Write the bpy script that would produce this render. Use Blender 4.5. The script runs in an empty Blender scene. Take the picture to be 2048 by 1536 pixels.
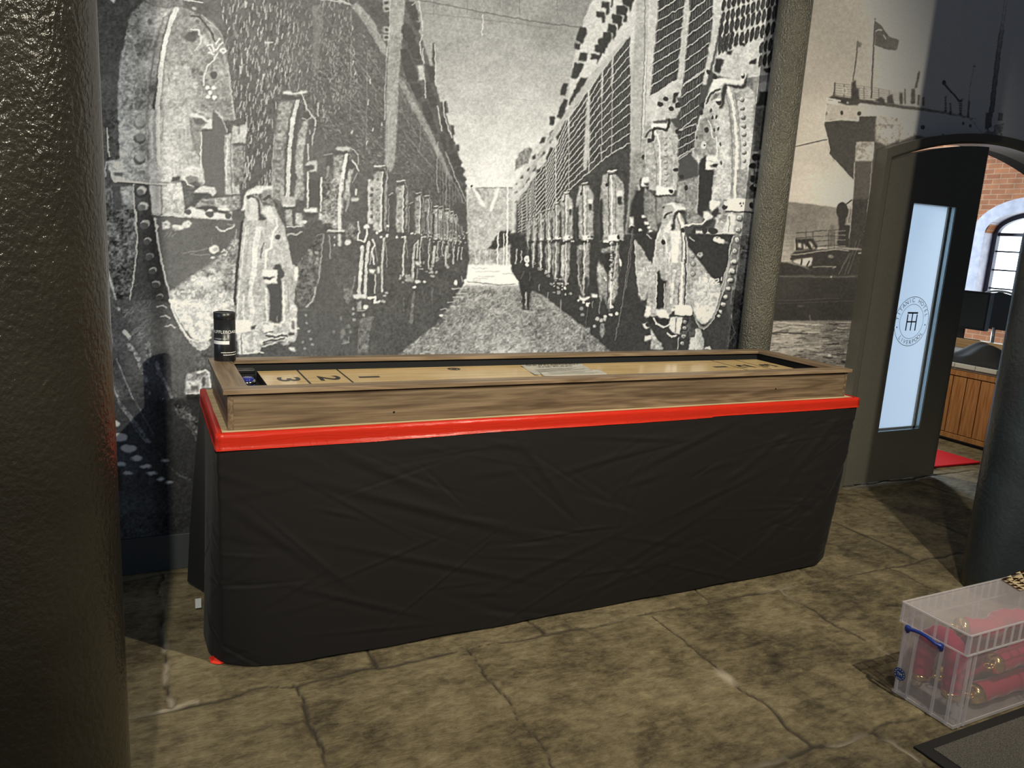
import bpy, bmesh, math
import numpy as np
from mathutils import Vector, Matrix
sc = bpy.context.scene
COL = sc.collection
# ---------------------------------------------------------------- camera solved from the room's straight edges
F_PX, YAW, PITCH, ROLL, CAMH = 1517.2, 0.4580, 0.19458, 0.05916, 1.53
YW = 3.4325                                     # plane of the printed wall
def _axes():
    cy, sy = math.cos(YAW), math.sin(YAW)
    f = Vector((sy * math.cos(PITCH), cy * math.cos(PITCH), -math.sin(PITCH)))
    r = Vector((cy, -sy, 0)); u = r.cross(f)
    return r * math.cos(ROLL) + u * math.sin(ROLL), -r * math.sin(ROLL) + u * math.cos(ROLL), f
RX, UP, FW = _axes()
def ray(x, y): return FW + RX * ((x - 1024) / F_PX) - UP * ((y - 768) / F_PX)
def at_z(x, y, z): d = ray(x, y); return Vector((0, 0, CAMH)) + d * ((z - CAMH) / d.z)
def at_y(x, y, Y): d = ray(x, y); return Vector((0, 0, CAMH)) + d * (Y / d.y)
def at_x(x, y, X): d = ray(x, y); return Vector((0, 0, CAMH)) + d * (X / d.x)
cam = bpy.data.objects.new('camera', bpy.data.cameras.new('camera')); COL.objects.link(cam)
cam.data.sensor_width = 36; cam.data.lens = F_PX / 2048 * 36; cam.data.clip_start = .02
M = Matrix((RX, UP, -FW)).transposed().to_4x4(); M.translation = (0, 0, CAMH); cam.matrix_world = M
sc.camera = cam
# ---------------------------------------------------------------- helpers
def tag(o, label=None, cat=None, group=None, kind=None):
    if label: o['label'] = label
    if cat: o['category'] = cat
    if group: o['group'] = group
    if kind: o['kind'] = kind
    return o
def empty(name, loc=(0, 0, 0), label=None, cat=None, group=None, kind=None, rz=0):
    o = bpy.data.objects.new(name, None); COL.objects.link(o); o.location = loc; o.rotation_euler = (0, 0, rz)
    o.empty_display_size = .05
    return tag(o, label, cat, group, kind)
def obj(name, bm, mat, parent=None, smooth=False, world=True):
    me = bpy.data.meshes.new(name)
    if isinstance(bm, bmesh.types.BMesh):
        bmesh.ops.recalc_face_normals(bm, faces=bm.faces); bm.to_mesh(me); bm.free()
    else:
        me.from_pydata([tuple(v) for v in bm[0]], [], bm[1]); me.update()
    if smooth:
        for p in me.polygons: p.use_smooth = True
    for m in (mat if isinstance(mat, (list, tuple)) else [mat]): me.materials.append(m)
    o = bpy.data.objects.new(name, me); COL.objects.link(o)
    if parent is not None:
        o.parent = parent
        if world:                                   # geometry was given in world coordinates
            inv = Matrix.Translation(-world_loc(parent)); me.transform(inv)
    return o
def world_loc(o):
    v = Vector(o.location)
    while o.parent: o = o.parent; v = v + Vector(o.location)
    return v
def box(bm, a, b, bev=0.0, seg=2):
    r = bmesh.ops.create_cube(bm, size=1)
    c = [(a[i] + b[i]) / 2 for i in range(3)]; s = [abs(b[i] - a[i]) for i in range(3)]
    for v in r['verts']: v.co = Vector((v.co.x * s[0] + c[0], v.co.y * s[1] + c[1], v.co.z * s[2] + c[2]))
    if bev:
        es = list({e for v in r['verts'] for e in v.link_edges})
        bmesh.ops.bevel(bm, geom=es, offset=bev, segments=seg, affect='EDGES', profile=.6)
    return bm
def B(*boxes, bev=0.0):
    bm = bmesh.new()
    for a, b in boxes: box(bm, a, b, bev)
    return bm
def lathe(prof, seg=48, c=(0, 0, 0), cap=True):
    bm = bmesh.new(); rings = []
    for r, z in prof:
        rings.append([bm.verts.new((c[0] + r * math.cos(2 * math.pi * i / seg), c[1] + r * math.sin(2 * math.pi * i / seg), c[2] + z)) for i in range(seg)])
    for k in range(len(rings) - 1):
        for i in range(seg):
            j = (i + 1) % seg; bm.faces.new((rings[k][i], rings[k][j], rings[k + 1][j], rings[k + 1][i]))
    if cap: bm.faces.new(rings[0][::-1]); bm.faces.new(rings[-1])
    return bm
def tube(bm, pts, r, seg=10, cap=True):
    pts = [Vector(p) for p in pts]; n = len(pts); rings = []; up = Vector((0, 0, 1)); prev = None
    for i, p in enumerate(pts):
        t = (pts[min(i + 1, n - 1)] - pts[max(i - 1, 0)]).normalized()
        a = prev - t * prev.dot(t) if prev is not None else (up if abs(t.z) < .9 else Vector((1, 0, 0))).cross(t)
        a.normalize(); b = t.cross(a); prev = a
        rr = r[i] if isinstance(r, (list, tuple)) else r
        rings.append([bm.verts.new(p + (a * math.cos(2 * math.pi * k / seg) + b * math.sin(2 * math.pi * k / seg)) * rr) for k in range(seg)])
    for i in range(n - 1):
        for k in range(seg):
            j = (k + 1) % seg; bm.faces.new((rings[i][k], rings[i][j], rings[i + 1][j], rings[i + 1][k]))
    if cap: bm.faces.new(rings[0][::-1]); bm.faces.new(rings[-1])
    return bm
def curve_pts(ctrl, n=40):
    P_ = [Vector(c) for c in ctrl]; P_ = [P_[0] * 2 - P_[1]] + P_ + [P_[-1] * 2 - P_[-2]]; out = []
    m = len(P_) - 3
    for i in range(n + 1):
        t = i / n * m; k = min(int(t), m - 1); f = t - k; a, b, c, d = P_[k:k + 4]
        out.append(.5 * ((2 * b) + (c - a) * f + (2 * a - 5 * b + 4 * c - d) * f * f + (3 * b - a - 3 * c + d) * f ** 3))
    return out
def prism(pts, a, b, axis=1):
    """closed outline extruded along an axis from a to b; pts are the two other coordinates in order"""
    bm = bmesh.new()
    def mk(p, t): q = [p[0], p[1]]; q.insert(axis, t); return bm.verts.new(q)
    A = [mk(p, a) for p in pts]; Bv = [mk(p, b) for p in pts]; n = len(pts)
    bm.faces.new(A); bm.faces.new(Bv[::-1])
    for i in range(n): bm.faces.new((A[i], Bv[i], Bv[(i + 1) % n], A[(i + 1) % n]))
    return bm
def text_mesh(s, size, depth=0.0, align='CENTER', spacing=1.0, bold=0.0):
    cu = bpy.data.curves.new('lettering', 'FONT'); cu.body = s; cu.size = size; cu.align_x = align; cu.align_y = 'CENTER'
    cu.extrude = depth; cu.offset = bold; cu.space_character = spacing; cu.resolution_u = 3
    o = bpy.data.objects.new('lettering', cu); COL.objects.link(o)
    dg = bpy.context.evaluated_depsgraph_get(); dg.update()
    me = bpy.data.meshes.new_from_object(o.evaluated_get(dg))
    v = [tuple(x.co) for x in me.vertices]; f = [tuple(p.vertices) for p in me.polygons]
    bpy.data.objects.remove(o); bpy.data.curves.remove(cu); bpy.data.meshes.remove(me)
    return v, f
class Sheet:
    """collects flat lettering and strips into one mesh"""
    def __init__(s): s.v = []; s.f = []
    def add(s, vf, fn):
        k = len(s.v); s.v += [tuple(fn(*p)) for p in vf[0]]; s.f += [tuple(i + k for i in q) for q in vf[1]]
    def quad(s, a, b, c, d): k = len(s.v); s.v += [tuple(a), tuple(b), tuple(c), tuple(d)]; s.f.append((k, k + 1, k + 2, k + 3))
    def out(s): return (s.v, s.f)
def sub(v, f, cuts):
    """split long edges so that lettering can be bent"""
    bm = bmesh.new(); vs = [bm.verts.new(p) for p in v]
    for q in f:
        try: bm.faces.new([vs[i] for i in q])
        except ValueError: pass
    bmesh.ops.triangulate(bm, faces=bm.faces[:])
    for _ in range(cuts):
        es = [e for e in bm.edges if e.calc_length() > .004]
        if es: bmesh.ops.subdivide_edges(bm, edges=es, cuts=1)
    r = ([tuple(x.co) for x in bm.verts], None); bm.verts.index_update()
    r = (r[0], [tuple(x.index for x in q.verts) for q in bm.faces]); bm.free(); return r
# ---------------------------------------------------------------- materials
def mat(name, col=(.5, .5, .5), rough=.5, metal=0.0, spec=.5, build=None, **kw):
    m = bpy.data.materials.new(name); m.use_nodes = True; nt = m.node_tree; p = nt.nodes['Principled BSDF']
    p.inputs['Base Color'].default_value = (*col, 1); p.inputs['Roughness'].default_value = rough; p.inputs['Metallic'].default_value = metal
    p.inputs['Specular IOR Level'].default_value = spec
    for k, v in kw.items(): p.inputs[k.replace('_', ' ')].default_value = v
    if build: build(nt, p)
    return m
def nd(nt, t, **kw):
    n = nt.nodes.new(t)
    for k, v in kw.items():
        if k in n.inputs: n.inputs[k].default_value = v
        else: setattr(n, k, v)
    return n
def noise(nt, scale, detail=4, rough=.55, coord='Object', sx=(1, 1, 1), dist=0.0):
    tc = nd(nt, 'ShaderNodeTexCoord'); mp = nd(nt, 'ShaderNodeMapping'); mp.inputs['Scale'].default_value = sx
    nt.links.new(tc.outputs[coord], mp.inputs['Vector'])
    n = nd(nt, 'ShaderNodeTexNoise'); n.inputs['Scale'].default_value = scale; n.inputs['Detail'].default_value = detail
    n.inputs['Roughness'].default_value = rough; n.inputs['Distortion'].default_value = dist
    nt.links.new(mp.outputs[0], n.inputs['Vector']); return n
def ramp(nt, src, stops):
    r = nd(nt, 'ShaderNodeValToRGB'); e = r.color_ramp.elements
    while len(e) < len(stops): e.new(.5)
    for x, (pos, c) in zip(e, stops): x.position = pos; x.color = (*c, 1)
    nt.links.new(src, r.inputs[0]); return r.outputs[0]
def bump(nt, p, src, strength, dist):
    b = nd(nt, 'ShaderNodeBump'); b.inputs['Strength'].default_value = strength; b.inputs['Distance'].default_value = dist
    nt.links.new(src, b.inputs['Height']); nt.links.new(b.outputs[0], p.inputs['Normal']); return b
def mottled(scale, c1, c2, bs=0, bd=.001, detail=5, sx=(1, 1, 1), dist=0.0, bscale=None):
    def f(nt, p):
        n = noise(nt, scale, detail, sx=sx, dist=dist)
        nt.links.new(ramp(nt, n.outputs[0], [(.32, c1), (.68, c2)]), p.inputs['Base Color'])
        if bs: bump(nt, p, (noise(nt, bscale, 3) if bscale else n).outputs[0], bs, bd)
    return f
def wood(c1, c2, c3, along=0, bs=.15, k=1.0):
    """grain running along one axis: fine streaks over slow rings, with a few knots"""
    def f(nt, p):
        sx = [1, 1, 1]; sx[along] = .045
        a = noise(nt, 60 * k, 6, .62, sx=tuple(sx), dist=.15); sx2 = [1, 1, 1]; sx2[along] = .07
        b = noise(nt, 13 * k, 3, .5, sx=tuple(sx2), dist=.35)
        w = nd(nt, 'ShaderNodeMath', operation='MULTIPLY'); w.inputs[1].default_value = 9; nt.links.new(b.outputs[0], w.inputs[0])
        s = nd(nt, 'ShaderNodeMath', operation='SINE'); w2 = nd(nt, 'ShaderNodeMath', operation='MULTIPLY'); w2.inputs[1].default_value = 6.0
        nt.links.new(w.outputs[0], w2.inputs[0]); nt.links.new(w2.outputs[0], s.inputs[0])
        mx = nd(nt, 'ShaderNodeMath', operation='MULTIPLY_ADD'); mx.inputs[1].default_value = .09; nt.links.new(s.outputs[0], mx.inputs[0]); nt.links.new(a.outputs[0], mx.inputs[2])
        nt.links.new(ramp(nt, mx.outputs[0], [(.30, c1), (.5, c2), (.70, c3)]), p.inputs['Base Color'])
        bump(nt, p, a.outputs[0], bs, .002)
    return f
def srgb(r, g, b):
    return tuple((x / 255 / 12.92) if x <= 10 else ((x / 255 + .055) / 1.055) ** 2.4 for x in (r, g, b))
def hammered(c, rough, bs, sc1=95, dist=.006, spec=.5):
    def f(nt, p):
        n = noise(nt, sc1, 3, .5, sx=(1, 1, .8)); n2 = noise(nt, 4, 3)
        nt.links.new(ramp(nt, n2.outputs[0], [(.35, tuple(x * .8 for x in c)), (.65, tuple(x * 1.15 for x in c))]), p.inputs['Base Color'])
        bump(nt, p, n.outputs[0], bs, dist)
    return mat('cast_iron_paint', c, rough, 0, spec, f)
# ---------------------------------------------------------------- printed mural picture (numbers only)
import numpy as np
MW, MH = 2060, 1180
rng = np.random.default_rng(7)
G = np.full((MH, MW), 80.0, np.float32)
_o = [0.0, 0.0, 1.0]
def T(x0=None, y0=0, w=320):
    if x0 is None: _o[:] = [0.0, 0.0, 1.0]
    else: _o[:] = [x0, y0, w / 2048.0]
def _p(pts):
    a = np.array(pts, float).reshape(-1, 2)
    return a * _o[2] + np.array(_o[:2])
def _noise(h, w, cell, seed):
    r = np.random.default_rng(seed)
    gh, gw = int(h / cell) + 3, int(w / cell) + 3
    g = r.random((gh, gw)).astype(np.float32)
    yy = np.arange(h) / cell; xx = np.arange(w) / cell
    y0 = yy.astype(int); x0 = xx.astype(int)
    fy = (yy - y0)[:, None].astype(np.float32); fx = (xx - x0)[None, :].astype(np.float32)
    fy = fy * fy * (3 - 2 * fy); fx = fx * fx * (3 - 2 * fx)
    a = g[y0][:, x0]; b = g[y0][:, x0 + 1]; c = g[y0 + 1][:, x0]; d = g[y0 + 1][:, x0 + 1]
    return (a * (1 - fx) + b * fx) * (1 - fy) + (c * (1 - fx) + d * fx) * fy - .5
N2 = _noise(MH, MW, 2.0, 1); N4 = _noise(MH, MW, 4.0, 2); N9 = _noise(MH, MW, 9.0, 3); N30 = _noise(MH, MW, 30.0, 4)
NV = _noise(MH, MW // 3 + 1, 5.0, 5).repeat(3, 1)[:, :MW]      # streaky along x
MOT = N2 * .5 + N4 * .85 + N9 * .75 + N30 * .45
def _box(a, pad=2):
    x0 = max(int(a[:, 0].min()) - pad, 0); x1 = min(int(a[:, 0].max()) + pad + 1, MW)
    y0 = max(int(a[:, 1].min()) - pad, 0); y1 = min(int(a[:, 1].max()) + pad + 1, MH)
    return x0, x1, y0, y1
def _cov(a, soft=0):
    x0, x1, y0, y1 = _box(a, 2 + int(3 * soft))
    if x1 <= x0 or y1 <= y0: return None
    acc = 0
    for dy in (.25, .75):
        for dx in (.25, .75):
            X, Y = np.meshgrid(np.arange(x0, x1) + dx, np.arange(y0, y1) + dy)
            ins = np.zeros(X.shape, bool); n = len(a)
            for i in range(n):
                xa, ya = a[i]; xb, yb = a[(i + 1) % n]
                if ya == yb: continue
                ins ^= ((ya > Y) != (yb > Y)) & (X < (xb - xa) * (Y - ya) / (yb - ya) + xa)
            acc = acc + ins
    m = (acc / 4.0).astype(np.float32)
    if soft: m = _blur(m, soft)
    return x0, x1, y0, y1, m
def _blur(m, s):
    r = max(int(round(s)), 1)
    for _ in range(2):
        for ax in (0, 1):
            pw = [(0, 0), (0, 0)]; pw[ax] = (r + 1, r)
            c = np.cumsum(np.pad(m, pw, mode='edge'), axis=ax)
            n = m.shape[ax]
            hi = np.take(c, range(2 * r + 1, 2 * r + 1 + n), axis=ax); lo = np.take(c, range(0, n), axis=ax)
            m = (hi - lo) / (2 * r + 1)
    return m
def P(v, pts, soft=0, n=0, a=1.0):
    """filled outline; n = mottling of the metal or stone in the print"""
    c = _cov(_p(pts), soft * (.3 if _o[2] < 1 else 1))
    if c is None: return
    x0, x1, y0, y1, m = c
    val = v + (n * MOT[y0:y1, x0:x1] if n else 0)
    s = G[y0:y1, x0:x1]; s += (val - s) * m * a
def W(stops, pts, soft=0, n=0):
    """filled outline whose tone is weighted between stops (x, y, v)"""
    c = _cov(_p(pts), soft * (.3 if _o[2] < 1 else 1))
    if c is None: return
    x0, x1, y0, y1, m = c
    X, Y = np.meshgrid(np.arange(x0, x1), np.arange(y0, y1))
    st = np.array(stops, float); q = _p(st[:, :2])
    num = 0; den = 0
    for (x, y), v in zip(q, st[:, 2]):
        w = 1.0 / ((X - x) ** 2 + (Y - y) ** 2 + 30.0) ** 1.3
        num = num + w * v; den = den + w
    val = num / den + (n * MOT[y0:y1, x0:x1] if n else 0)
    s = G[y0:y1, x0:x1]; s += (val - s) * m
def L(v, w, pts, a=1.0, n=0):
    q = _p(pts); w = w * _o[2] if _o[2] < 1 else w
    hw = max(w, .9) / 2; a = a * min(1, w / .9)
    for i in range(len(q) - 1):
        p0, p1 = q[i], q[i + 1]
        x0, x1, y0, y1 = _box(np.array([p0, p1]), int(hw) + 2)
        if x1 <= x0 or y1 <= y0: continue
        X, Y = np.meshgrid(np.arange(x0, x1) + .5, np.arange(y0, y1) + .5)
        d = p1 - p0; L2 = max(d @ d, 1e-6)
        t = np.clip(((X - p0[0]) * d[0] + (Y - p0[1]) * d[1]) / L2, 0, 1)
        r = np.hypot(X - p0[0] - t * d[0], Y - p0[1] - t * d[1])
        m = np.clip(hw + .5 - r, 0, 1) * a
        val = v + (n * MOT[y0:y1, x0:x1] if n else 0)
        s = G[y0:y1, x0:x1]; s += (val - s) * m
def E(v, cx, cy, rx, ry, soft=.5, a=1.0, rot=0.0):
    k = _o[2]; c = _p([cx, cy])[0]; rx *= k; ry *= k; soft = max(.5, soft * (.3 if k < 1 else 1))
    R_ = max(rx, ry) + 2
    x0, x1, y0, y1 = _box(np.array([c - R_, c + R_]))
    if x1 <= x0 or y1 <= y0: return
    X, Y = np.meshgrid(np.arange(x0, x1) + .5 - c[0], np.arange(y0, y1) + .5 - c[1])
    if rot:
        cr, sr = np.cos(rot), np.sin(rot); X, Y = X * cr + Y * sr, -X * sr + Y * cr
    d = (1 - np.hypot(X / rx, Y / ry)) * min(rx, ry)
    m = np.clip(d / (2 * soft) + .5, 0, 1) * a
    s = G[y0:y1, x0:x1]; s += (v - s) * m
def rivet(x, y, r, lo, hi):
    E(lo, x + .15 * r, y + .25 * r, r, r); E(hi, x - .12 * r, y - .12 * r, r * .72, r * .7); E((lo + hi) / 2, x + .05 * r, y + .12 * r, r * .5, r * .45)
def arcrivet(x, y, r, hi, lo=52):      # rivet lit on its upper edge only
    E(lo, x, y, r, r, a=.7); E(hi * .86, x + .12 * r, y - .22 * r, r * .82, r * .62, .9, .85); E(lo + 26, x - .05 * r, y + .10 * r, r * .72, r * .56, .8)
def flecks(poly, n, v, ln, w, ang, seed, a=.8, jit=.15):
    r = np.random.default_rng(seed); q = _p(poly); o = list(_o); T()
    x0, x1, y0, y1 = q[:, 0].min(), q[:, 0].max(), q[:, 1].min(), q[:, 1].max(); k = 0; it = 0
    while k < n and it < n * 20:
        it += 1
        x = r.uniform(x0, x1); y = r.uniform(y0, y1); ins = False
        for i in range(len(q)):
            xa, ya = q[i]; xb, yb = q[(i + 1) % len(q)]
            if (ya > y) != (yb > y) and x < (xb - xa) * (y - ya) / (yb - ya) + xa: ins = not ins
        if not ins: continue
        k += 1
        th = (ang(x, y) if callable(ang) else ang) + r.normal(0, jit); l = r.uniform(*ln)
        dx, dy = np.cos(th) * l / 2, np.sin(th) * l / 2
        L(r.uniform(*v), r.uniform(*w), [(x - dx, y - dy), (x + dx, y + dy)], a)
    _o[:] = o
VP = (978.0, 478.0)
def toward(x, y): return np.arctan2(VP[1] - y, VP[0] - x)
# ---------- sky, far wall, ground
W([(850,0,158),(1000,0,150),(1150,0,148),(900,70,168),(1100,60,150),(1000,110,178),(1120,140,185),(950,180,196),(1050,220,212),(960,280,222),(1000,330,242),(1060,300,236),(985,375,252),(1000,480,215)],
  [(760,-5),(1260,-5),(1260,600),(760,600)], 0, 20)
L(105,2.6,[(832,0),(900,12),(985,29),(1080,45),(1165,55)],.75); L(120,2,[(850,26),(930,36),(1040,48),(1110,58)],.5)
for x in (868,935,1040,1115): L(115,1.6,[(x,0),(x,30)],.6)
L(125,1.4,[(1115,48),(1115,62)],.7)
for i in range(26):
    x = rng.uniform(860,1140); y = rng.uniform(5,230); l = rng.uniform(30,90)
    L(rng.choice([135,190]),1.3,[(x,y),(x+l,y+l*.09)],.28)
L(230,1.8,[(966,30),(967,44),(965,58),(964,72)],.9); L(205,1.2,[(1004,0),(1004,80)],.4)
P(196,[(936,376),(1026,374),(1026,500),(936,560)],1,42)
L(120,1.6,[(943,377),(1025,376)],.8); L(150,1.3,[(935,424),(1020,424)],.5)
P(246,[(943,374),(951,376),(972,414),(964,414)],.6); P(246,[(1001,376),(993,376),(978,423),(985,424)],.6)
P(150,[(950,378),(957,378),(963,392)],.6,20); E(60,943,373,2,2)
P(72,[(1001,463),(1026,461),(1026,486),(990,503),(974,502)],.7,24); L(215,1.6,[(1001,463),(970,494)],.9); L(150,1.2,[(1001,462),(1026,461)],.9)
P(178,[(940,500),(1022,498),(1022,532),(940,534)],1,60)
for x,w_ in ((997,2.6),(1009,2),(1016,3.4)): L(246,w_,[(x,468 if x!=1016 else 370),(x-2,534)],.95)
for x in (950,960,972,982): L(235,1.6,[(x,502),(x+rng.uniform(-4,4),530)],.6)
P(253,[(930,530),(1030,530),(1042,575),(925,575)],1.5,6)
for y,xa,xb in ((537,944,975),(544,952,1000),(553,958,990),(558,946,975),(562,944,962),(565,958,975),(548,1005,1028)): L(165,1.1,[(xa,y),(xb,y+rng.uniform(-1,1))],.7)
L(120,1.6,[(930,563),(962,566),(998,571),(1040,567)],.9); L(250,2,[(905,577),(960,575),(1040,571)],.9)
W([(985,585,150),(985,640,158),(985,700,180),(800,700,150),(1200,700,135),(1100,620,140),(900,620,135)],[(930,573),(1045,572),(1085,590),(1180,650),(1260,712),(1270,730),(780,730),(795,712),(850,650),(890,600)],4,60)
flecks([(930,580),(1050,580),(1150,640),(1230,705),(800,708),(880,620)],700,(175,232),(3,8),(1.0,2.0),-.5,11,.4,.5)
flecks([(930,580),(1050,580),(1150,640),(1230,705),(800,708),(880,620)],600,(70,110),(3,8),(1.0,2.0),-.5,12,.38,.5)
# ---------- tube banks, left
T()
W([(180,60,46),(200,400,60),(230,640,58),(260,900,50),(330,1050,34),(470,60,112),(560,120,110),(640,100,106),(740,150,100),(620,330,108),(700,330,104),(820,330,98),(900,400,88),(500,300,98),(420,560,104),(650,560,100),(700,640,92),(830,620,84),(900,560,80),(780,690,84),(620,690,90)],
  [(-5,-5),(818,-5),(838,60),(880,190),(915,300),(932,370),(936,470),(940,520),(932,560),(905,605),(872,650),(800,706),(760,730),(700,1185),(-5,1185)],1.2,16)
flecks([(440,0),(560,0),(600,60),(575,170),(555,190),(545,400),(490,400),(470,250),(450,60)],380,(165,225),(6,15),(1.2,2.4),1.68,21,.85,.1)
flecks([(560,0),(700,0),(720,180),(640,260),(575,170)],420,(150,200),(3,10),(1,2.0),1.66,22,.75,.2)
flecks([(440,0),(560,0),(600,60),(575,170),(545,400),(490,400)],260,(72,92),(5,12),(1,2.6),1.7,23,.7,.1)
flecks([(640,60),(780,60),(780,350),(680,330),(610,200)],620,(135,185),(2,8),(.9,1.8),lambda x,y:toward(x,y),24,.6,.35)
flecks([(640,60),(780,60),(780,350),(680,330),(610,200)],320,(70,88),(3,9),(1,2.4),lambda x,y:toward(x,y),25,.5,.3)
flecks([(800,110),(830,180),(925,400),(930,460),(820,400),(780,340),(790,180)],620,(118,165),(2,6),(.9,1.5),lambda x,y:toward(x,y),26,.55,.3)
for (x,y,l) in ((640,20,170),(655,75,110),(660,100,100),(690,88,90),(706,120,80),(645,130,120),(700,165,90),(735,105,60),(690,185,80),(738,160,60),(705,238,70),(730,265,60),(665,175,90),(745,205,50),(812,160,60),(815,200,90),(830,215,110),(800,220,90),(845,260,110),(805,260,90),(835,300,90),(798,300,70),(860,300,80)):
    th = toward(x,y); L(168,1.1,[(x,y),(x+np.cos(th)*l,y+np.sin(th)*l)],.5)
for x,y0,y1 in ((703,25,240),(735,95,300),(842,240,300)): L(170,1.5,[(x,y0),(x-2,y1)],.5)
for (x,y) in ((518,55),(537,85),(540,120),(554,133),(571,144),(582,136),(600,140),(632,125),(565,68),(527,150),(640,80),(468,95),(492,97),(470,120),(484,118),(505,123),(519,135),(484,170),(518,160),(707,122),(741,158),(712,142),(737,200),(747,257),(765,246),(735,283),(705,262)):
    L(222,2.2,[(x,y),(x-1,y+rng.uniform(4,11))],.85)
L(222,2.5,[(532,85),(546,85)]); L(205,2.6,[(630,-2),(690,4),(703,10)]); L(190,3,[(636,-3),(700,9)],.6)
P(138,[(625,10),(646,12),(646,55),(640,100),(636,150),(626,150),(627,60)],2,25,.7)
# upright post and sloping beams of the left bank
P(160,[(700,10),(716,6),(745,40),(776,100),(776,116),(760,100),(735,55)],1,36)
P(92,[(727,3),(752,0),(772,8),(778,52),(757,56),(742,30)],.8,14)
P(165,[(782,-5),(812,-5),(806,60),(799,150),(795,240),(790,330),(782,345),(770,330),(772,230),(776,120)],.8,34)
for y in (6,18,60,76): P(196,[(766,y-6),(781,y-6),(780,y+6),(768,y+6)],.8); P(72,[(769,y-3),(778,y-3),(778,y+3),(770,y+3)],.8)
L(212,1.6,[(781,0),(780,60),(773,120),(771,170),(769,240)],.8); L(105,1.5,[(772,115),(771,145)],.9); L(190,2.2,[(779,225),(776,330),(774,370)],.6)
P(150,[(798,150),(806,158),(845,225),(880,300),(905,360),(898,360),(870,300),(838,240),(800,172)],.8,40)
L(150,1.4,[(868,280),(890,330),(915,378),(934,420)],.8); L(205,1.5,[(890,300),(905,340),(920,375),(933,405)],.8)
for pts in ([(811,4),(829,3),(838,30),(838,42),(824,44),(815,22)],[(825,45),(842,45),(842,60),(829,62)],[(805,50),(812,45),(826,60),(832,75),(818,88),(808,80),(804,65)],
            [(816,80),(832,80),(842,105),(842,118),(826,118),(815,92)],[(800,98),(816,101),(830,130),(835,150),(836,165),(815,165),(806,132)],[(826,120),(844,121),(845,128),(834,132)],
            [(866,88),(870,87),(872,128),(868,134),(864,118)],[(853,129),(867,132),(872,148),(872,164),(862,165),(854,142)],[(849,163),(860,164),(872,195),(875,212),(863,216),(853,185)],
            [(818,166),(840,166),(848,192),(836,200),(826,184)],[(844,204),(856,203),(868,240),(866,252),(852,240),(846,218)],[(882,204),(893,202),(897,226),(886,228)],
            [(861,200),(871,200),(877,214),(865,214)],[(882,233),(893,232),(897,267),(890,266),(882,246)],[(855,243),(868,240),(877,262),(872,270),(862,256)],[(901,250),(908,252),(910,269),(903,270)],
            [(879,268),(890,268),(896,300),(890,306),(882,286)],[(899,278),(907,280),(908,302),(901,300)],[(912,290),(917,288),(919,302),(913,303)],[(897,308),(910,306),(920,318),(925,325),(922,331),(906,333)],
            [(909,337),(925,334),(930,340),(928,347),(913,350)],[(917,356),(930,352),(934,360),(926,366)],[(925,372),(934,370),(935,380),(928,382)],[(928,386),(934,385),(935,400)]):
    P(76,pts,.5,10)
for pts in ([(838,4),(843,30),(847,62)],[(845,70),(840,90),(845,120)],[(846,98),(848,128)],[(870,90),(872,168),(886,196),(890,235),(904,275)],[(842,132),(850,160),(852,196)],[(876,212),(878,228),(884,262)]): L(215,2.4,pts,.85)
P(195,[(836,132),(848,130),(850,160),(838,160)],1,40); P(190,[(873,168),(888,168),(890,200),(880,205)],1,30); L(232,2,[(824,10),(831,4)],.7)
for i in range(9):
    x = 880+i*6.3; y0 = 320+i*9; L(145 if i%2 else 125,1.3,[(x,y0),(x+1,428+i*3)],.7)
L(182,2.2,[(877,285),(875,320),(874,370),(877,385)],.7); L(175,1.6,[(894,335),(892,410)],.7)
P(86,[(918,400),(932,412),(933,470),(925,455),(900,418)],1,8)
# ---------- tube banks, right
P(216,[(1190,-5),(1420,-5),(1420,60),(1300,300),(1240,480),(1022,480),(1026,380),(1040,350),(1060,310),(1080,285),(1110,230),(1137,200),(1140,160),(1150,110),(1165,50),(1180,8)],.5,22)
def bank(quad, rows, cols, dark, light, rx, ry, seed, lean=0.0):
    """a panel of tube ends in perspective: quad = top-left, top-right, bottom-right, bottom-left"""
    r = np.random.default_rng(seed); q = np.array(quad, float)
    T(); P(dark, quad, .6, 14)
    for i in range(rows + 1):
        v = i / rows; a = q[0] + (q[3] - q[0]) * v; b = q[1] + (q[2] - q[1]) * v
        L(light, 1.8, [tuple(a), tuple(b)], .95)
        c = (a + b) / 2
    for i in range(rows):
        for j in range(cols):
            v = (i + .55) / rows; u = (j + .5) / cols
            a = q[0] + (q[3] - q[0]) * v; b = q[1] + (q[2] - q[1]) * v; p_ = a + (b - a) * u
            hgt = np.linalg.norm((q[3] - q[0]) * (1 - u) + (q[2] - q[1]) * u) / rows
            L(r.uniform(105, 165), rx, [(p_[0], p_[1] - hgt * .28), (p_[0] + lean, p_[1] + hgt * .3)], .55)
def ends(quad, rows, cols, seed, v=50, lt=200):
    """larger oval tube ends, each dark with a light rim"""
    r = np.random.default_rng(seed); q = np.array(quad, float); T()
    for i in range(rows):
        for j in range(cols):
            u = (j + .5) / cols; w_ = (i + .5) / rows
            a = q[0] + (q[3] - q[0]) * w_; b = q[1] + (q[2] - q[1]) * w_; p_ = a + (b - a) * u
            ww = np.linalg.norm(b - a) / cols; hh = np.linalg.norm((q[3] - q[0]) * (1 - u) + (q[2] - q[1]) * u) / rows
            E(v + r.uniform(-4, 12), p_[0], p_[1], ww * .40, hh * .47, .6, .97, .18)
            L(r.uniform(90, 150), 1.0, [(p_[0] + ww * .12, p_[1] - hh * .2), (p_[0] + ww * .05, p_[1] + hh * .25)], .5)
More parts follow.
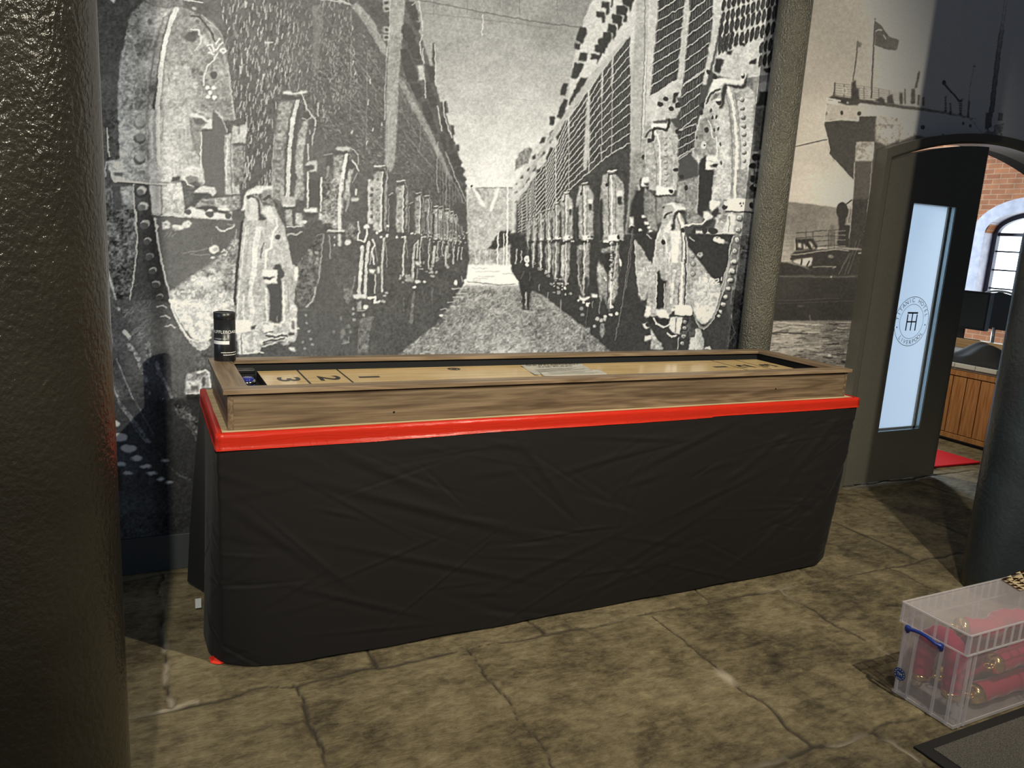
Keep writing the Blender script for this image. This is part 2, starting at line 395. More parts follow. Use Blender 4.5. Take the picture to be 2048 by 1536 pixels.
# black header blocks along the skyline
T(1080,0)
for pts in ([(790,20),(890,30),(885,190),(850,200),(850,110),(790,100)],[(720,150),(840,160),(830,290),(795,290),(800,225),(725,215)],[(915,0),(940,0),(930,95),(910,95)],
            [(1060,0),(1205,0),(1180,110),(1150,170),(1140,90),(1060,60)],[(985,75),(1085,75),(1125,100),(1110,290),(1070,280),(1080,200),(985,190)],[(930,190),(1020,190),(1060,220),(1050,330),(1000,400),(1005,310),(925,290)],
            [(870,310),(970,310),(985,420),(940,530),(930,430),(865,400)],[(815,410),(910,410),(925,500),(880,560),(870,520),(805,500)],[(750,490),(870,490),(885,540),(865,620),(750,600)],[(705,570),(850,600),(830,690),(700,670)],
            [(655,695),(765,705),(760,770),(650,760)],[(790,640),(820,650),(730,830),(740,760)],
            [(515,350),(595,360),(600,440),(545,570),(465,520),(490,400)],[(445,555),(525,560),(515,640),(440,620)],[(520,670),(605,675),(600,790),(490,780)],[(450,805),(570,815),(510,960),(470,1010),(395,1000)],
            [(525,990),(615,1000),(590,1160),(480,1340),(430,1400),(365,1340),(440,1160)],[(310,1070),(370,1080),(330,1230),(265,1220),(275,1150)],[(315,1270),(360,1280),(300,1500),(225,1490),(260,1380)],[(140,1500),(200,1495),(190,1540),(130,1540)]):
    P(54,pts,2,8)
T(960,220)
for pts in ([(1000,60),(1115,0),(1050,130),(1000,90)],[(900,90),(975,90),(940,200),(885,190)],[(930,255),(970,260),(900,440),(860,400)],[(1090,130),(1120,135),(1090,290),(1010,400),(970,360),(1040,240)],
            [(790,370),(840,340),(830,430),(760,430)],[(740,580),(830,510),(840,560),(760,620)],[(670,600),(720,560),(710,630),(670,640)],[(900,480),(970,485),(900,640),(845,650)],[(590,790),(640,730),(630,790)],
            [(650,780),(720,715),(710,780),(670,800)],[(720,770),(840,720),(840,770),(740,820)],[(515,880),(560,830),(555,880)],[(580,930),(645,850),(640,890),(600,940)],[(640,960),(720,845),(725,890),(670,970)],
            [(455,960),(485,925),(480,960)],[(505,1000),(565,950),(560,990),(520,1010)],[(440,1080),(485,1030),(480,1060)],[(500,1130),(570,1080),(640,1010),(645,1040),(560,1130)],[(435,1200),(485,1150),(480,1180)]):
    P(58,pts,2,8)
P(132,[(455,780),(460,640),(520,540),(600,490),(665,488),(670,520),(620,680)],3,60)
T()
# far ranks of tubes between uprights
P(70,[(1034,408),(1110,300),(1262,130),(1264,480),(1030,480)],2,16); P(116,[(1490,140),(1570,100),(1570,720),(1480,720)],3,40)
ups = [(1035,1042,400,478),(1042,1052,398,478),(1052,1058,397,476),(1058,1070,388,470),(1072,1088,358,440),(1090,1108,330,420),(1110,1133,250,398),(1137,1168,210,380),(1177,1200,190,350),(1203,1220,150,332),(1223,1258,100,310)]
tops = [(1036,402),(1044,394),(1053,388),(1060,378),(1072,352),(1092,330),(1112,292),(1138,236),(1178,182),(1205,142),(1226,116),(1262,72)]
bots = [(1036,482),(1044,480),(1053,478),(1060,474),(1072,466),(1092,446),(1112,412),(1138,380),(1178,346),(1203,323),(1224,308),(1262,286)]
nrow = [14,14,14,14,13,13,12,12,11,11,11]
for k in range(11):
    (xa,ya),(xb,yb) = tops[k],tops[k+1]; (xc,yc),(xd,yd) = bots[k],bots[k+1]
    bank([(xa+1,ya),(xb-2,yb),(xd-2,yd),(xc+1,yc)],nrow[k],max(2,int((xb-xa)/4)),62,190 if k<4 else 214,1.1,3,40+k)
for k in range(1,12):
    L(222,2.0 if k in (6,8) else 1.4,[tops[k],bots[k]],.9)
P(200,[(1173,205),(1181,190),(1180,300),(1172,340),(1167,340)],.6,30)
P(190,[(1262,70),(1270,60),(1150,215),(1100,285),(1040,385),(1036,380),(1095,280),(1180,150)],.6,22)
# main upright post
P(186,[(1274,-5),(1300,-5),(1296,60),(1290,120),(1286,240),(1284,330),(1272,470),(1252,470),(1262,330),(1264,200),(1268,90)],.6,26)
L(120,1.8,[(1291,0),(1289,120),(1284,240),(1281,340)],.8); L(112,1.4,[(1296,60),(1292,190),(1288,300)],.6); L(228,1.4,[(1301,0),(1292,130),(1286,300)],.7)
P(118,[(1264,310),(1284,300),(1278,470),(1254,470)],3,30,.55)
P(208,[(1300,-5),(1316,-5),(1318,20),(1312,100),(1302,150),(1298,260),(1292,260),(1296,100)],.6,24)
# panels right of the post
bank([(1317,22),(1372,-10),(1356,158),(1301,194)],8,13,58,224,1.3,4,61,-1)
bank([(1380,24),(1434,-16),(1410,138),(1367,170)],6,11,58,220,1.5,5,62,-1)
P(205,[(1371,-5),(1384,-5),(1379,40),(1372,90),(1362,195),(1352,195),(1360,110),(1366,40)],.6,30)
P(205,[(1428,-5),(1446,-5),(1440,50),(1428,110),(1412,170),(1404,170),(1416,110),(1424,60)],.6,30)
bank([(1317,-40),(1372,-72),(1372,-10),(1317,22)],3,13,58,224,1.3,4,65,-1); bank([(1380,-40),(1436,-80),(1434,-16),(1380,24)],2,11,58,220,1.5,5,66,-1)
bank([(1366,172),(1409,142),(1390,256),(1357,284)],5,9,58,214,1.6,5,64,-1)
bank([(1358,268),(1394,250),(1386,300),(1354,322)],3,7,58,205,1.6,4,65,-1)
P(206,[(1440,-5),(1570,-5),(1560,120),(1548,150),(1470,160),(1430,150),(1425,140),(1444,60)],.6,34)
ends([(1444,0),(1566,-42),(1560,10),(1440,50)],2,12,71)
ends([(1438,46),(1556,8),(1550,70),(1436,108)],2,11,72)
ends([(1520,84),(1556,70),(1552,130),(1516,136)],2,4,73)
ends([(1437,70),(1470,62),(1464,100),(1436,112)],2,4,74)
for pts in ([(1478,82),(1492,88),(1490,94),(1480,90)],[(1453,104),(1466,102),(1464,110),(1454,110)],[(1500,122),(1514,118),(1513,130),(1500,128)],[(1432,116),(1448,120),(1440,148),(1430,144)],[(1528,138),(1545,134),(1544,148),(1530,146)]): P(52,pts,.8)
E(70,1549,110,8,16,1); E(66,1558,28,7,24,1)
# ---------- right row of boilers: domed front, split door, lower drum; repeated smaller toward the distance
def dome_right():
    T(1240,140)
    P(150,[(1700,100),(2000,60),(1960,420),(1900,900),(1700,900)],4,26)
    P(186,[(1210,110),(1340,100),(1560,110),(1720,300),(1740,700),(1700,1540),(1180,1540),(1010,1540),(1000,1200),(920,1100),(960,860),(1020,600),(1100,420),(1140,260)],3,52)
    P(148,[(1060,620),(1180,600),(1220,880),(1230,1100),(1020,1110),(940,1080),(980,860)],5,48)
    P(212,[(1280,520),(1380,500),(1410,700),(1400,1100),(1380,1540),(1260,1540),(1280,1100),(1250,800)],4,44)
    P(205,[(1560,330),(1680,420),(1700,800),(1690,1540),(1520,1540),(1530,800),(1500,420)],4,40)
    L(238,36,[(1385,220),(1440,420),(1480,700),(1500,1000),(1490,1540)],1,14); L(120,20,[(1350,250),(1400,480),(1430,760),(1440,1100),(1430,1540)],.6); L(105,18,[(1470,300),(1520,560),(1540,900),(1540,1300)],.45)
    P(240,[(1200,120),(1280,105),(1540,130),(1580,60),(1620,50),(1600,170),(1560,190),(1350,160),(1300,200),(1200,260),(1150,330),(1180,200)],2,14)
    P(58,[(1345,180),(1560,205),(1600,160),(1640,30),(1625,200),(1580,245),(1480,235),(1370,205),(1340,420),(1310,495),(1265,490),(1300,420),(1310,240)],2,8)
    E(56,1265,415,34,36); E(235,1255,385,32,22); E(56,1575,80,28,36); E(225,1565,60,22,18)
    L(70,26,[(1110,430),(1150,340),(1210,270),(1285,250)],.95); L(225,14,[(1085,480),(1110,380),(1160,290)],.8); P(120,[(1150,400),(1220,300),(1290,290),(1240,360)],2,30)
    P(55,[(1110,1090),(1100,1270),(1210,1290),(1170,1540),(1005,1540),(1010,1230),(1040,1140)],2,4)
    P(236,[(1120,1090),(1230,1100),(1280,1170),(1270,1270),(1200,1290),(1095,1275)],1,18); P(52,[(1150,1215),(1270,1205),(1240,1260),(1190,1255)],1); L(140,10,[(1140,1170),(1250,1190)],.6)
    L(238,16,[(1240,860),(1245,1000),(1240,1110)],.9); L(228,18,[(1130,650),(1165,700),(1190,870),(1215,880)],.85)
    E(60,1110,770,34,36); E(62,1185,610,14,26); E(62,1235,610,14,26); E(235,1075,965,36,50,1,.8); E(70,1085,960,14,14); L(225,12,[(1025,600),(985,760),(965,900)],.8); L(225,12,[(960,900),(940,1060)],.6)
    for (x,y) in ((1170,520),(1210,770),(1265,750),(1290,950),(985,870),(1400,1380),(1300,1190)): E(78,x,y,12,26)
    P(205,[(1780,160),(1930,150),(1920,270),(1790,275)],2,20); P(58,[(1800,280),(1950,285),(1930,460),(1740,460),(1780,380)],2,4); L(205,14,[(1775,180),(1770,300),(1740,420)],.8); L(190,12,[(1825,480),(1800,850)],.8)
    P(92,[(1720,480),(1940,480),(1880,1080),(1720,1050)],6,34,.75)
    for k,y in enumerate(range(380,1540,112)):
        rivet(1560 + min(k,4)*8, y, 30, 96, 228)
    for (x,y,r) in ((1740,1120,50),(1840,1110,40),(1700,1230,46),(1690,1390,50),(1800,1390,48),(1720,1510,54),(1830,1510,50)): E(50,x,y,r,r*.9,3)
    for (x,y,r) in ((1800,1050,34),(1740,1060,24),(1820,1180,42),(1760,1290,26),(1800,1340,22),(1740,1480,26),(1850,1060,20)): E(222,x,y,r,r*.8,3); 
    for (x,y) in ((1220,90),(1040,550),(1060,450),(1140,30)): E(56,x,y,30,34,2)
    # waist, clamps
    T(1220,340)
    P(168,[(1340,0),(1800,0),(1800,360),(1880,380),(1880,1000),(1640,1540),(1600,820),(1300,600),(1290,400)],3,50)
    P(212,[(1370,0),(1560,0),(1540,380),(1300,380)],3,50)
    L(238,34,[(1610,0),(1600,360)],1,10); L(120,14,[(1570,0),(1560,340)],.5)
    P(56,[(1140,0),(1340,0),(1300,200),(1290,400),(1200,590),(1125,560)],2,3)
    P(242,[(1510,360),(1800,375),(1880,370),(1870,480),(1830,530),(1490,520)],1,10); L(60,16,[(1490,535),(1700,540),(1850,550)],.9); E(56,1815,460,30,44,2); P(200,[(1820,370),(1885,370),(1880,500),(1840,530)],2,30,.6); E(70,1670,430,10,14); E(70,1710,430,10,14); E(72,1690,470,12,10)
    P(240,[(1275,390),(1410,395),(1410,440),(1370,470),(1380,540),(1290,520)],1,10); P(60,[(1290,560),(1380,470),(1400,560),(1340,620)],3); E(62,1400,590,40,40,3); E(62,1465,480,36,34,3); E(226,1490,430,26,28)
    P(228,[(1200,530),(1280,540),(1330,600),(1290,640),(1230,650),(1200,610)],1,26); P(60,[(1240,650),(1330,620),(1300,720),(1200,730)],2)
    P(142,[(970,540),(1110,560),(1200,620),(1180,680),(1000,700)],3,56); L(240,20,[(950,720),(1060,700),(1180,690),(1230,640)],.9); L(56,22,[(1070,800),(1080,745),(1190,740),(1250,700)],.95)
    P(196,[(1380,570),(1500,560),(1530,800),(1330,790)],3,60); P(226,[(1525,560),(1610,570),(1590,810),(1440,810)],1,36); L(90,12,[(1535,600),(1520,800)],.7); P(95,[(1440,560),(1510,580),(1480,680),(1410,640)],3,30,.6)
    P(242,[(1085,780),(1190,790),(1240,770),(1330,800),(1600,800),(1600,825),(1085,815)],1,8); E(58,1215,780,36,40); E(58,1320,780,60,40); E(58,1070,790,30,30); E(58,940,780,26,36)
    P(56,[(1000,815),(1590,830),(1560,940),(1500,1300),(1440,1540),(1400,1480),(1290,1390),(1100,1130),(1010,960)],2,4)
    E(242,1370,890,46,36,4); E(240,1430,920,46,30,4); E(120,1380,870,16,10); E(150,1490,930,30,14,4,.7); L(200,18,[(1020,860),(1080,910)],.8); E(176,1155,1085,34,34,4); E(110,1150,1080,12,14)
    P(132,[(1580,840),(1680,830),(1640,1100),(1500,1540),(1440,1540),(1520,1250),(1560,950)],2,30); L(225,12,[(1585,850),(1540,980),(1500,1300),(1440,1540)],.8)
    P(124,[(1660,830),(1860,820),(1850,1040),(1800,1540),(1560,1540),(1640,1200)],3,70); L(215,12,[(1660,840),(1800,830),(1810,950),(1790,1040),(1680,1030),(1640,1250)],.7); L(190,8,[(1790,1050),(1770,1540)],.6); L(190,8,[(1730,840),(1735,1000)],.5); L(200,10,[(1880,500),(1850,1000)],.5)
    for (x,y) in ((1660,620),(1650,770),(1635,900),(1600,1040),(1580,1190),(1560,1310),(1540,1430)): rivet(x,y,40,90,224)
    T(1220,480)
    W([(1300,400,180),(1100,250,170),(1200,600,205),(1250,1000,238),(1380,640,200),(1060,600,196),(1080,400,150)],[(1000,80),(1110,220),(1290,470),(1430,590),(1415,700),(1330,980),(1230,1070),(1170,1075),(1100,1000),(1050,800),(1010,400)],1.5,58)
    L(210,12,[(1015,300),(1035,600),(1060,850),(1110,1010),(1180,1070),(1250,1040),(1340,900),(1420,650),(1500,350)],.85); L(150,26,[(1075,960),(1130,1080),(1200,1130),(1280,1070),(1370,900),(1440,680),(1530,300)],.7); L(215,10,[(1085,1000),(1140,1110),(1200,1150),(1290,1080),(1380,900),(1460,640),(1560,150)],.7)
    for (x,y) in ((1060,210),(1070,310),(1060,430)): rivet(x,y,32,110,205)
    for i,pts in enumerate(([(1150,490),(1150,560)],[(1200,490),(1235,500),(1205,520),(1240,535),(1200,556)],[(1290,500),(1330,500),(1335,520),(1290,560),(1340,565)],[(1350,510),(1385,505),(1390,525),(1350,555),(1400,558)],[(1430,490),(1432,515)])): L(248,15,pts,.95)
    for (x,y,r) in ((1590,280,36),(1570,400,38),(1545,520,36),(1520,625,34),(1485,740,32),(1455,830,30),(1420,920,26),(1395,975,20)): E(52,x+8,y+16,r,r*.9,3); E(235,x-4,y-8,r*.85,r*.6,3); E(150,x+4,y+10,r*.7,r*.4,3,.7)
    P(70,[(1560,700),(1780,660),(1740,900),(1700,1380),(1500,1380),(1540,1000)],5,40); L(170,12,[(1700,720),(1720,780),(1680,830)],.7); L(165,12,[(1560,960),(1580,1120),(1600,1180),(1540,1300)],.7); L(150,10,[(1570,600),(1550,820)],.6); flecks([(1560,960),(1740,880),(1700,1380),(1540,1380)],30,(110,160),(6,16),(1,1.6),1.3,81,.5,.4)
    for x in (1650,1720,1780): L(120,6,[(x,150),(x-30,700)],.5)
def drum_right():
    T(1220,340)
    P(196,[(720,430),(830,420),(960,450),(970,520),(900,560),(950,640),(950,760),(1000,960),(1000,1540),(500,1540),(540,1250),(590,900),(640,760),(680,640),(690,500)],1.5,46)
    P(240,[(820,460),(930,470),(970,500),(960,520),(860,540),(860,700),(840,560)],1); P(246,[(740,430),(800,420),(860,460),(850,500),(800,450),(740,450)],2,10)
    P(56,[(835,545),(860,520),(960,520),(950,560),(880,560),(850,590),(830,770),(790,775),(760,720),(810,700),(815,600)],1.5)
    L(66,26,[(700,620),(730,570),(790,545)],.9); E(175,760,500,60,50,5,.6); P(236,[(700,740),(770,640),(790,740),(760,800),(700,800)],3,20)
    P(246,[(780,780),(900,780),(890,1000),(860,1300),(820,1540),(760,1540),(790,1100)],4,18); L(244,26,[(880,560),(930,720),(955,900),(965,1300),(960,1540)],1,12); L(96,16,[(860,600),(900,720),(925,900),(930,1200),(920,1540)],.6); L(60,16,[(960,850),(975,1100),(985,1540)],.9)
    L(244,16,[(690,850),(715,900),(730,1060),(770,1080),(760,1250)],.95); L(120,12,[(675,880),(690,1000),(700,1080)],.5)
    L(232,14,[(640,760),(600,880),(560,1180),(540,1300)],.7); E(50,685,930,22,34,1); L(205,14,[(590,1040),(640,1050)],.7)
    P(50,[(620,1260),(640,1210),(670,1195),(695,1230),(690,1270),(650,1290),(650,1410),(740,1415),(700,1540),(615,1540),(610,1350),(590,1320)],2)
    P(246,[(650,1270),(770,1260),(780,1350),(740,1370),(740,1410),(650,1405)],1,8); P(48,[(690,1365),(780,1360),(740,1400)],1); L(150,18,[(690,1340),(760,1340)],.3)
    E(58,935,775,24,34); 
    T(1220,480)
    P(178,[(540,300),(1000,300),(1040,600),(1050,840),(820,860),(780,960),(600,960),(480,1000),(450,990),(470,850),(500,640)],2,56)
    P(48,[(610,420),(640,380),(660,510),(730,520),(705,700),(695,880),(600,880),(590,840)],2,2); L(235,14,[(605,440),(600,640),(590,860)],.8); L(150,26,[(745,560),(720,880)],.6); L(235,12,[(705,560),(695,870)],.7)
    L(238,40,[(830,400),(800,600),(790,800)],.7,60); L(244,26,[(930,300),(925,500),(910,830)],1,10); L(50,16,[(962,260),(975,500),(950,830)],.9); L(60,14,[(885,560),(880,830)],.6)
    P(250,[(840,835),(1040,850),(1060,900),(1050,965),(830,970)],1,4); L(52,12,[(820,975),(1060,975)],.8); P(246,[(800,880),(840,880),(830,910),(790,910)],1)
    P(236,[(590,890),(700,900),(760,960),(760,1000),(640,990),(600,960)],2,40); E(50,600,1030,34,28,2); E(50,690,1040,60,30,3); L(240,18,[(560,1000),(600,1080),(690,1120),(760,1080)],.9); P(240,[(470,850),(510,850),(530,970),(450,990)],1,26); E(50,520,1030,30,46,3)
    P(216,[(780,1000),(940,990),(910,1200),(820,1190),(760,1120)],2,60); L(70,14,[(850,1010),(840,1180)],.6); L(62,18,[(935,1000),(910,1190)],.8); L(244,22,[(740,1200),(790,1250),(850,1230)],.8); P(226,[(420,1080),(490,1065),(510,1120),(450,1140)],2,30); E(60,490,1090,30,26,3); P(236,[(450,1240),(540,1230),(520,1280),(450,1300)],2,20)
    P(176,[(530,1130),(570,1230),(650,1330),(690,1400),(530,1400)],2,60); P(72,[(950,1000),(1080,1000),(1080,1240),(900,1260)],3,40); 
    for (x,y) in ((965,1050),(960,1130),(950,1240),(935,1330)): rivet(x,y,32,60,195)
    L(205,10,[(885,1250),(870,1400)],.7); P(205,[(1030,1250),(1090,1240),(1090,1400),(1015,1400)],1,30); P(190,[(1100,1140),(1150,1130),(1200,1280),(1195,1400),(1095,1400)],2,50); L(236,14,[(1100,1150),(1100,1400)],.9); P(240,[(1220,1380),(1280,1360),(1290,1400),(1215,1400)],1)
    P(62,[(1100,1150),(1085,1000),(1050,970),(1080,1080)],2)
# dark gulf between boilers of the right row
T(); P(62,[(1020,470),(1270,470),(1420,480),(1480,720),(1240,720),(1150,640),(1085,590),(1046,575),(1024,545)],1,8)
def small_right(x, w, yt, ym, yb):
    """a distant boiler of the right row: centre x, half width w, dome top yt, waist ym, drum foot yb"""
    T(); h = ym - yt
    P(176,[(x-w*.7,yt+h*.06),(x+w*.2,yt),(x+w,yt+h*.2),(x+w,ym),(x-w,ym),(x-w,yt+h*.35)],.8,52)
    P(58,[(x-w*1.05,yt+h*.45),(x-w*.75,yt+h*.38),(x-w*.7,ym),(x-w*1.05,ym)],.6)
    L(240,max(1.2,w*.12),[(x-w*.05,yt+h*.06),(x+w*.02,yt+h*.4),(x,ym)],.95); L(70,max(1,w*.09),[(x-w*.28,yt+h*.1),(x-w*.2,ym)],.7); L(90,max(1,w*.08),[(x+w*.3,yt+h*.15),(x+w*.32,ym)],.5)
    L(238,max(1.3,w*.14),[(x-w*.3,yt+h*.01),(x+w*.5,yt-h*.01)],.95); L(58,max(1.3,w*.13),[(x-w*.25,yt+h*.05),(x+w*.5,yt+h*.035),(x+w*.55,yt-h*.04)],.9); L(56,max(1.2,w*.12),[(x-w*.25,yt+h*.05),(x-w*.35,yt+h*.2)],.9); E(56,x-w*.42,yt+h*.2,w*.14,w*.16)
    P(238,[(x+w*.45,yt+h*.28),(x+w*.85,yt+h*.28),(x+w*.85,yt+h*.36),(x+w*.45,yt+h*.36)],.5); P(56,[(x+w*.45,yt+h*.37),(x+w*.85,yt+h*.37),(x+w*.85,yt+h*.48),(x+w*.45,yt+h*.48)],.5)
    r = np.random.default_rng(int(x))
    for k in range(8): E(r.choice([56,232]),x+r.uniform(-w,w),ym+r.uniform(-h*.06,h*.06),w*.16,w*.12)
    P(242,[(x-w*.3,ym-h*.08),(x+w*.55,ym-h*.09),(x+w*.55,ym),(x-w*.3,ym)],.6,8); E(54,x+w*.5,ym-h*.045,w*.1,w*.12)
    hb = yb - ym
    P(150,[(x-w*.9,ym+hb*.1),(x+w*.6,ym+hb*.05),(x+w*.5,yb-hb*.35),(x-w*.2,yb-hb*.1),(x-w*.75,yb-hb*.3)],.8,70)
    L(60,max(1,w*.1),[(x-w*.3,ym+hb*.2),(x-w*.35,yb-hb*.2)],.8); L(236,max(1.2,w*.14),[(x-w*.05,ym+hb*.05),(x-w*.1,yb-hb*.15)],.9)
    for k in range(6): E(r.choice([60,215,230]),x+r.uniform(-w*.8,w*.6),yb-hb*.12+r.uniform(-hb*.08,hb*.12),w*.14,w*.12)
T(); P(150,[(1262,400),(1290,395),(1300,470),(1250,470)],1,40); P(54,[(1285,345),(1296,340),(1296,470),(1255,470),(1262,410)],1.5,6)
for a_ in ((1056,4,440,482,520),(1068,5,432,482,530),(1082,6,424,481,545),(1098,8,418,480,556),(1113,10,405,479,575),(1133,13,385,480,585)): small_right(*a_)
small_right(1170,17,366,480,610); small_right(1224,24,342,482,640)
T(960,440)
P(60,[(400,170),(580,160),(640,440),(560,560),(400,560)],4,14,.75)
for x,w_,y0,y1 in ((465,18,380,560),(530,16,400,540),(680,22,390,600),(780,24,330,620),(890,34,330,660),(1060,40,340,700)): L(205,w_,[(x,y0),(x+8,(y0+y1)/2),(x-6,y1)],.75,40)
P(60,[(1260,380),(1330,380),(1330,640),(1300,900),(1260,700)],3,30,.6); L(210,12,[(1255,560),(1270,760),(1300,920)],.6); L(226,10,[(1420,170),(1380,300),(1340,520),(1330,620)],.8)
P(178,[(1520,520),(1600,700),(1620,740),(1580,960),(1545,1060),(1510,860),(1500,640)],2,60); P(56,[(1520,420),(1740,430),(1640,720),(1560,560)],4,10); L(248,14,[(1590,730),(1610,780)],.9)
L(225,10,[(1755,300),(1740,560),(1700,860),(1640,1080)],.8); L(150,8,[(1950,120),(1900,560),(1820,1100),(1730,1540)],.8); L(120,8,[(1390,1100),(1360,1300),(1340,1540)],.7)
for y in range(310,700,70): E(190,1700-(y-310)*.08,y,18,14,2)
E(240,1800,560,14,36,2); L(150,6,[(1800,600),(1800,660)],.6)
P(240,[(1265,960),(1300,1000),(1400,980),(1390,1010),(1330,1050),(1270,1030)],1.5,10); P(236,[(1420,940),(1510,960),(1500,1000),(1430,1000)],1.5,10); P(70,[(1340,740),(1390,740),(1370,960),(1330,960)],2)
E(225,1380,1085,24,30,2); E(180,1300,1140,30,24,2,.7); E(175,1310,1220,28,18,2,.7); L(160,14,[(1450,1040),(1440,1120)],.7); L(170,14,[(1540,1060),(1530,1200)],.6)
for (x,y,r) in ((1500,1270,26),(1550,1290,24),(1600,1270,26),(1470,1360,22),(1610,1240,20)): E(205,x,y,r,r,3,.85)
P(150,[(1545,1330),(1590,1330),(1600,1450),(1560,1510),(1530,1450)],3,60); P(120,[(1330,1380),(1410,1380),(1420,1540),(1310,1540)],2,90); L(190,8,[(1320,1380),(1305,1540)],.7)
for (x,y) in ((920,820),(960,740),(1030,760),(1020,820),(1000,870),(950,930),(1010,930),(880,720),(850,680),(780,640),(750,620),(1100,950),(1160,940),(1080,760)): E(rng.uniform(130,225),x,y,rng.uniform(12,24),rng.uniform(10,20),2,.8)
for x,y0,y1 in ((870,930,1040),(1040,1030,1240),(760,830,900),(1110,640,780)): L(175,12,[(x,y0),(x-6,y1)],.7)
# standing man in the lane (small figure in the print)
P(58,[(540,580),(590,560),(640,570),(690,640),(690,820),(660,920),(520,920),(500,800),(520,640)],2,8)
P(54,[(530,910),(590,910),(575,1130),(545,1130)],2); P(54,[(605,910),(655,900),(635,1140),(600,1130)],2); L(190,12,[(595,930),(590,1090)],.8); E(66,570,1140,26,10,1); E(66,615,1145,26,10,1)
E(225,605,505,40,46,2); E(150,600,510,16,10,2,.6); L(90,8,[(640,480),(650,530)],.7); E(250,600,575,26,24,2); L(120,12,[(560,660),(530,760)],.6); L(120,12,[(640,680),(640,780)],.6)
P(250,[(455,770),(490,790),(490,830),(440,830)],2); P(195,[(560,1160),(740,1170),(720,1200),(560,1190)],4,20,.8)
drum_right(); dome_right()
# second and third boilers of the right row in more detail
T(1240,140)
P(184,[(330,700),(400,650),(560,640),(650,660),(740,760),(760,1000),(740,1540),(370,1540),(220,1540),(240,1150),(280,950),(310,800)],2,52)
P(150,[(250,1060),(330,1040),(350,1200),(300,1400),(200,1540),(220,1300)],3,50)
P(196,[(500,340),(560,310),(640,330),(700,280),(780,500),(720,620),(640,640),(490,560)],2,40); 
P(244,[(420,680),(600,690),(610,740),(440,735),(420,760),(400,720)],1,8); L(55,30,[(425,900),(425,770),(450,750),(600,770),(625,720),(630,640)],.95); E(55,385,905,34,30); P(60,[(430,660),(510,640),(610,640),(600,680),(450,685)],2,10,.8)
L(70,22,[(330,860),(360,800),(400,770)],.9); L(236,26,[(460,790),(510,950),(520,1250),(510,1540)],1,16); L(110,14,[(430,950),(470,1200),(470,1540)],.5); L(205,22,[(640,900),(690,1150),(690,1500)],.6,40)
for k,y in enumerate(range(860,1540,78)): E(110,590,y+10,22,22,2,.8); E(220,584,y,18,16,2,.8)
P(240,[(280,1370),(370,1375),(380,1440),(310,1480),(280,1470)],1,14); P(54,[(310,1440),(380,1435),(360,1480)],1); L(225,14,[(325,1050),(335,1200)],.8); E(66,300,1120,22,30,2)
for (x,y,r) in ((520,440,36),(590,375,34),(660,500,34),(740,450,40),(720,320,30),(740,790,34),(720,1280,32),(790,1370,30),(840,1500,26)): E(54,x,y,r,r*.9,2)
P(54,[(680,340),(760,280),(700,430),(680,420)],2)
bank([(1358,262),(1392,248),(1388,296),(1356,316)],3,7,58,205,1.5,4,91,-1)
T(1220,340)
P(56,[(380,140),(420,80),(400,210),(510,220),(470,380),(450,600),(370,590),(390,380)],2)
P(246,[(590,205),(780,230),(830,240),(820,300),(780,325),(590,320)],1,8); L(58,18,[(560,340),(600,335),(790,335)],.9); E(52,785,275,30,28); E(52,555,330,26,24); P(170,[(440,220),(580,340),(600,800),(440,700)],3,56,.7); P(190,[(600,350),(850,340),(830,420),(700,480),(680,660),(600,700)],3,56,.6); E(170,695,450,22,22,2); E(60,695,480,24,18,2)
P(240,[(410,110),(490,130),(510,180),(430,215),(400,210)],1,12); P(54,[(430,175),(510,170),(480,210)],1)
P(170,[(850,160),(1140,80),(1120,560),(980,540),(960,450),(850,400)],3,60,.8); L(90,14,[(870,180),(850,330)],.7); L(95,14,[(960,160),(980,340)],.7); E(54,975,230,24,38,2); L(210,12,[(1140,80),(1115,540)],.6); L(220,10,[(905,200),(880,330)],.7)
P(200,[(250,600),(310,600),(310,740),(250,740)],1,60); E(54,290,750,30,36,2); for_=[(400,620,40),(450,640,36),(420,740,40),(480,720,30),(360,720,34)]
for (x,y,r) in for_: E(54,x,y,r,r*.8,3,.8)
for (x,y,r) in ((430,600,30),(470,680,30),(390,770,26),(500,740,26),(520,780,22)): E(236,x,y,r,r*.7,3,.9)
P(56,[(320,820),(600,810),(540,1200),(500,1160),(420,1010),(330,920)],2,4); P(176,[(325,900),(420,1010),(520,1180),(540,1250),(460,1540),(360,1540),(330,1200)],2,60); L(206,10,[(322,900),(335,1250),(365,1540)],.8); L(220,12,[(480,830),(530,880)],.8); P(236,[(500,1250),(560,1220),(570,1350),(510,1360)],1,30)
for y in range(950,1420,90): rivet(30,y,22,56,196)
P(250,[(-10,830),(100,830),(130,860),(110,910),(-10,905)],1,6); E(52,110,865,20,30)
L(226,8,[(95,940),(60,1300),(30,1540)],.7); L(140,7,[(300,760),(260,1200),(200,1540)],.8); E(240,130,1180,14,36,2); L(190,10,[(110,1080),(130,1150)],.7)
T(1220,480)
P(182,[(325,0),(420,110),(510,270),(540,320),(500,640),(470,760),(410,780),(370,700),(340,400)],2,56); P(58,[(330,0),(600,0),(560,240),(510,280),(420,120)],2,4); L(206,10,[(322,20),(345,420),(375,680),(410,740),(460,690),(500,520)],.8); L(244,12,[(430,360),(430,400)],.9); L(244,12,[(470,350),(490,400)],.9)
drum_right()
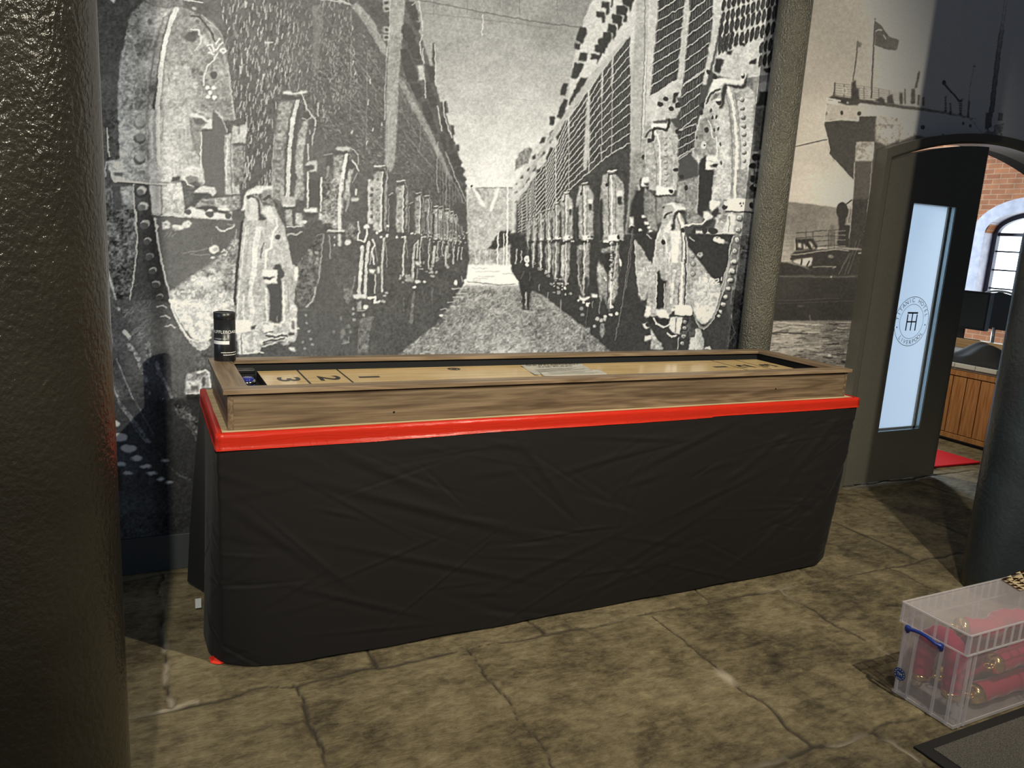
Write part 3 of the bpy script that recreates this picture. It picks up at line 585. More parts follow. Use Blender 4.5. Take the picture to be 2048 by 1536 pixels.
# ---------- left row of boilers
T(160,0)
W([(120,100,44),(120,700,52),(330,300,52),(330,1200,66),(200,1500,60)],[(70,-10),(640,-10),(660,120),(620,300),(560,560),(510,800),(480,1100),(500,1540),(130,1540)],6,14)
W([(700,300,88),(640,700,112),(560,1100,120),(560,1400,128),(760,700,96),(800,1300,108),(900,300,196),(900,800,190),(900,1300,172)],[(810,20),(880,60),(1130,110),(1180,90),(1050,500),(1000,900),(900,1540),(480,1540),(490,1100),(520,760),(590,440),(650,180),(740,90)],4,56)
P(160,[(1180,100),(1300,90),(1480,170),(1700,280),(1850,500),(1900,800),(1950,1200),(2000,1540),(1000,1540),(1050,1000),(1100,500)],3,52)
P(188,[(1100,860),(1350,820),(1500,1050),(1480,1400),(1400,1540),(1040,1540),(1060,1200)],7,48); P(146,[(1150,200),(1350,150),(1420,300),(1300,560),(1130,640),(1110,450)],6,46)
L(232,60,[(1240,110),(1160,300),(1090,560),(1040,900),(1010,1200),(980,1540)],1,24); L(150,16,[(1280,150),(1190,340),(1120,600),(1070,940),(1050,1200)],.6); L(118,22,[(1080,230),(970,560),(920,900),(880,1300),(860,1540)],.6); L(212,34,[(1000,320),(900,700),(860,1000)],.45,40)
P(128,[(830,0),(1300,0),(1330,60),(1290,90),(1150,100),(900,70)],2,40); L(232,14,[(1300,0),(1440,10),(1570,40)],.9)
L(84,28,[(1430,215),(1520,210),(1600,300),(1690,430),(1725,530)],.85); L(216,12,[(1560,190),(1680,300),(1790,400),(1830,470)],.7)
E(96,1420,480,80,64,6,.9); L(236,22,[(1430,380),(1520,390),(1530,440),(1560,480),(1540,560)],.9); P(92,[(1380,420),(1500,400),(1510,450),(1400,450)],2); L(226,16,[(1560,500),(1520,600),(1470,650)],.7); P(226,[(1580,450),(1650,560),(1600,580),(1560,500)],3,20,.8)
for pts in ([(1640,580),(1700,580),(1720,660)],[(1650,680),(1720,700)],[(1740,560),(1790,500)],[(1740,640),(1830,540)],[(1660,620),(1700,690)]): L(246,24,pts,.9)
L(246,24,[(1800,650),(1840,625),(1870,660),(1840,685),(1800,650)],.9); L(232,20,[(1770,690),(1700,790),(1640,830),(1600,930),(1580,1090)],.95); E(96,1715,970,42,50,4); for_=[(1640,1120),(1710,1130),(1670,1190),(1640,1240),(1720,1250)]
for (x,y) in for_: E(246,x,y,28,26,3)
for (x,y) in ((1660,1150),(1690,1230),(1670,1110)): E(120,x,y,12,12,2)
for x in (1560,1600,1640): L(205,9,[(x,1130),(x,1260)],.5)
L(226,16,[(1890,820),(1920,1000),(1950,1300),(1990,1540)],.6); L(220,10,[(1860,760),(1880,900)],.7)
for (x,y,r) in ((1450,900,24),(1550,940,24),(1510,280,20),(1310,830,14),(1140,1020,16),(900,280,30),(760,620,34),(740,1180,38),(740,1370,38),(700,440,40),(920,1140,34)): E(94,x,y,r,r*1.3,3,.6)
for (x,y) in ((1480,1070),(1480,1120),(1100,180),(980,340),(1210,1000),(1230,940),(1460,110)): E(235,x,y,26,20,4,.7)
P(200,[(380,0),(440,0),(445,50),(400,10)],2)
T(160,220)
P(58,[(130,0),(500,0),(510,620),(330,660),(200,1540),(190,900)],4,26); flecks([(150,100),(480,60),(460,600),(180,700)],60,(70,96),(4,12),(1,2),1.5,101,.5,.5)
W([(560,100,132),(560,500,150),(640,700,140),(760,500,116),(900,300,190),(900,700,196),(700,850,150)],[(490,0),(870,0),(880,640),(1180,720),(1190,950),(440,910),(400,820),(350,680),(510,620)],3,52)
P(194,[(880,0),(1420,0),(1400,100),(1430,300),(1540,640),(1580,760),(1330,900),(1180,940),(900,900),(880,500)],3,46)
P(150,[(1420,90),(1560,110),(1640,150),(1560,260),(1560,420),(1550,620),(1480,540),(1430,400)],3,34)
L(242,46,[(1005,0),(1000,300),(1010,640),(1040,860)],1,20); L(140,18,[(1075,0),(1060,200),(1050,400)],.5); L(128,22,[(860,0),(845,300),(850,600)],.55); L(238,30,[(930,0),(920,300),(930,600)],.7,20)
for y,v in ((170,.6),(360,1),(620,1)): E(66,765,y+14,78,66,4,.85*v); E(150 if y!=360 else 118,775,y-14,66,58,5,.9); E(138,800,y-6,30,30,5,.6)
P(236,[(1400,70),(1440,40),(1600,80),(1640,130),(1690,100),(1700,250),(1560,235),(1640,170),(1520,105),(1420,100)],2,14); P(110,[(1440,100),(1560,110),(1620,160),(1560,190),(1480,180)],3,14); P(236,[(1480,0),(1700,40),(1690,100),(1640,100)],2,20,.5); E(226,1650,210,50,40,4,.7)
P(112,[(1710,20),(1770,60),(1840,180),(1890,290),(1840,340),(1850,500),(1850,1080),(1790,1110),(1740,1060),(1720,980),(1590,960),(1600,760),(1560,740),(1560,280),(1700,270)],2,3)
L(238,16,[(1560,290),(1550,500),(1550,740)],.9); L(232,16,[(1740,0),(1820,100),(1890,290)],.6)
P(196,[(1850,330),(1950,300),(2048,320),(2048,1080),(1860,1090)],3,56); L(236,20,[(1890,360),(1890,560),(1870,660),(1880,900)],.9,20); L(110,16,[(1930,100),(1940,300),(1930,700),(1950,1060)],.55); L(226,10,[(1960,640),(1965,1040)],.8); P(236,[(1950,220),(2040,240),(2010,330),(2040,400),(1960,420)],2,20); P(110,[(1960,430),(2048,430),(2040,500),(1960,480)],2)
# waist flange and band
L(225,14,[(350,230),(360,420),(380,600)],.9); L(205,16,[(340,670),(330,760),(330,860)],.5)
P(150,[(350,660),(480,640),(600,700),(1180,760),(1190,950),(700,920),(450,910),(420,830),(360,760)],2,52); L(232,20,[(400,820),(440,910),(700,925),(900,945),(1180,955)],.95); P(76,[(430,800),(560,800),(540,850),(450,850)],3); L(205,16,[(420,720),(560,730)],.7); L(200,14,[(400,780),(560,780)],.6); E(92,790,800,36,26,5,.7)
P(208,[(870,700),(1180,730),(1180,920),(900,930)],4,46)
P(72,[(420,930),(880,960),(900,1000),(540,990),(430,990)],3,8); P(64,[(420,990),(540,980),(540,1250),(560,1540),(440,1540),(420,1200)],4,10)
W([(620,1100,138),(620,1400,122),(560,1300,88),(480,1300,64)],[(520,980),(690,980),(700,1200),(730,1540),(430,1540),(540,1200)],4,44); W([(260,1200,72),(300,1500,80),(220,1300,56)],[(180,950),(400,940),(430,1200),(450,1540),(200,1540)],5,60); L(130,14,[(400,960),(420,1200),(430,1540)],.5)
L(226,15,[(690,960),(700,1200),(720,1540)],.95)
P(68,[(690,960),(890,960),(910,1250),(930,1540),(730,1540),(710,1200)],3,10)
for (x,y) in ((790,1040),(810,1240),(830,1460)): E(52,x-6,y+16,88,76,5); E(196,x+6,y-10,62,50,6); E(96,x-16,y+12,48,42,6)
P(212,[(890,960),(1040,970),(1050,1340),(930,1340),(910,1150)],1.5,24); L(126,18,[(1065,980),(1070,1320)],.5); P(206,[(1050,960),(1300,930),(1340,1200),(1330,1380),(1060,1350)],3,60); L(242,12,[(920,1345),(1150,1355),(1330,1375),(1600,1390),(1950,1420)],.95)
P(84,[(1180,860),(1290,850),(1270,920),(1180,920)],3); P(222,[(1310,760),(1450,730),(1590,760),(1600,940),(1560,980),(1380,950),(1310,880)],2,50); E(120,1440,900,90,60,6,.8); E(84,1480,960,80,40,6,.8); L(240,22,[(1330,860),(1380,960),(1460,985)],.8); E(226,1380,800,40,30,4)
P(226,[(1570,970),(1720,990),(1745,1060),(1700,1110),(1640,1060),(1440,1060),(1500,1010)],2,30); P(84,[(1450,1080),(1600,1070),(1650,1110),(1500,1120)],2); P(110,[(1330,980),(1480,980),(1440,1180),(1360,1240)],4,30)
P(178,[(1540,1150),(1850,1120),(2048,1100),(2048,1260),(1900,1290),(1700,1240),(1450,1280)],3,70); P(120,[(1530,1170),(1680,1150),(1760,1230),(1640,1230)],5,30); P(84,[(1420,1290),(1560,1230),(1750,1240),(1880,1290),(1860,1330),(1700,1300),(1560,1290)],3); P(242,[(1760,1250),(1900,1260),(1940,1300),(1780,1290)],2,10)
P(232,[(1330,1300),(1420,1240),(1600,1300),(1900,1340),(1950,1290),(1950,1420),(1330,1370)],2,12); E(96,1380,1310,46,36,3); E(96,1660,1330,52,48,3); E(96,1905,1360,40,42,3); E(240,1660,1290,36,14,3); P(100,[(1960,1300),(2048,1290),(2048,1400),(1950,1390)],2)
# shaded belly under the first boiler
T(160,420)
W([(1300,300,108),(1700,300,104),(1200,700,106),(1500,700,110)],[(920,70),(2000,140),(2048,150),(2048,600),(1700,700),(1250,1000),(1130,960),(1020,500),(960,120)],1,8)
W([(1700,800,182),(1300,1100,190),(1500,1000,188),(1900,900,176),(1400,1400,214),(1800,1300,206),(1900,500,150)],[(1990,330),(2030,400),(2000,900),(1990,1540),(1290,1540),(1220,1350),(1150,1050),(1250,980),(1450,840),(1700,680),(1880,500)],5,84)
E(230,1590,900,50,36,7); E(226,1640,960,50,30,7,.9); E(200,1860,720,40,26,7,.7)
L(226,26,[(965,120),(985,260),(1010,480),(1060,720),(1110,960),(1170,1180),(1240,1400),(1300,1560)],.95,14); E(240,985,205,24,28,3); E(236,965,125,24,18,3)
P(222,[(1050,160),(1110,140),(1160,180),(1120,235),(1060,250)],2,60); P(110,[(1085,170),(1120,175),(1100,200)],2); P(232,[(1170,200),(1230,190),(1300,200),(1330,150),(1400,140),(1440,175),(1400,230),(1280,262),(1200,250)],2,50); P(106,[(1210,170),(1310,150),(1300,190),(1240,190)],3); P(130,[(1370,165),(1410,165),(1400,190)],3); P(236,[(1050,250),(1150,200),(1160,240)],3,0,.8)
L(216,26,[(1750,220),(1800,270),(1850,280),(1920,240),(1970,210)],.85); L(170,14,[(1900,190),(1980,190)],.7)
for x in (1100,1150,1200): L(170,8,[(x+30,290),(x-20,350)],.6)
E(240,1720,510,62,50,5); E(150,1740,510,30,24,5,.6); E(232,1705,610,28,16,3); L(170,8,[(1690,360),(1695,450)],.6); L(170,12,[(1640,500),(1500,530),(1320,560)],.5); L(160,18,[(1650,570),(1550,590),(1420,570)],.5); L(226,18,[(1810,540),(1850,510),(1885,540),(1870,580),(1840,560)],.8)
W([(300,200,76),(350,600,78),(500,300,70),(600,500,74),(350,1000,72),(550,1100,62),(250,900,52),(300,1300,50),(600,1400,58)],[(190,0),(700,0),(720,400),(700,800),(620,1200),(640,1540),(270,1540),(220,800)],3,74)
P(54,[(730,0),(930,60),(960,250),(1000,520),(1060,780),(1130,1080),(1260,1440),(1290,1540),(640,1540),(640,1200),(700,800),(735,400)],3,12); flecks([(660,1150),(920,900),(1000,1540),(640,1540)],90,(70,100),(4,12),(1,2),-.9,111,.5,.3)
P(64,[(930,900),(1100,960),(1260,1440),(1290,1540),(930,1540)],5,8,.6)
L(218,14,[(715,0),(728,250),(735,420),(715,680),(680,940),(640,1150),(620,1240)],.95); L(150,30,[(240,500),(310,610),(380,850),(430,1000)],.55,30); L(160,22,[(230,490),(330,680),(400,940),(460,1150),(490,1270)],.7,20); L(110,14,[(620,970),(720,970)],.5)
for (x,y,r,h_) in ((830,195,76,200),(865,405,60,205),(885,605,66,150),(930,785,62,205),(975,960,64,205),(1020,1125,62,196),(1045,1265,62,196)): arcrivet(x,y,r,h_,50)
for (x,y) in ((1090,1375),(1165,1490)): L(196,18,[(x-50,y),(x,y-16),(x+46,y+6)],.9)
T(170,600,300)
W([(400,300,58),(500,600,66),(300,900,46),(800,800,78),(1050,1000,92),(700,1300,52),(1100,500,96),(1250,500,100)],[(200,0),(920,0),(1180,60),(1400,480),(1500,640),(1720,720),(1720,1000),(1560,1540),(260,1540)],4,18)
flecks([(500,100),(900,60),(980,900),(820,900)],120,(86,128),(6,18),(1,2),-.7,112,.5,.4)
for (x0,y0,x1,y1,w_,v) in ((420,100,470,140,30,130),(310,340,380,590,34,82),(540,430,610,520,50,165),(600,620,740,820,56,135),(740,880,840,1100,50,125),(980,860,1000,1000,50,150),(1000,980,1060,1060,50,140),(1070,1080,1190,1340,40,150),(850,1240,900,1280,40,110),(860,560,850,900,70,100)): L(v,w_,[(x0,y0),((x0+x1)/2+14,(y0+y1)/2),(x1,y1)],.7,80)
L(118,16,[(430,800),(540,1060),(640,1320),(760,1540)],.8,40); L(112,34,[(260,900),(370,1160),(520,1500)],.6,60); L(78,60,[(300,940),(420,1240),(560,1540)],.5,60); L(138,14,[(270,980),(400,1220),(540,1500)],.7,40)
W([(1400,400,214),(1600,300,226),(1500,500,226)],[(1160,0),(1720,0),(1720,520),(1600,580),(1480,540),(1300,300)],2,70); L(232,30,[(1165,0),(1210,160),(1300,360),(1430,540),(1540,580),(1640,570),(1720,520)],.9,10); P(186,[(1430,560),(1560,585),(1700,560),(1720,600),(1660,690),(1570,690),(1480,620)],3,60); L(212,12,[(1200,130),(1320,420),(1470,620),(1580,690),(1680,660)],.8)
for (x,y) in ((1055,95),(1100,235),(1170,360)): L(206,20,[(x-70,y),(x,y-16),(x+60,y+14)],.85)
P(92,[(1500,720),(1720,720),(1720,980),(1500,1000)],4,40); P(176,[(1400,1020),(1560,960),(1700,980),(1720,1200),(1600,1200),(1580,1280),(1380,1280),(1360,1200)],4,80); L(236,30,[(1550,990),(1640,960),(1700,1000),(1715,1190)],.7,30); P(78,[(1610,1060),(1650,1050),(1650,1160),(1590,1200)],3); P(88,[(1450,1170),(1560,1170),(1560,1240),(1440,1240)],5); L(226,12,[(1390,1280),(1560,1275)],.8)
P(36,[(1380,1290),(1570,1290),(1560,1540),(1400,1400)],4,10)
L(246,12,[(1075,1350),(1040,1420),(1005,1510)],1); E(246,1005,1505,14,18,2)
T(170,800,300)
W([(500,200,46),(900,600,46),(1300,300,56),(1300,800,46),(1200,1300,40),(500,1000,58),(800,1100,40)],[(250,0),(1560,0),(1560,400),(1500,1540),(300,1540),(300,900)],5,10)
L(88,60,[(470,40),(640,260),(780,440),(870,580)],.6,60); L(96,14,[(450,0),(560,180),(700,420),(850,600)],.6,40); L(84,20,[(680,0),(800,220),(930,460)],.6,40); P(78,[(1190,40),(1400,100),(1550,300),(1540,560),(1480,400),(1350,260),(1250,200)],6,90); L(104,12,[(1370,320),(1480,440),(1520,560)],.7,40); L(86,26,[(1010,720),(1120,880),(1300,1040),(1450,1090)],.5,50)
for (x,y,rx,ry) in ((310,140,60,60),(380,330,84,40),(475,515,100,50),(600,665,96,46),(370,755,52,38),(710,800,66,34),(490,880,52,22),(590,1000,50,20),(830,910,60,22),(920,1005,50,20),(1040,1080,38,20),(1150,1130,40,16),(1090,835,40,16),(290,640,14,60),(380,1470,30,50)):
    E(235 if y<800 else 205,x,y,rx,ry,7,.95); E(120,x,y+ry*.9,rx*.6,ry*.4,6,.5)
# first lower drum of the left row
T(440,360)
def drum_left():
    P(196,[(340,220),(480,200),(560,330),(700,330),(770,500),(830,600),(870,800),(920,1080),(1000,1120),(1000,1300),(960,1400),(960,1540),(220,1540),(240,1100),(290,640),(310,560)],2,42)
    P(236,[(330,160),(480,80),(680,80),(720,160),(700,200),(560,170),(450,180),(350,210),(330,400),(280,400)],4,30)
    P(150,[(540,130),(640,110),(720,180),(740,300),(700,330),(560,280),(530,200)],4,30); L(82,40,[(575,250),(630,215),(690,250),(730,320)],.9)
    P(84,[(340,210),(380,195),(460,215),(510,260),(530,440),(620,440),(630,480),(560,530),(500,520),(490,300),(460,240),(400,230),(360,260)],3); E(80,585,470,44,36,3)
    P(226,[(390,240),(460,240),(490,340),(480,520),(330,530),(380,420)],3,24); P(236,[(560,370),(640,330),(720,430),(700,600),(620,520),(540,430)],5,24)
    L(66,30,[(290,540),(250,900),(215,1200),(190,1560)],.95); L(206,14,[(215,640),(190,900)],.5)
    L(240,22,[(340,600),(300,900),(260,1300),(240,1540)],.7,20); L(170,16,[(400,560),(350,860),(320,1200)],.5,20); L(246,70,[(500,620),(450,900),(440,1200),(400,1540)],.75,24)
    L(244,30,[(720,500),(740,590),(680,680),(660,860),(590,910),(580,1130)],.9,10); L(90,16,[(570,800),(540,880),(520,1000)],.7); E(84,740,735,36,30,3)
    P(84,[(680,1140),(720,1085),(770,1080),(800,1150),(830,1230),(790,1290),(780,1540),(640,1540),(600,1350),(740,1340),(740,1160),(700,1160)],2,2)
    P(244,[(550,1160),(700,1150),(740,1165),(740,1335),(570,1320),(560,1300)],1,12); P(62,[(555,1250),(720,1250),(640,1280),(560,1285)],1); P(246,[(950,1120),(1000,1120),(1000,1295),(950,1290)],1,6); P(92,[(870,1300),(950,1300),(950,1400),(870,1390)],2,30,.7); L(220,14,[(870,800),(910,1060),(930,1280)],.5)
T(); P(94,[(575,460),(650,460),(700,700),(590,700)],2,8)
T(440,360); W([(1150,900,98),(1150,1250,122),(1250,1000,112),(1100,1450,120)],[(940,1100),(1120,920),(1200,780),(1320,720),(1310,900),(1290,1200),(1250,1400),(1180,1540),(1000,1540),(970,1350)],3,52); L(176,16,[(1330,700),(1310,900),(1270,1250),(1200,1500)],.7,20); P(92,[(880,700),(1240,690),(1190,800),(1100,930),(920,1090)],2,6)
for (x,y) in ((1170,940),(1240,930),(1250,1010),(1230,1060),(1150,900)): E(190,x,y,20,22,4,.7)
L(190,22,[(870,710),(920,690),(980,705),(1050,670)],.85); L(160,14,[(1240,720),(1320,690)],.6)
T(440,500); W([(1100,500,120),(1150,600,126)],[(970,400),(1250,400),(1240,540),(1190,680),(1120,740),(1040,720),(980,600)],3,56); L(190,20,[(1235,480),(1210,600),(1160,690),(1100,735)],.8,20); E(112,1090,770,70,16,5,.7); 
for (x,y) in ((1100,835),(1115,940),(1145,1045),(1160,1140),(1065,1185),(1185,1220),(1090,1270)): E(170,x,y,18,16,4,.8)
T(440,360); drum_left()
T(440,500)
P(192,[(240,350),(960,350),(950,680),(980,760),(990,880),(1000,1060),(960,1180),(560,1200),(500,1320),(230,1330),(210,1000)],2,52)
L(66,26,[(230,120),(200,400),(190,700)],.9); L(246,60,[(420,300),(390,560),(420,800),(380,1000)],.6,40); L(238,24,[(260,400),(230,700),(220,900)],.6,20); L(238,26,[(310,560),(300,800),(310,900)],.6,20)
P(84,[(600,450),(780,360),(790,500),(800,740),(800,900),(770,935),(680,935),(640,900),(635,600)],2,2); P(244,[(550,255),(740,260),(740,435),(570,425),(560,400)],1,12); P(62,[(555,350),(720,350),(640,382),(560,385)],1); P(84,[(740,260),(790,250),(830,330),(780,380),(780,450),(740,440)],2)
L(236,26,[(590,500),(600,720),(610,900)],.85,16); L(236,24,[(810,420),(815,700),(830,900),(780,960),(650,950),(600,920)],.8,20); L(150,18,[(870,420),(880,800)],.6,20); L(160,12,[(735,860),(740,910)],.8)
P(246,[(175,900),(370,895),(400,980),(390,1040),(180,1075)],1,10); P(78,[(390,985),(470,965),(450,1010),(400,1020)],2); P(244,[(560,960),(680,950),(690,1030),(560,1065)],1,20); L(76,12,[(560,1075),(680,1045)],.8)
P(238,[(900,870),(990,870),(990,1060),(900,1050)],1,40); P(130,[(920,900),(960,900),(960,1030),(920,1020)],3,40); L(240,20,[(960,1030),(1010,1010)],.8); P(214,[(900,700),(970,700),(1000,790),(950,840),(890,800)],2,60)
P(216,[(220,1090),(480,1060),(560,1180),(540,1260),(480,1330),(230,1335)],2,66); L(92,18,[(270,1100),(280,1330)],.6)
for pts in ([(560,1190),(640,1150),(720,1160),(820,1130)],[(540,1270),(680,1220),(800,1240),(880,1180)],[(600,1100),(700,1120),(800,1090),(870,1110)]): L(84,26,pts,.9); L(240,22,[(x_+20,y_-28) for x_,y_ in pts],.7)
E(84,790,1200,60,26,5); E(222,840,1200,50,20,5,.7); P(84,[(520,1300),(840,1250),(880,1330),(500,1335)],4,20); P(226,[(880,1250),(960,1240),(970,1300),(900,1290)],3,40); P(206,[(860,1080),(970,1060),(960,1160),(900,1170)],3,50); P(84,[(880,1060),(960,1060),(950,1090),(880,1100)],2); L(234,14,[(300,1330),(480,1315),(560,1320)],.9)
# upper boilers 2..n of the left row
T(440,160)
P(158,[(760,280),(960,260),(880,560),(830,900),(830,1540),(670,1540),(680,1000),(720,560)],5,52); L(200,14,[(700,700),(680,1000),(670,1500)],.6,20)
P(176,[(1060,540),(1140,520),(1100,720),(1060,1000),(1080,1540),(960,1540),(970,1000),(1010,700)],3,60); L(226,52,[(1000,260),(940,500),(900,800),(880,1100),(870,1540)],.95,26); L(96,40,[(1010,400),(970,700),(940,1000),(930,1300)],.8); L(96,14,[(940,300),(880,560),(845,900),(830,1540)],.7)
P(230,[(810,150),(900,140),(940,175),(1110,130),(1130,155),(1060,185),(900,200),(820,185)],1.5,8); P(92,[(790,190),(830,185),(900,205),(1050,215),(1060,250),(860,260),(790,225)],2); L(210,18,[(1060,190),(1090,280),(1110,370),(1180,450),(1225,520),(1225,590)],.9); L(190,14,[(880,60),(890,130)],.6)
E(92,1110,465,56,44,4); L(206,14,[(1060,500),(1120,520),(1170,480)],.7); L(206,16,[(1220,620),(1190,720),(1180,830)],.8); L(226,20,[(1130,820),(1130,1020)],.7); L(205,14,[(1150,640),(1155,700)],.7); L(200,20,[(1260,300),(1255,460)],.8)
for y in range(340,1500,128): E(112,760 - (y-340)*.02,y+60,34,28,4,.8); E(206,770-(y-340)*.02,y+34,24,14,4,.6)
P(206,[(1090,1090),(1130,1040),(1240,1030),(1250,1175),(1110,1180),(1210,1130),(1210,1090),(1120,1100)],1.5,14); P(92,[(1090,1105),(1200,1100),(1210,1140),(1110,1160)],2); P(100,[(1140,1180),(1280,1190),(1280,1540),(1150,1540)],2,6); L(226,26,[(1125,1190),(1130,1540)],.9); L(232,24,[(1300,1260),(1295,1540)],.85); E(96,960,1240,36,44,4); E(100,940,1340,30,40,4)
P(196,[(170,580),(250,600),(230,810),(160,800)],2,50); P(220,[(260,580),(360,570),(330,810),(260,800)],2,40); P(96,[(160,815),(330,815),(330,850),(170,840)],3); L(220,14,[(350,980),(370,1080),(360,1240)],.8); L(206,14,[(330,1080),(350,1250)],.7); P(150,[(170,850),(300,850),(320,1300),(200,1380),(170,1300)],4,60)
P(206,[(1480,880),(1530,850),(1690,870),(1650,920),(1500,910)],1.5,10); P(90,[(1470,920),(1640,915),(1640,960),(1470,955)],2); P(160,[(1460,970),(1590,960),(1530,1540),(1450,1540)],2,70); L(236,44,[(1625,960),(1580,1200),(1545,1540)],1,10); P(176,[(1640,1140),(1720,1130),(1660,1350),(1640,1540),(1580,1540)],2,60); L(90,26,[(1650,970),(1640,1150),(1590,1400)],.8); E(90,1680,1090,46,50,4); L(214,12,[(1690,880),(1770,960),(1770,1080)],.8); L(226,20,[(1700,1030),(1750,1100),(1780,1170)],.9); L(190,12,[(1760,1200),(1700,1320)],.7); L(170,16,[(1340,960),(1440,950)],.7); P(92,[(1370,980),(1440,970),(1440,1120),(1360,1100)],3); L(170,30,[(1390,1120),(1370,1260)],.6,40); P(130,[(1320,1280),(1450,1200),(1450,1540),(1310,1540)],3,80,.8); L(226,22,[(1745,1400),(1745,1470)],.9)
T(440,360)
P(190,[(780,210),(970,220),(960,330),(800,330)],2,40); P(242,[(800,320),(970,325),(950,350),(810,345)],1); P(84,[(780,350),(970,350),(950,380),(800,380)],2); P(184,[(840,380),(930,390),(930,590),(850,580)],2,50); P(92,[(930,380),(970,400),(960,580),(930,570)],2); P(206,[(970,430),(1050,440),(1080,600),(970,580)],3,70); L(236,14,[(860,600),(1000,600),(1050,590)],.8)
P(240,[(1080,370),(1240,355),(1250,420),(1090,410)],1,8); P(84,[(1090,430),(1250,430),(1200,480),(1090,470)],2); P(92,[(1110,500),(1240,500),(1280,620),(1090,620)],3,20); E(232,1090,540,30,20,4); P(206,[(1270,420),(1340,440),(1320,540),(1260,500)],3,60)
P(160,[(1450,0),(1590,0),(1560,640),(1450,620),(1320,560),(1310,300)],3,90); L(236,40,[(1550,0),(1530,300),(1530,640)],.9,20); P(92,[(1140,0),(1280,0),(1280,360),(1150,350)],2,4); L(220,24,[(1125,0),(1130,350)],.8); L(230,24,[(1295,0),(1290,400)],.8,20); P(84,[(1340,560),(1440,560),(1420,640),(1310,640)],4,20); P(238,[(1380,645),(1590,640),(1600,665),(1370,665)],1); L(80,14,[(1380,685),(1590,680)],.8); P(216,[(1510,700),(1550,700),(1560,850),(1520,850)],2,30); L(190,16,[(1400,710),(1415,1000)],.6); E(226,1640,800,40,34,5); E(200,1470,740,16,16,3); E(200,1470,840,14,16,3); P(150,[(1600,560),(1750,560),(1760,760),(1620,760)],6,110,.7)
L(210,26,[(1620,0),(1660,200),(1620,400)],.5,30); P(96,[(1700,280),(1780,280),(1780,560),(1700,540)],3,10); P(214,[(1680,230),(1780,230),(1770,270),(1680,275)],1.5); P(176,[(1890,0),(2048,0),(2030,560),(1900,560)],2,90); L(236,20,[(1905,0),(1905,560)],.6,20); L(232,26,[(2010,0),(2000,560)],.5,20); 
for y in (120,200,290,380,470): E(90,1950,y,24,24,4,.8)
L(240,24,[(1770,540),(1790,680)],.7,30); L(244,22,[(1770,690),(1760,770),(1850,790),(1880,700),(1880,640)],.9); E(240,1880,600,34,30,5); E(84,1830,820,50,24,5)
L(236,44,[(1825,860),(1800,1200),(1780,1480)],.85,30); L(240,40,[(1910,800),(1870,1100),(1860,1450)],.8,30); L(226,22,[(1960,760),(1980,840),(1950,920),(1970,1080)],.9); L(200,14,[(1940,920),(1920,1080)],.8); L(190,10,[(1990,860),(2020,1040)],.8); P(240,[(1910,1150),(1990,1140),(1980,1210),(1920,1190)],1.5,10); P(206,[(2010,1110),(2048,1110),(2048,1200),(2010,1195)],1.5,30); L(226,18,[(1990,1220),(1990,1450)],.8); P(78,[(1905,1220),(1980,1230),(1970,1450),(1905,1450)],3)
L(190,12,[(1730,1240),(1700,1420)],.5); P(220,[(1710,1480),(1880,1480),(1880,1510),(1720,1510)],2,30); L(240,24,[(1910,1520),(1990,1500)],.9)
T(440,500)
L(130,14,[(1730,380),(1690,560),(1640,680),(1590,600)],.7,30); P(118,[(1580,500),(1700,500),(1680,620),(1630,680)],3,50)
P(236,[(1700,580),(1880,570),(1880,630),(1720,620)],2,40); L(244,26,[(1900,620),(1990,600),(1980,680),(2048,650)],.9); P(170,[(1755,670),(1810,660),(1810,780),(1760,790)],3,50); L(190,16,[(1760,790),(1860,775)],.7); E(234,1870,735,34,26,4); 
for (x,y) in ((1715,755),(1710,820),(1720,895),(1840,830),(1910,960)): E(185,x,y,18,20,4,.8)
P(122,[(1790,880),(1980,850),(1940,960),(1890,1320),(1780,1320)],3,46); L(150,10,[(1780,1000),(1770,1320)],.6)
for (x,y,r) in ((1550,880,22),(1580,1060,40),(1650,980,24),(1670,1050,22),(1560,1120,26),(1600,1180,30),(1640,1180,16),(1460,1050,20)): E(150,x,y,r*.8,r,6,.7)
L(160,14,[(1560,1200),(1640,1190),(1650,1120)],.6)
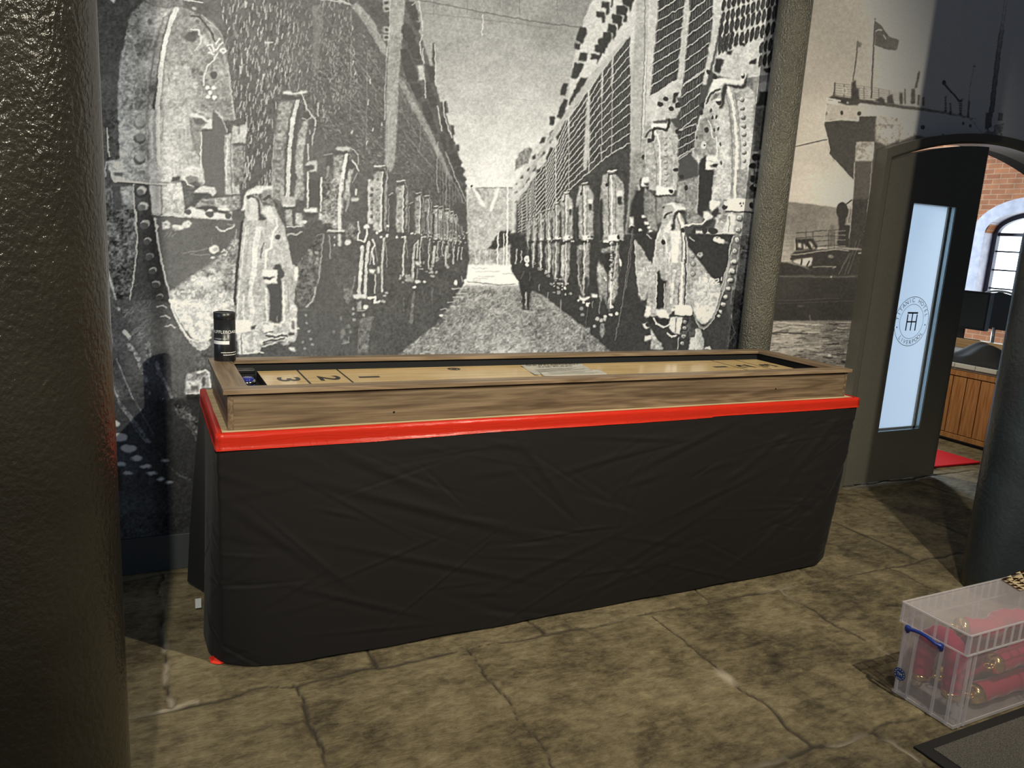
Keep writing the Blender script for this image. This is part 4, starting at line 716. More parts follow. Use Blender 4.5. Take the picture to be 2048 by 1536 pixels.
# small distant boilers of the left row
def small_left(x, w, yt, ym, yb, v=176, d=90):
    T(); h = ym - yt; r = np.random.default_rng(int(x)+5)
    P(v,[(x-w,yt+h*.12),(x+w*.1,yt+h*.06),(x+w*.1,ym),(x-w,ym)],.7,60); L(232,max(1.2,w*.18),[(x+w*.15,yt+h*.08),(x+w*.02,yt+h*.5),(x,ym)],.9); P(v*.9,[(x+w*.45,yt+h*.3),(x+w*.8,yt+h*.25),(x+w*.6,ym),(x+w*.35,ym)],.7,60); L(d-6,max(1,w*.16),[(x+w*.32,yt+h*.1),(x+w*.25,ym)],.8)
    L(236,max(1.3,w*.16),[(x-w*.9,yt),(x+w*.35,yt-h*.02)],.95); L(d-8,max(1.3,w*.16),[(x-w*.9,yt+h*.05),(x+w*.25,yt+h*.05)],.9); L(206,max(1,w*.07),[(x+w*.4,yt+h*.02),(x+w*.75,yt+h*.15),(x+w*.7,yt+h*.3)],.8)
    for k in range(5): E(d,x-w*.45,yt+h*(.2+.16*k),w*.2,w*.14,1,.6)
    P(d-4,[(x+w*.95,yt+h*.45),(x+w*1.5,yt+h*.45),(x+w*1.4,ym),(x+w,ym)],.7,8); L(205,max(1,w*.12),[(x+w*.95,yt+h*.44),(x+w*1.5,yt+h*.42)],.8); L(190,max(1,w*.1),[(x+w*.95,yt+h*.5),(x+w*.92,ym)],.7)
    for k in range(9): E(r.choice([d-10,222,236]),x+r.uniform(-w,w*1.5),ym+r.uniform(-h*.07,h*.1),w*.2,w*.15)
    hb = yb-ym
    if hb > 20:
        L(212,max(1.3,w*.26),[(x+w*.35,ym+hb*.1),(x+w*.1,ym+hb*.4),(x+w*.1,ym+hb*.75)],.85,30); L(170,max(1,w*.14),[(x+w*.55,ym+hb*.15),(x+w*.75,ym+hb*.45)],.7)
        for k in range(6): E(r.choice([210,190,d]),x+r.uniform(-w*.5,w*1.0),ym+hb*.82+r.uniform(-hb*.1,hb*.1),w*.2,w*.14,1,.8)
for a_ in ((913,4,430,480,500),(905,5,424,480,505),(896,5.5,418,480,515),(884,6,415,480,522),(874,6.5,413,478,530),(857,8,393,470,560,160),(840,9,387,468,545,165),(806,13,363,465,580,172)): small_left(*a_)
small_left(763,16,334,462,622,182)
for i in range(44):
    x = rng.uniform(840,935); y = 468 + rng.uniform(-14,16) - (x-840)*-.08; E(rng.choice([200,225,70]),x,y,rng.uniform(1,2.6),rng.uniform(.8,2),.6,.75)
for i in range(40):
    x = rng.uniform(850,928); y0 = 425 + (x-850)*.38; L(rng.choice([165,150,70]),1.2,[(x,y0),(x+1,468)],.6)
T(680,420)
for x,w_,y0,y1 in ((940,34,470,860),(1200,34,470,680),(1355,26,470,690),(1455,18,470,690),(1512,14,480,640),(1555,12,490,640)): L(206,w_,[(x+16,y0),(x,(y0+y1)/2),(x-4,y1)],.85,40)
L(206,20,[(960,450),(1000,400),(1000,520),(990,620)],.8,30); P(205,[(960,660),(1040,660),(1030,710),(980,710)],2,40); L(170,14,[(1000,750),(990,880)],.7); P(170,[(840,820),(950,880),(940,920),(850,920)],4,60,.8); E(220,1000,920,36,20,4); E(232,950,990,24,20,3); E(214,1085,920,22,18,3)
L(120,34,[(950,1060),(930,1250),(915,1440)],.8,50); L(130,20,[(1185,1000),(1180,1200)],.6,40); L(120,14,[(820,1130),(820,1290)],.6,40)
for (x,y) in ((1165,760),(1190,720),(1190,850),(1240,800),(1180,800),(1380,740),(1360,710),(1240,610),(1390,600)): E(196,x,y,20,18,4,.8)
E(250,1490,930,24,34,3); L(190,12,[(1550,850),(1570,920)],.8); E(244,1300,1350,24,16,3); E(246,1605,915,22,24,4)
for (x,y,l) in ((1440,1010,180),(1490,1080,130),(1460,1120,110),(1380,1180,90),(1290,1275,80),(1420,1240,100),(1180,1520,90)): L(206,16,[(x,y),(x+l,y-4)],.7,30)
# ---------------------------------------------------------------- harbour picture on the other stretch of wall
SH = np.zeros((MH, MW), np.float32)
G_boil = G.copy(); G[:, 1480:] = 150
T()
W([(1640,20,150),(1600,120,165),(1640,250,196),(1700,300,190),(1620,380,208),(1700,60,150),(1780,100,152),(1840,60,148),(1830,200,158),(1950,60,142),(1950,200,150),(2040,120,168),(2040,250,160)],[(1480,-5),(2065,-5),(2065,500),(1480,500)],0,7)
T(1620,0,428)
for pts,v in (([(1700,60),(1500,520),(1380,800)],120),([(1380,80),(1250,500),(1160,720)],130),([(1830,430),(1700,560),(1560,760)],125),([(1840,440),(1870,560)],125),([(1560,0),(1560,300)],138),([(2030,640),(2000,900)],140)): L(v,10,pts,.7)
L(34,44,[(1880,-10),(1850,200),(1830,330)]); L(30,54,[(1830,330),(1790,640),(1740,1060)]); L(30,40,[(1850,300),(1820,360)])
P(30,[(1680,1080),(1760,1060),(1740,1260),(1670,1240)],2); P(34,[(1800,1075),(1860,1080),(1850,1170),(1790,1160)],2); P(44,[(1770,1190),(1840,1180),(2060,1060),(2060,1420),(1800,1330),(1640,1290)],2,12)
P(112,[(1880,1080),(2060,1060),(2060,1400),(1840,1350)],2,14); L(150,10,[(1840,1270),(2060,1310)],.7); L(140,8,[(1830,1330),(2060,1400)],.7); L(168,30,[(1890,1200),(1980,1190)],.4)
# stern of the liner
P(176,[(160,990),(340,1020),(700,1060),(1010,1100),(1300,1170),(1560,1240),(1650,1290),(1230,1340),(1000,1280),(640,1110),(460,1150),(140,1160),(145,1090)],2,12)
P(150,[(640,1110),(900,1120),(1100,1180),(1060,1330),(800,1400),(640,1380)],5,46)
P(72,[(135,1170),(200,1150),(470,1160),(470,1110),(640,1110),(620,1360),(440,1360),(420,1536),(230,1536),(180,1430),(185,1400)],2,4); P(70,[(640,1380),(800,1390),(1010,1290),(1230,1340),(1060,1420),(700,1540),(620,1540)],4,8); L(222,12,[(135,1180),(150,1060),(170,940)],.8); L(220,14,[(135,1170),(170,1330),(190,1440),(250,1540)],.8); L(214,12,[(140,1165),(300,1148),(465,1155),(470,1110),(640,1108)],.75)
for k in range(20):
    x = 650 + (k%10)*20; y = 1265 + (k//10)*0 + rng.uniform(-24,26); L(212,12,[(x,y),(x+rng.uniform(4,18),y+rng.uniform(-20,24))],.75)
for k in range(8): E(205,640+rng.uniform(0,40),1300+rng.uniform(-20,40),14,12,2,.7); 
E(200,780,1370,40,18,8,.4)
E(60,308,1082,14,22); E(62,475,1090,20,20); E(96,830,1150,16,18,3,.7); E(56,1080,1220,22,22); E(60,1275,1295,14,14); E(96,160,1090,10,18,2,.7)
P(70,[(160,1000),(180,940),(220,915),(350,935),(560,960),(900,1010),(1080,1030),(1420,1090),(1600,1130),(1610,1150),(1560,1150),(1250,1090),(900,1045),(500,990),(350,1010),(300,990),(200,990)],2,10)
for k,(x,y,l) in enumerate(((180,950,60),(175,970,90),(170,985,110),(460,1000,100),(640,1020,80),(660,1040,70),(790,1050,50),(780,1070,50),(980,1090,60),(1090,1110,50),(230,960,60),(360,985,40))): L(232,16,[(x,y),(x+l,y+l*.12)],.9)
for k in range(6): L(110,7,[(245,800+k*22),(420,818+k*22),(620,845+k*20),(860,885+k*16),(1080,920+k*14)],.75)
for x in (240,330,520,660,760): L(96,10,[(x,796+(x-240)*.14),(x,920+(x-240)*.1)],.8)
L(70,12,[(240,796),(230,920)],.9); E(214,335,870,22,30,3,.6); E(110,335,870,12,18,3,.6); E(214,578,895,20,26,3,.6)
P(66,[(400,790),(440,765),(448,850),(470,850),(475,1000),(395,980)],2,6); P(72,[(365,960),(480,960),(460,1010),(370,1010)],2); L(84,12,[(415,770),(440,600),(460,400)]); P(100,[(460,400),(500,410),(490,455),(458,455)],2); L(80,16,[(625,180),(612,420),(600,700),(590,940)]); L(212,6,[(612,200),(598,460),(585,760)],.6)
P(80,[(625,190),(690,235),(760,340),(860,375),(835,490),(800,490),(700,470),(622,440)],1.5,6); L(206,9,[(635,298),(660,288),(690,290)],.8); L(206,9,[(705,340),(728,372)],.8); L(222,9,[(625,195),(690,240),(760,345),(860,380)],.7); L(222,9,[(620,442),(700,475),(800,495),(838,488)],.6)
for pts in ([(740,930),(790,900),(810,1000),(740,990)],[(860,890),(890,890),(890,1000),(860,1000)],[(905,850),(920,850),(920,1000),(905,1000)],[(970,850),(1010,850),(1010,1000),(965,1000)],[(1000,850),(1030,700),(1045,670),(1062,690),(1030,850)],[(1030,910),(1055,910),(1050,1010),(1028,1010)],[(620,960),(680,930),(720,960),(720,1000)],[(1075,930),(1100,920),(1100,1020),(1075,1020)],
            [(1290,930),(1310,910),(1315,1080),(1285,1080)],[(1335,980),(1360,985),(1360,1100),(1335,1100)],[(1420,960),(1470,940),(1460,1110),(1425,1110)],[(1510,960),(1540,960),(1530,1130),(1500,1130)],[(1460,1120),(1490,1120),(1480,1210),(1450,1200)],[(1530,1140),(1560,1140),(1550,1230),(1520,1220)]): P(66 if pts[0][0]<1100 else 40,pts,2,6)
E(215,800,820,14,46,5,.5); E(40,1285,795,22,26); L(40,22,[(1290,810),(1440,980)]); L(60,9,[(1300,810),(1470,950),(1700,1080)],.8); L(54,10,[(1570,640),(1540,800),(1520,960)]); P(40,[(1565,615),(1590,625),(1600,650),(1565,650)],1); 
for k in range(5): L(110,6,[(1110,930+k*22),(1300,950+k*24),(1500,1000+k*20)],.7)
for (x,y) in ((1240,1170),(1280,1190),(1400,1180),(1590,1240),(1610,1270),(1740,1240),(1350,1180),(1480,1150),(1540,1170)): E(226,x,y,22,18,4,.8)
L(44,10,[(1570,1180),(1660,1290)],.9); L(50,10,[(1540,1150),(1700,1260)],.8)
T(1540,250,260)
L(70,18,[(375,352),(640,290),(910,225)]); L(226,8,[(380,335),(640,272),(900,205)],.6); L(226,8,[(380,362),(640,302),(905,245)],.5)
P(74,[(850,-10),(1670,-10),(1640,260),(1360,270),(1330,870),(1300,860),(1100,640),(930,460),(940,380),(900,180)],1.5,5); P(74,[(1640,0),(2048,0),(2048,330),(1760,380),(1600,900),(1640,300)],2,8); P(150,[(1670,0),(2048,0),(2048,240),(1850,330),(1660,260)],6,50)
for k in range(22): L(206,14,[(1680+rng.uniform(0,330),60+rng.uniform(0,150)),(1690+rng.uniform(0,330),66+rng.uniform(0,150))],.35)
for k in range(12): x=1680+k*26; L(214,16,[(x,90+rng.uniform(-20,30)),(x+16,120+rng.uniform(-30,30))],.6)
L(226,12,[(930,460),(1100,640),(1310,865)],.85); L(222,14,[(850,0),(905,210),(945,390),(930,450)],.8)
P(164,[(1370,280),(1640,270),(1620,550),(1350,550)],1.5,70); P(84,[(1345,570),(1615,570),(1560,1540),(1290,1540)],1.5,5); L(206,9,[(1335,600),(1325,900),(1295,1200)],.9); L(214,9,[(1612,600),(1580,1000),(1545,1450)],.9); L(214,8,[(1640,280),(1620,560)],.8)
P(74,[(1615,560),(1700,300),(1760,360),(1640,1280),(1560,1240),(1600,800)],2,6)
W([(400,1250,140),(700,1300,128),(1000,1330,126),(400,1500,126)],[(180,1210),(290,1210),(640,1245),(1050,1308),(1330,1330),(1330,1560),(180,1560)],1.5,12); L(226,8,[(280,1208),(640,1243),(1050,1308)],.6)
E(66,1140,1360,95,140,1.5); P(66,[(1080,1480),(1200,1480),(1190,1560),(1090,1560)],2); L(60,22,[(1210,1245),(1290,1190)]); L(210,10,[(1280,1210),(1250,1400),(1220,1540)],.6); L(206,9,[(1260,880),(1150,1190)],.4); L(90,8,[(1230,1280),(1270,1300),(1240,1540)],.7); P(206,[(1545,1220),(1600,1240),(1650,1360),(1620,1540),(1540,1540)],3,50)
T(1520,400,260)
W([(450,300,128),(450,520,134),(450,700,150),(400,900,178),(900,600,136),(700,300,124)],[(420,40),(1250,130),(1240,500),(1340,560),(1300,760),(900,740),(560,620),(540,820),(480,980),(290,980),(330,500)],2,14); L(180,8,[(350,552),(560,560)],.7)
for k in range(26): y=620+k*14; L(rng.choice([120,190]),7,[(330+rng.uniform(0,60),y),(400+rng.uniform(0,140),y+rng.uniform(-8,8))],.45)
P(64,[(1460,-10),(1720,-10),(1700,400),(1620,780),(1400,760),(1430,400)],1.5,4); P(62,[(1240,280),(1350,280),(1340,390),(1430,400),(1410,760),(1220,740),(1240,470)],1.5,5); E(62,1300,180,92,140,1.5); L(206,8,[(1460,0),(1440,300),(1410,600)],.8); L(206,8,[(1710,0),(1690,250),(1650,560),(1620,770)],.8)
P(60,[(290,980),(400,985),(640,1040),(900,1140),(1000,1190),(270,1200)],1.5,6); L(120,10,[(640,1040),(780,1080),(960,1180)],.8)
P(62,[(490,870),(540,820),(830,790),(1200,760),(1500,790),(1700,790),(1650,1200),(880,1200),(740,1060),(520,990)],2,5)
P(214,[(520,970),(560,940),(830,910),(815,1030),(760,1050),(640,1030)],2,40); L(66,26,[(660,940),(655,1020)]); L(66,26,[(780,970),(740,1040)]); L(64,40,[(500,930),(640,880),(840,870)]); L(190,14,[(500,870),(700,850),(900,815),(1200,780),(1400,800)],.8); L(196,14,[(840,1060),(1000,1050),(1200,1060),(1150,1080)],.6); E(150,1120,895,36,24,6); E(100,1130,895,12,10,4)
P(58,[(570,620),(840,610),(920,740),(880,790),(570,800)],2,5); P(196,[(595,680),(650,680),(660,760),(600,750)],2,30); P(206,[(690,690),(780,770),(690,780)],2,20); P(190,[(770,660),(800,660),(880,760),(830,780)],2,30); L(52,22,[(690,640),(820,790)]); L(52,20,[(570,620),(580,790)])
for y0,y1,xa,xb,v in ((525,470,570,1350,64),(605,560,570,1340,66),(660,630,850,1340,72),(740,720,850,1390,60)): L(v,13,[(xa,y0),((xa+xb)/2,(y0+y1)/2-8),(xb,y1)],.9)
for y in (490,555,635,730): L(206,8,[(1160,y),(1350,y)],.7); L(206,8,[(1650,y+5),(1760,y+2)],.7)
for x in (730,840,1080,1180): L(72,12,[(x,500),(x-4,760)],.8)
P(92,[(1120,400),(1160,390),(1180,500),(1160,740),(1090,740),(1100,500)],5,14,.8); L(140,12,[(1090,440),(980,640),(920,740)],.8)
P(60,[(1640,440),(1780,440),(1760,800),(1620,780)],2,5)
for y in (495,555,650,725): L(206,9,[(1650,y),(1765,y)],.8)
L(206,16,[(1560,845),(1660,845),(1700,880)],.8); L(190,12,[(1600,810),(1700,815)],.6)
for xa,xb in ((1410,1240),(1530,1340),(1580,1390),(1430,1250)): L(130,6,[(xa,840 if xa<1450 else 640),(xb,1170)],.8)
W([(400,1300,70),(900,1300,66),(1400,1300,62),(700,1500,64)],[(265,1195),(1700,1195),(1600,1560),(240,1560)],1,3); L(112,11,[(270,1205),(1000,1218),(1500,1212)],.9); E(214,1128,1215,12,12,2)
T(1500,560,260)
W([(600,100,66),(1200,100,58),(700,500,54),(1400,500,50)],[(400,-10),(1760,-10),(1680,660),(340,660)],1,3); L(92,8,[(420,325),(850,320),(1250,290),(1400,300)],.7); L(88,8,[(420,370),(850,365),(1650,330)],.6); L(76,7,[(430,200),(900,190)],.6); L(120,22,[(940,560),(965,660)],.6); E(110,800,415,40,14,6,.6)
W([(450,800,140),(450,950,168),(700,1000,160),(500,1050,168),(1000,900,122),(1000,1050,128),(1400,800,92),(1500,1000,96),(1000,1250,92),(1500,1250,84),(700,1200,140)],[(250,650),(1760,640),(1700,1700),(200,1700)],2,10)
for k in range(330):
    x = rng.uniform(250,1650); y = rng.uniform(670,1420); dk = rng.random() < .55; l = rng.uniform(40,190)
    base = 150 - (x-300)*.045 - (y-950)*.05*(y>950)
    L(base-66 if dk else base+60,rng.uniform(7,16),[(x,y),(x+l*.5,y+rng.uniform(-12,12)),(x+l,y+rng.uniform(-8,8))],rng.uniform(.35,.8))
L(206,12,[(410,660),(600,680),(780,690),(1050,715)],.85); L(196,14,[(350,820),(520,770),(640,740),(860,740)],.8); L(186,9,[(1350,668),(1640,672)],.9); L(56,26,[(310,850),(480,830),(640,840),(900,850)],.8); L(190,9,[(1600,750),(1680,750)],.8); E(212,1255,1190,20,18,4)
T()
G_ship = G; G = G_boil
def _warp(A, amp):
    h, w = A.shape; r = np.random.default_rng(3)
    dx = amp * (_noise(h, w, 7, 31) * 2.6 + _noise(h, w, 3, 32) * 1.3); dy = amp * (_noise(h, w, 7, 33) * 2.6 + _noise(h, w, 3, 34) * 1.3)
    X = np.clip(np.arange(w)[None, :] + dx, 0, w - 1.01); Y = np.clip(np.arange(h)[:, None] + dy, 0, h - 1.01)
    x0 = X.astype(int); y0 = Y.astype(int); fx = X - x0; fy = Y - y0
    return (A[y0, x0] * (1 - fx) + A[y0, x0 + 1] * fx) * (1 - fy) + (A[y0 + 1, x0] * (1 - fx) + A[y0 + 1, x0 + 1] * fx) * fy
def finish(A, gain, amp):
    A = _warp(A, amp)
    A = A + 7 * N2 + 5 * N4
    b = _blur(A, 2); A = A + gain * (A - b)
    return np.clip(A, 0, 255)
BOIL = finish(G_boil, .6, .95); SHIP = finish(G_ship, .3, .45)
# ---------------------------------------------------------------- lamps: warm track spots, window daylight, and added fill lamps
LA, LB = (2.23, .20, 3.2), (-.26, -1.10, 3.3)
PA, PB = 480.0, 600.0
AIMA, AIMB, ANG, ANGB = (1.75, 3.15, 1.15), (.50, 3.3, 1.75), 118, 76
def spot(name, loc, aim, power, col, angle=140, blend=.6, size=.03):
    l = bpy.data.lights.new(name, 'SPOT'); l.energy = power; l.color = col; l.spot_size = math.radians(angle); l.spot_blend = blend; l.shadow_soft_size = size
    o = bpy.data.objects.new(name, l); COL.objects.link(o); o.location = loc
    o.rotation_euler = (Vector(aim) - Vector(loc)).to_track_quat('-Z', 'Y').to_euler(); return o
WARM = (1.0, .92, .74)
spot('track_or_fill_spot', LA, AIMA, PA, WARM, ANG, 1.0); spot('track_or_fill_spot', LB, AIMB, PB, WARM, ANGB, 1.0)
def area(name, loc, aim, w, h, power, col):
    l = bpy.data.lights.new(name, 'AREA'); l.shape = 'RECTANGLE'; l.size = w; l.size_y = h; l.energy = power; l.color = col
    o = bpy.data.objects.new(name, l); COL.objects.link(o); o.location = loc
    o.rotation_euler = (Vector(aim) - Vector(loc)).to_track_quat('-Z', 'Y').to_euler(); return o
area('window_or_fill_daylight', (-5.5, .6, 1.9), (0, 2.0, .8), 2.2, 2.2, 60, (.62, .78, 1.0))
spot('track_or_fill_spot', (-.3, -1.0, 3.2), (4.05, 2.35, 0), 360, WARM, 31, 1.0, .08)  # added fill spot, lifts the floor lying in the thick column's shadow
spot('track_or_fill_spot', (4.7, 4.4, 3.0), (6.2, 4.0, .3), 170, WARM, 90, 1.0)  # added fill spot for the counter and red mat beyond the doorway
area('window_or_fill_daylight', (9.0, 12.5, 2.2), (6.2, 3.5, 1.2), 3.0, 2.6, 1500, (.72, .86, 1.0))  # unseen window, added to backlight the frosted pane
w = bpy.data.worlds.new('world'); sc.world = w; w.use_nodes = True
w.node_tree.nodes['Background'].inputs[0].default_value = (.70, .80, 1.0, 1); w.node_tree.nodes['Background'].inputs[1].default_value = .045
sc.view_settings.view_transform = 'Standard'; sc.view_settings.look = 'None'; sc.view_settings.exposure = 0; sc.view_settings.gamma = 1
# light falling on the printed wall, used to recover the print's own tones from how it looks under the lamps
AMB = .016
def wall_light(X, Z):
    def e(L, P, aim, ang):
        dx = X - L[0]; dy = YW - L[1]; dz = Z - L[2]; d2 = dx * dx + dy * dy + dz * dz; v = (Vector(aim) - Vector(L)).normalized()
        ca = math.cos(math.radians(ang / 2)); k = np.clip(((dx * v.x + dy * v.y + dz * v.z) / np.sqrt(d2) - ca) / (1 - ca), 0, 1); k = k * k * (3 - 2 * k)
        return k * P / (4 * math.pi ** 2) * dy / d2 ** 1.5
    a = e(LA, PA, AIMA, ANG); b = e(LB, PB, AIMB, ANGB)
    lit = np.clip((X - .00) / .06, 0, 1)
    return a + b * lit + AMB
# ---------------------------------------------------------------- the room
M_floorfar = None
def stone_floor():
    xs = [-.9, -.4] ; 
    x0, x1, y0, y1, st = -.65, 5.6, .85, 3.9, .0085
    nx, ny = int((x1 - x0) / st) + 1, int((y1 - y0) / st) + 1
    gx = np.linspace(x0, x1, nx); gy = np.linspace(y0, y1, ny); X, Y = np.meshgrid(gx, gy)
    pw = _noise(ny, nx, 14, 50) * .035 + _noise(ny, nx, 4, 51) * .012; pv = _noise(ny, nx, 14, 52) * .035 + _noise(ny, nx, 4, 53) * .012
    Xw, Yw_ = X + pw, Y + pv
    segs = [(-3, 2.385, 3.36, 2.36), (3.36, 2.36, 9, 2.33), (-3, 1.47, 9, 1.465), (-3, 3.375, 9, 3.385), (-3, .50, 9, .5)]
    for x in (.425, 1.055, 1.87, 2.59, 3.33, 4.3, 5.2, -.45): segs.append((x, 1.47, x, 2.38))
    for x in (.03, .70, 1.375, 2.2, 2.86, 3.585, 4.19, 4.855, 5.5): segs.append((x, 2.38, x, 3.38))
    for x in (.2, .9, 1.5, 2.12, 2.9): segs.append((x + .02, .5, x, 1.47))
    for x in (.9, 2.0, 3.1, 4.4, 5.3): segs.append((x, 3.38, x, 4.2))
    d = np.full(X.shape, 9.0)
    for a, b, c, e in segs:
        vx, vy = c - a, e - b; L2 = vx * vx + vy * vy
        t = np.clip(((Xw - a) * vx + (Yw_ - b) * vy) / L2, 0, 1); d = np.minimum(d, np.hypot(Xw - a - t * vx, Yw_ - b - t * vy))
    wid = .006 + .006 * np.clip(_noise(ny, nx, 30, 54) * 2, -.5, 1)
    joint = np.clip(1.3 - d / wid, 0, 1); edge = np.clip(1 - d / .035, 0, 1)
    # slab number for tone
    row = (Yw_ > 2.38).astype(int) + (Yw_ > 1.47) + (Yw_ > 3.38); col = np.zeros(X.shape, int)
    for r_, xs_ in ((1, (.425, 1.055, 1.87, 2.59, 3.33, 4.3, 5.2, -.45)), (2, (.03, .70, 1.375, 2.2, 2.86, 3.585, 4.19, 4.855)), (0, (.2, .9, 1.5, 2.12, 2.9))):
        for x in xs_: col += ((Xw > x) & (row == r_)).astype(int)
    rr = np.random.default_rng(5).random((5, 12)); tone = rr[np.clip(row, 0, 4), np.clip(col, 0, 11)]
    rough_ = _noise(ny, nx, 5, 55) * .5 + _noise(ny, nx, 12, 56) + _noise(ny, nx, 40, 57) * 1.2
    pits = np.clip(_noise(ny, nx, 3, 58) + _noise(ny, nx, 24, 59) * 1.3 - .5, 0, 1)
    Z = -.0045 * joint - .002 * edge ** 2 + .0016 * rough_ + (tone - .5) * .002 - .004 * pits - .0025
    Z = np.minimum(Z, 0.0)
    white = joint * np.clip(_noise(ny, nx, 35, 60) * 3 - .75, 0, .8)
    for a, b, c, e in ((.03, 2.4, .03, 3.1), (-.3, 2.36, .1, 2.385), (1.5, 1.465, 2.15, 1.465), (2.12, .9, 2.12, 1.46)):
        vx, vy = c - a, e - b; L2 = vx * vx + vy * vy; t = np.clip(((Xw - a) * vx + (Yw_ - b) * vy) / L2, 0, 1)
        dd = np.hypot(Xw - a - t * vx, Yw_ - b - t * vy); white = np.maximum(white, np.clip(1.3 - dd / .010, 0, 1) * np.clip(.35 + _noise(ny, nx, 8, 61) * 2.2, 0, .8))
    dd = np.hypot((Xw - 1.865) / .022, (Yw_ - 1.87) / .05); white = np.maximum(white, np.clip(1.5 - dd, 0, 1))
    me = bpy.data.meshes.new('floor')
    nv = nx * ny; co = np.stack([X, Y, Z], -1).reshape(-1, 3)
    far = [(-6, -1, -.004), (14, -1, -.004), (14, y0, -.004), (-6, y0, -.004), (-6, y1, -.004), (x0, y0, -.004), (x0, y1, -.004), (x1, y0, -.004), (14, y1, -.004), (x1, y1, -.004), (14, 14, -.004), (-6, 14, -.004)]
    co = np.vstack([co, np.array(far)]); k = nv
    i = (np.arange(ny - 1)[:, None] * nx + np.arange(nx - 1)[None, :]).reshape(-1)
    q = np.stack([i, i + 1, i + 1 + nx, i + nx], -1)
    fq = np.array([(k, k + 1, k + 2, k + 3), (k + 3, k + 5, k + 6, k + 4), (k + 7, k + 2, k + 8, k + 9), (k + 4, k + 8, k + 10, k + 11)])
    q = np.vstack([q, fq]).astype(np.int32)
    me.vertices.add(len(co)); me.vertices.foreach_set('co', co.astype(np.float32).ravel())
    me.loops.add(len(q) * 4); me.loops.foreach_set('vertex_index', q.ravel()); me.polygons.add(len(q))
    me.polygons.foreach_set('loop_start', np.arange(0, len(q) * 4, 4, dtype=np.int32)); me.polygons.foreach_set('use_smooth', np.ones(len(q), bool))
    me.update(calc_edges=True)
    at = me.color_attributes.new('slab', 'FLOAT_COLOR', 'POINT')
    cc = np.zeros((len(co), 4), np.float32); cc[:nv, 0] = joint.ravel(); cc[:nv, 1] = tone.ravel(); cc[:nv, 2] = white.ravel(); cc[:nv, 3] = 1; cc[nv:, 1] = .45
    at.data.foreach_set('color', cc.ravel())
    def f(nt, p):
        a = nd(nt, 'ShaderNodeAttribute', attribute_name='slab'); s = nd(nt, 'ShaderNodeSeparateColor'); nt.links.new(a.outputs['Color'], s.inputs[0])
        n1 = noise(nt, 3.0, 10, .70, dist=.25); n2 = noise(nt, 24, 9, .80, sx=(.6, 1.2, 1), dist=.25); n3 = noise(nt, 140, 4, .7, sx=(.6, 1.2, 1))
        t = nd(nt, 'ShaderNodeMath', operation='MULTIPLY_ADD'); t.inputs[1].default_value = .50; nt.links.new(n1.outputs[0], t.inputs[0])
        t2 = nd(nt, 'ShaderNodeMath', operation='MULTIPLY'); t2.inputs[1].default_value = .50; nt.links.new(n2.outputs[0], t2.inputs[0]); nt.links.new(t2.outputs[0], t.inputs[2])
        tn = nd(nt, 'ShaderNodeMath', operation='MULTIPLY_ADD'); tn.inputs[1].default_value = .05; nt.links.new(s.outputs[1], tn.inputs[0]); nt.links.new(t.outputs[0], tn.inputs[2])
        c = ramp(nt, tn.outputs[0], [(.39, (.032, .024, .014)), (.47, (.100, .079, .044)), (.55, (.205, .165, .092)), (.67, (.36, .30, .175))])
        m1 = nd(nt, 'ShaderNodeMix', data_type='RGBA'); nt.links.new(s.outputs[0], m1.inputs[0]); nt.links.new(c, m1.inputs[6]); m1.inputs[7].default_value = (.05, .04, .028, 1)
        m2 = nd(nt, 'ShaderNodeMix', data_type='RGBA'); nt.links.new(s.outputs[2], m2.inputs[0]); nt.links.new(m1.outputs[2], m2.inputs[6]); m2.inputs[7].default_value = (.50, .43, .32, 1)
        nt.links.new(m2.outputs[2], p.inputs['Base Color'])
        hm = nd(nt, 'ShaderNodeMath', operation='MULTIPLY_ADD'); hm.inputs[1].default_value = .35; nt.links.new(n3.outputs[0], hm.inputs[0]); nt.links.new(n2.outputs[0], hm.inputs[2])
        bump(nt, p, hm.outputs[0], .8, .010)
        rr_ = nd(nt, 'ShaderNodeMapRange'); rr_.inputs[3].default_value = .50; rr_.inputs[4].default_value = .85; nt.links.new(n2.outputs[0], rr_.inputs[0]); nt.links.new(rr_.outputs[0], p.inputs['Roughness'])
    me.materials.append(mat('york_stone', (.3, .25, .15), .65, 0, .35, f))
    o = bpy.data.objects.new('floor', me); COL.objects.link(o); tag(o, kind='structure'); return o
stone_floor()
# walls: printed wall with an arched doorway, the brick wall of the room beyond
DX0, DX1, DSPR, DRISE = 4.13, 6.20, 2.15, .18
def arch(x, spr=DSPR, rise=DRISE, a=None, b=None):
    a = DX0 if a is None else a; b = DX1 if b is None else b; u = (x - (a + b) / 2) / ((b - a) / 2); return spr + rise * (1 - u * u)
bm = B(((-4, YW, 0), (DX0, YW + .28, 3.6)), ((DX1, YW, 0), (8.5, YW + .28, 3.6)))
pts = [(DX0 + (DX1 - DX0) * i / 24, arch(DX0 + (DX1 - DX0) * i / 24)) for i in range(25)]
h = prism(pts + [(DX1, 3.6), (DX0, 3.6)], YW, YW + .28, 1); tmp = bpy.data.meshes.new('t'); h.to_mesh(tmp); h.free(); bm.from_mesh(tmp); bpy.data.meshes.remove(tmp)
M_wall = mat('dark_grey_paint', (.035, .038, .042), .6, 0, .3, mottled(30, (.032, .035, .039), (.040, .043, .047), .05))
tag(obj('wall_back', bm, M_wall), kind='structure')
tag(obj('baseboard_back', B(((-4, YW - .018, 0), (4.085, YW, .162)), bev=.003), mat('baseboard_paint', (.045, .052, .058), .45)), kind='structure')
BX = 12.0
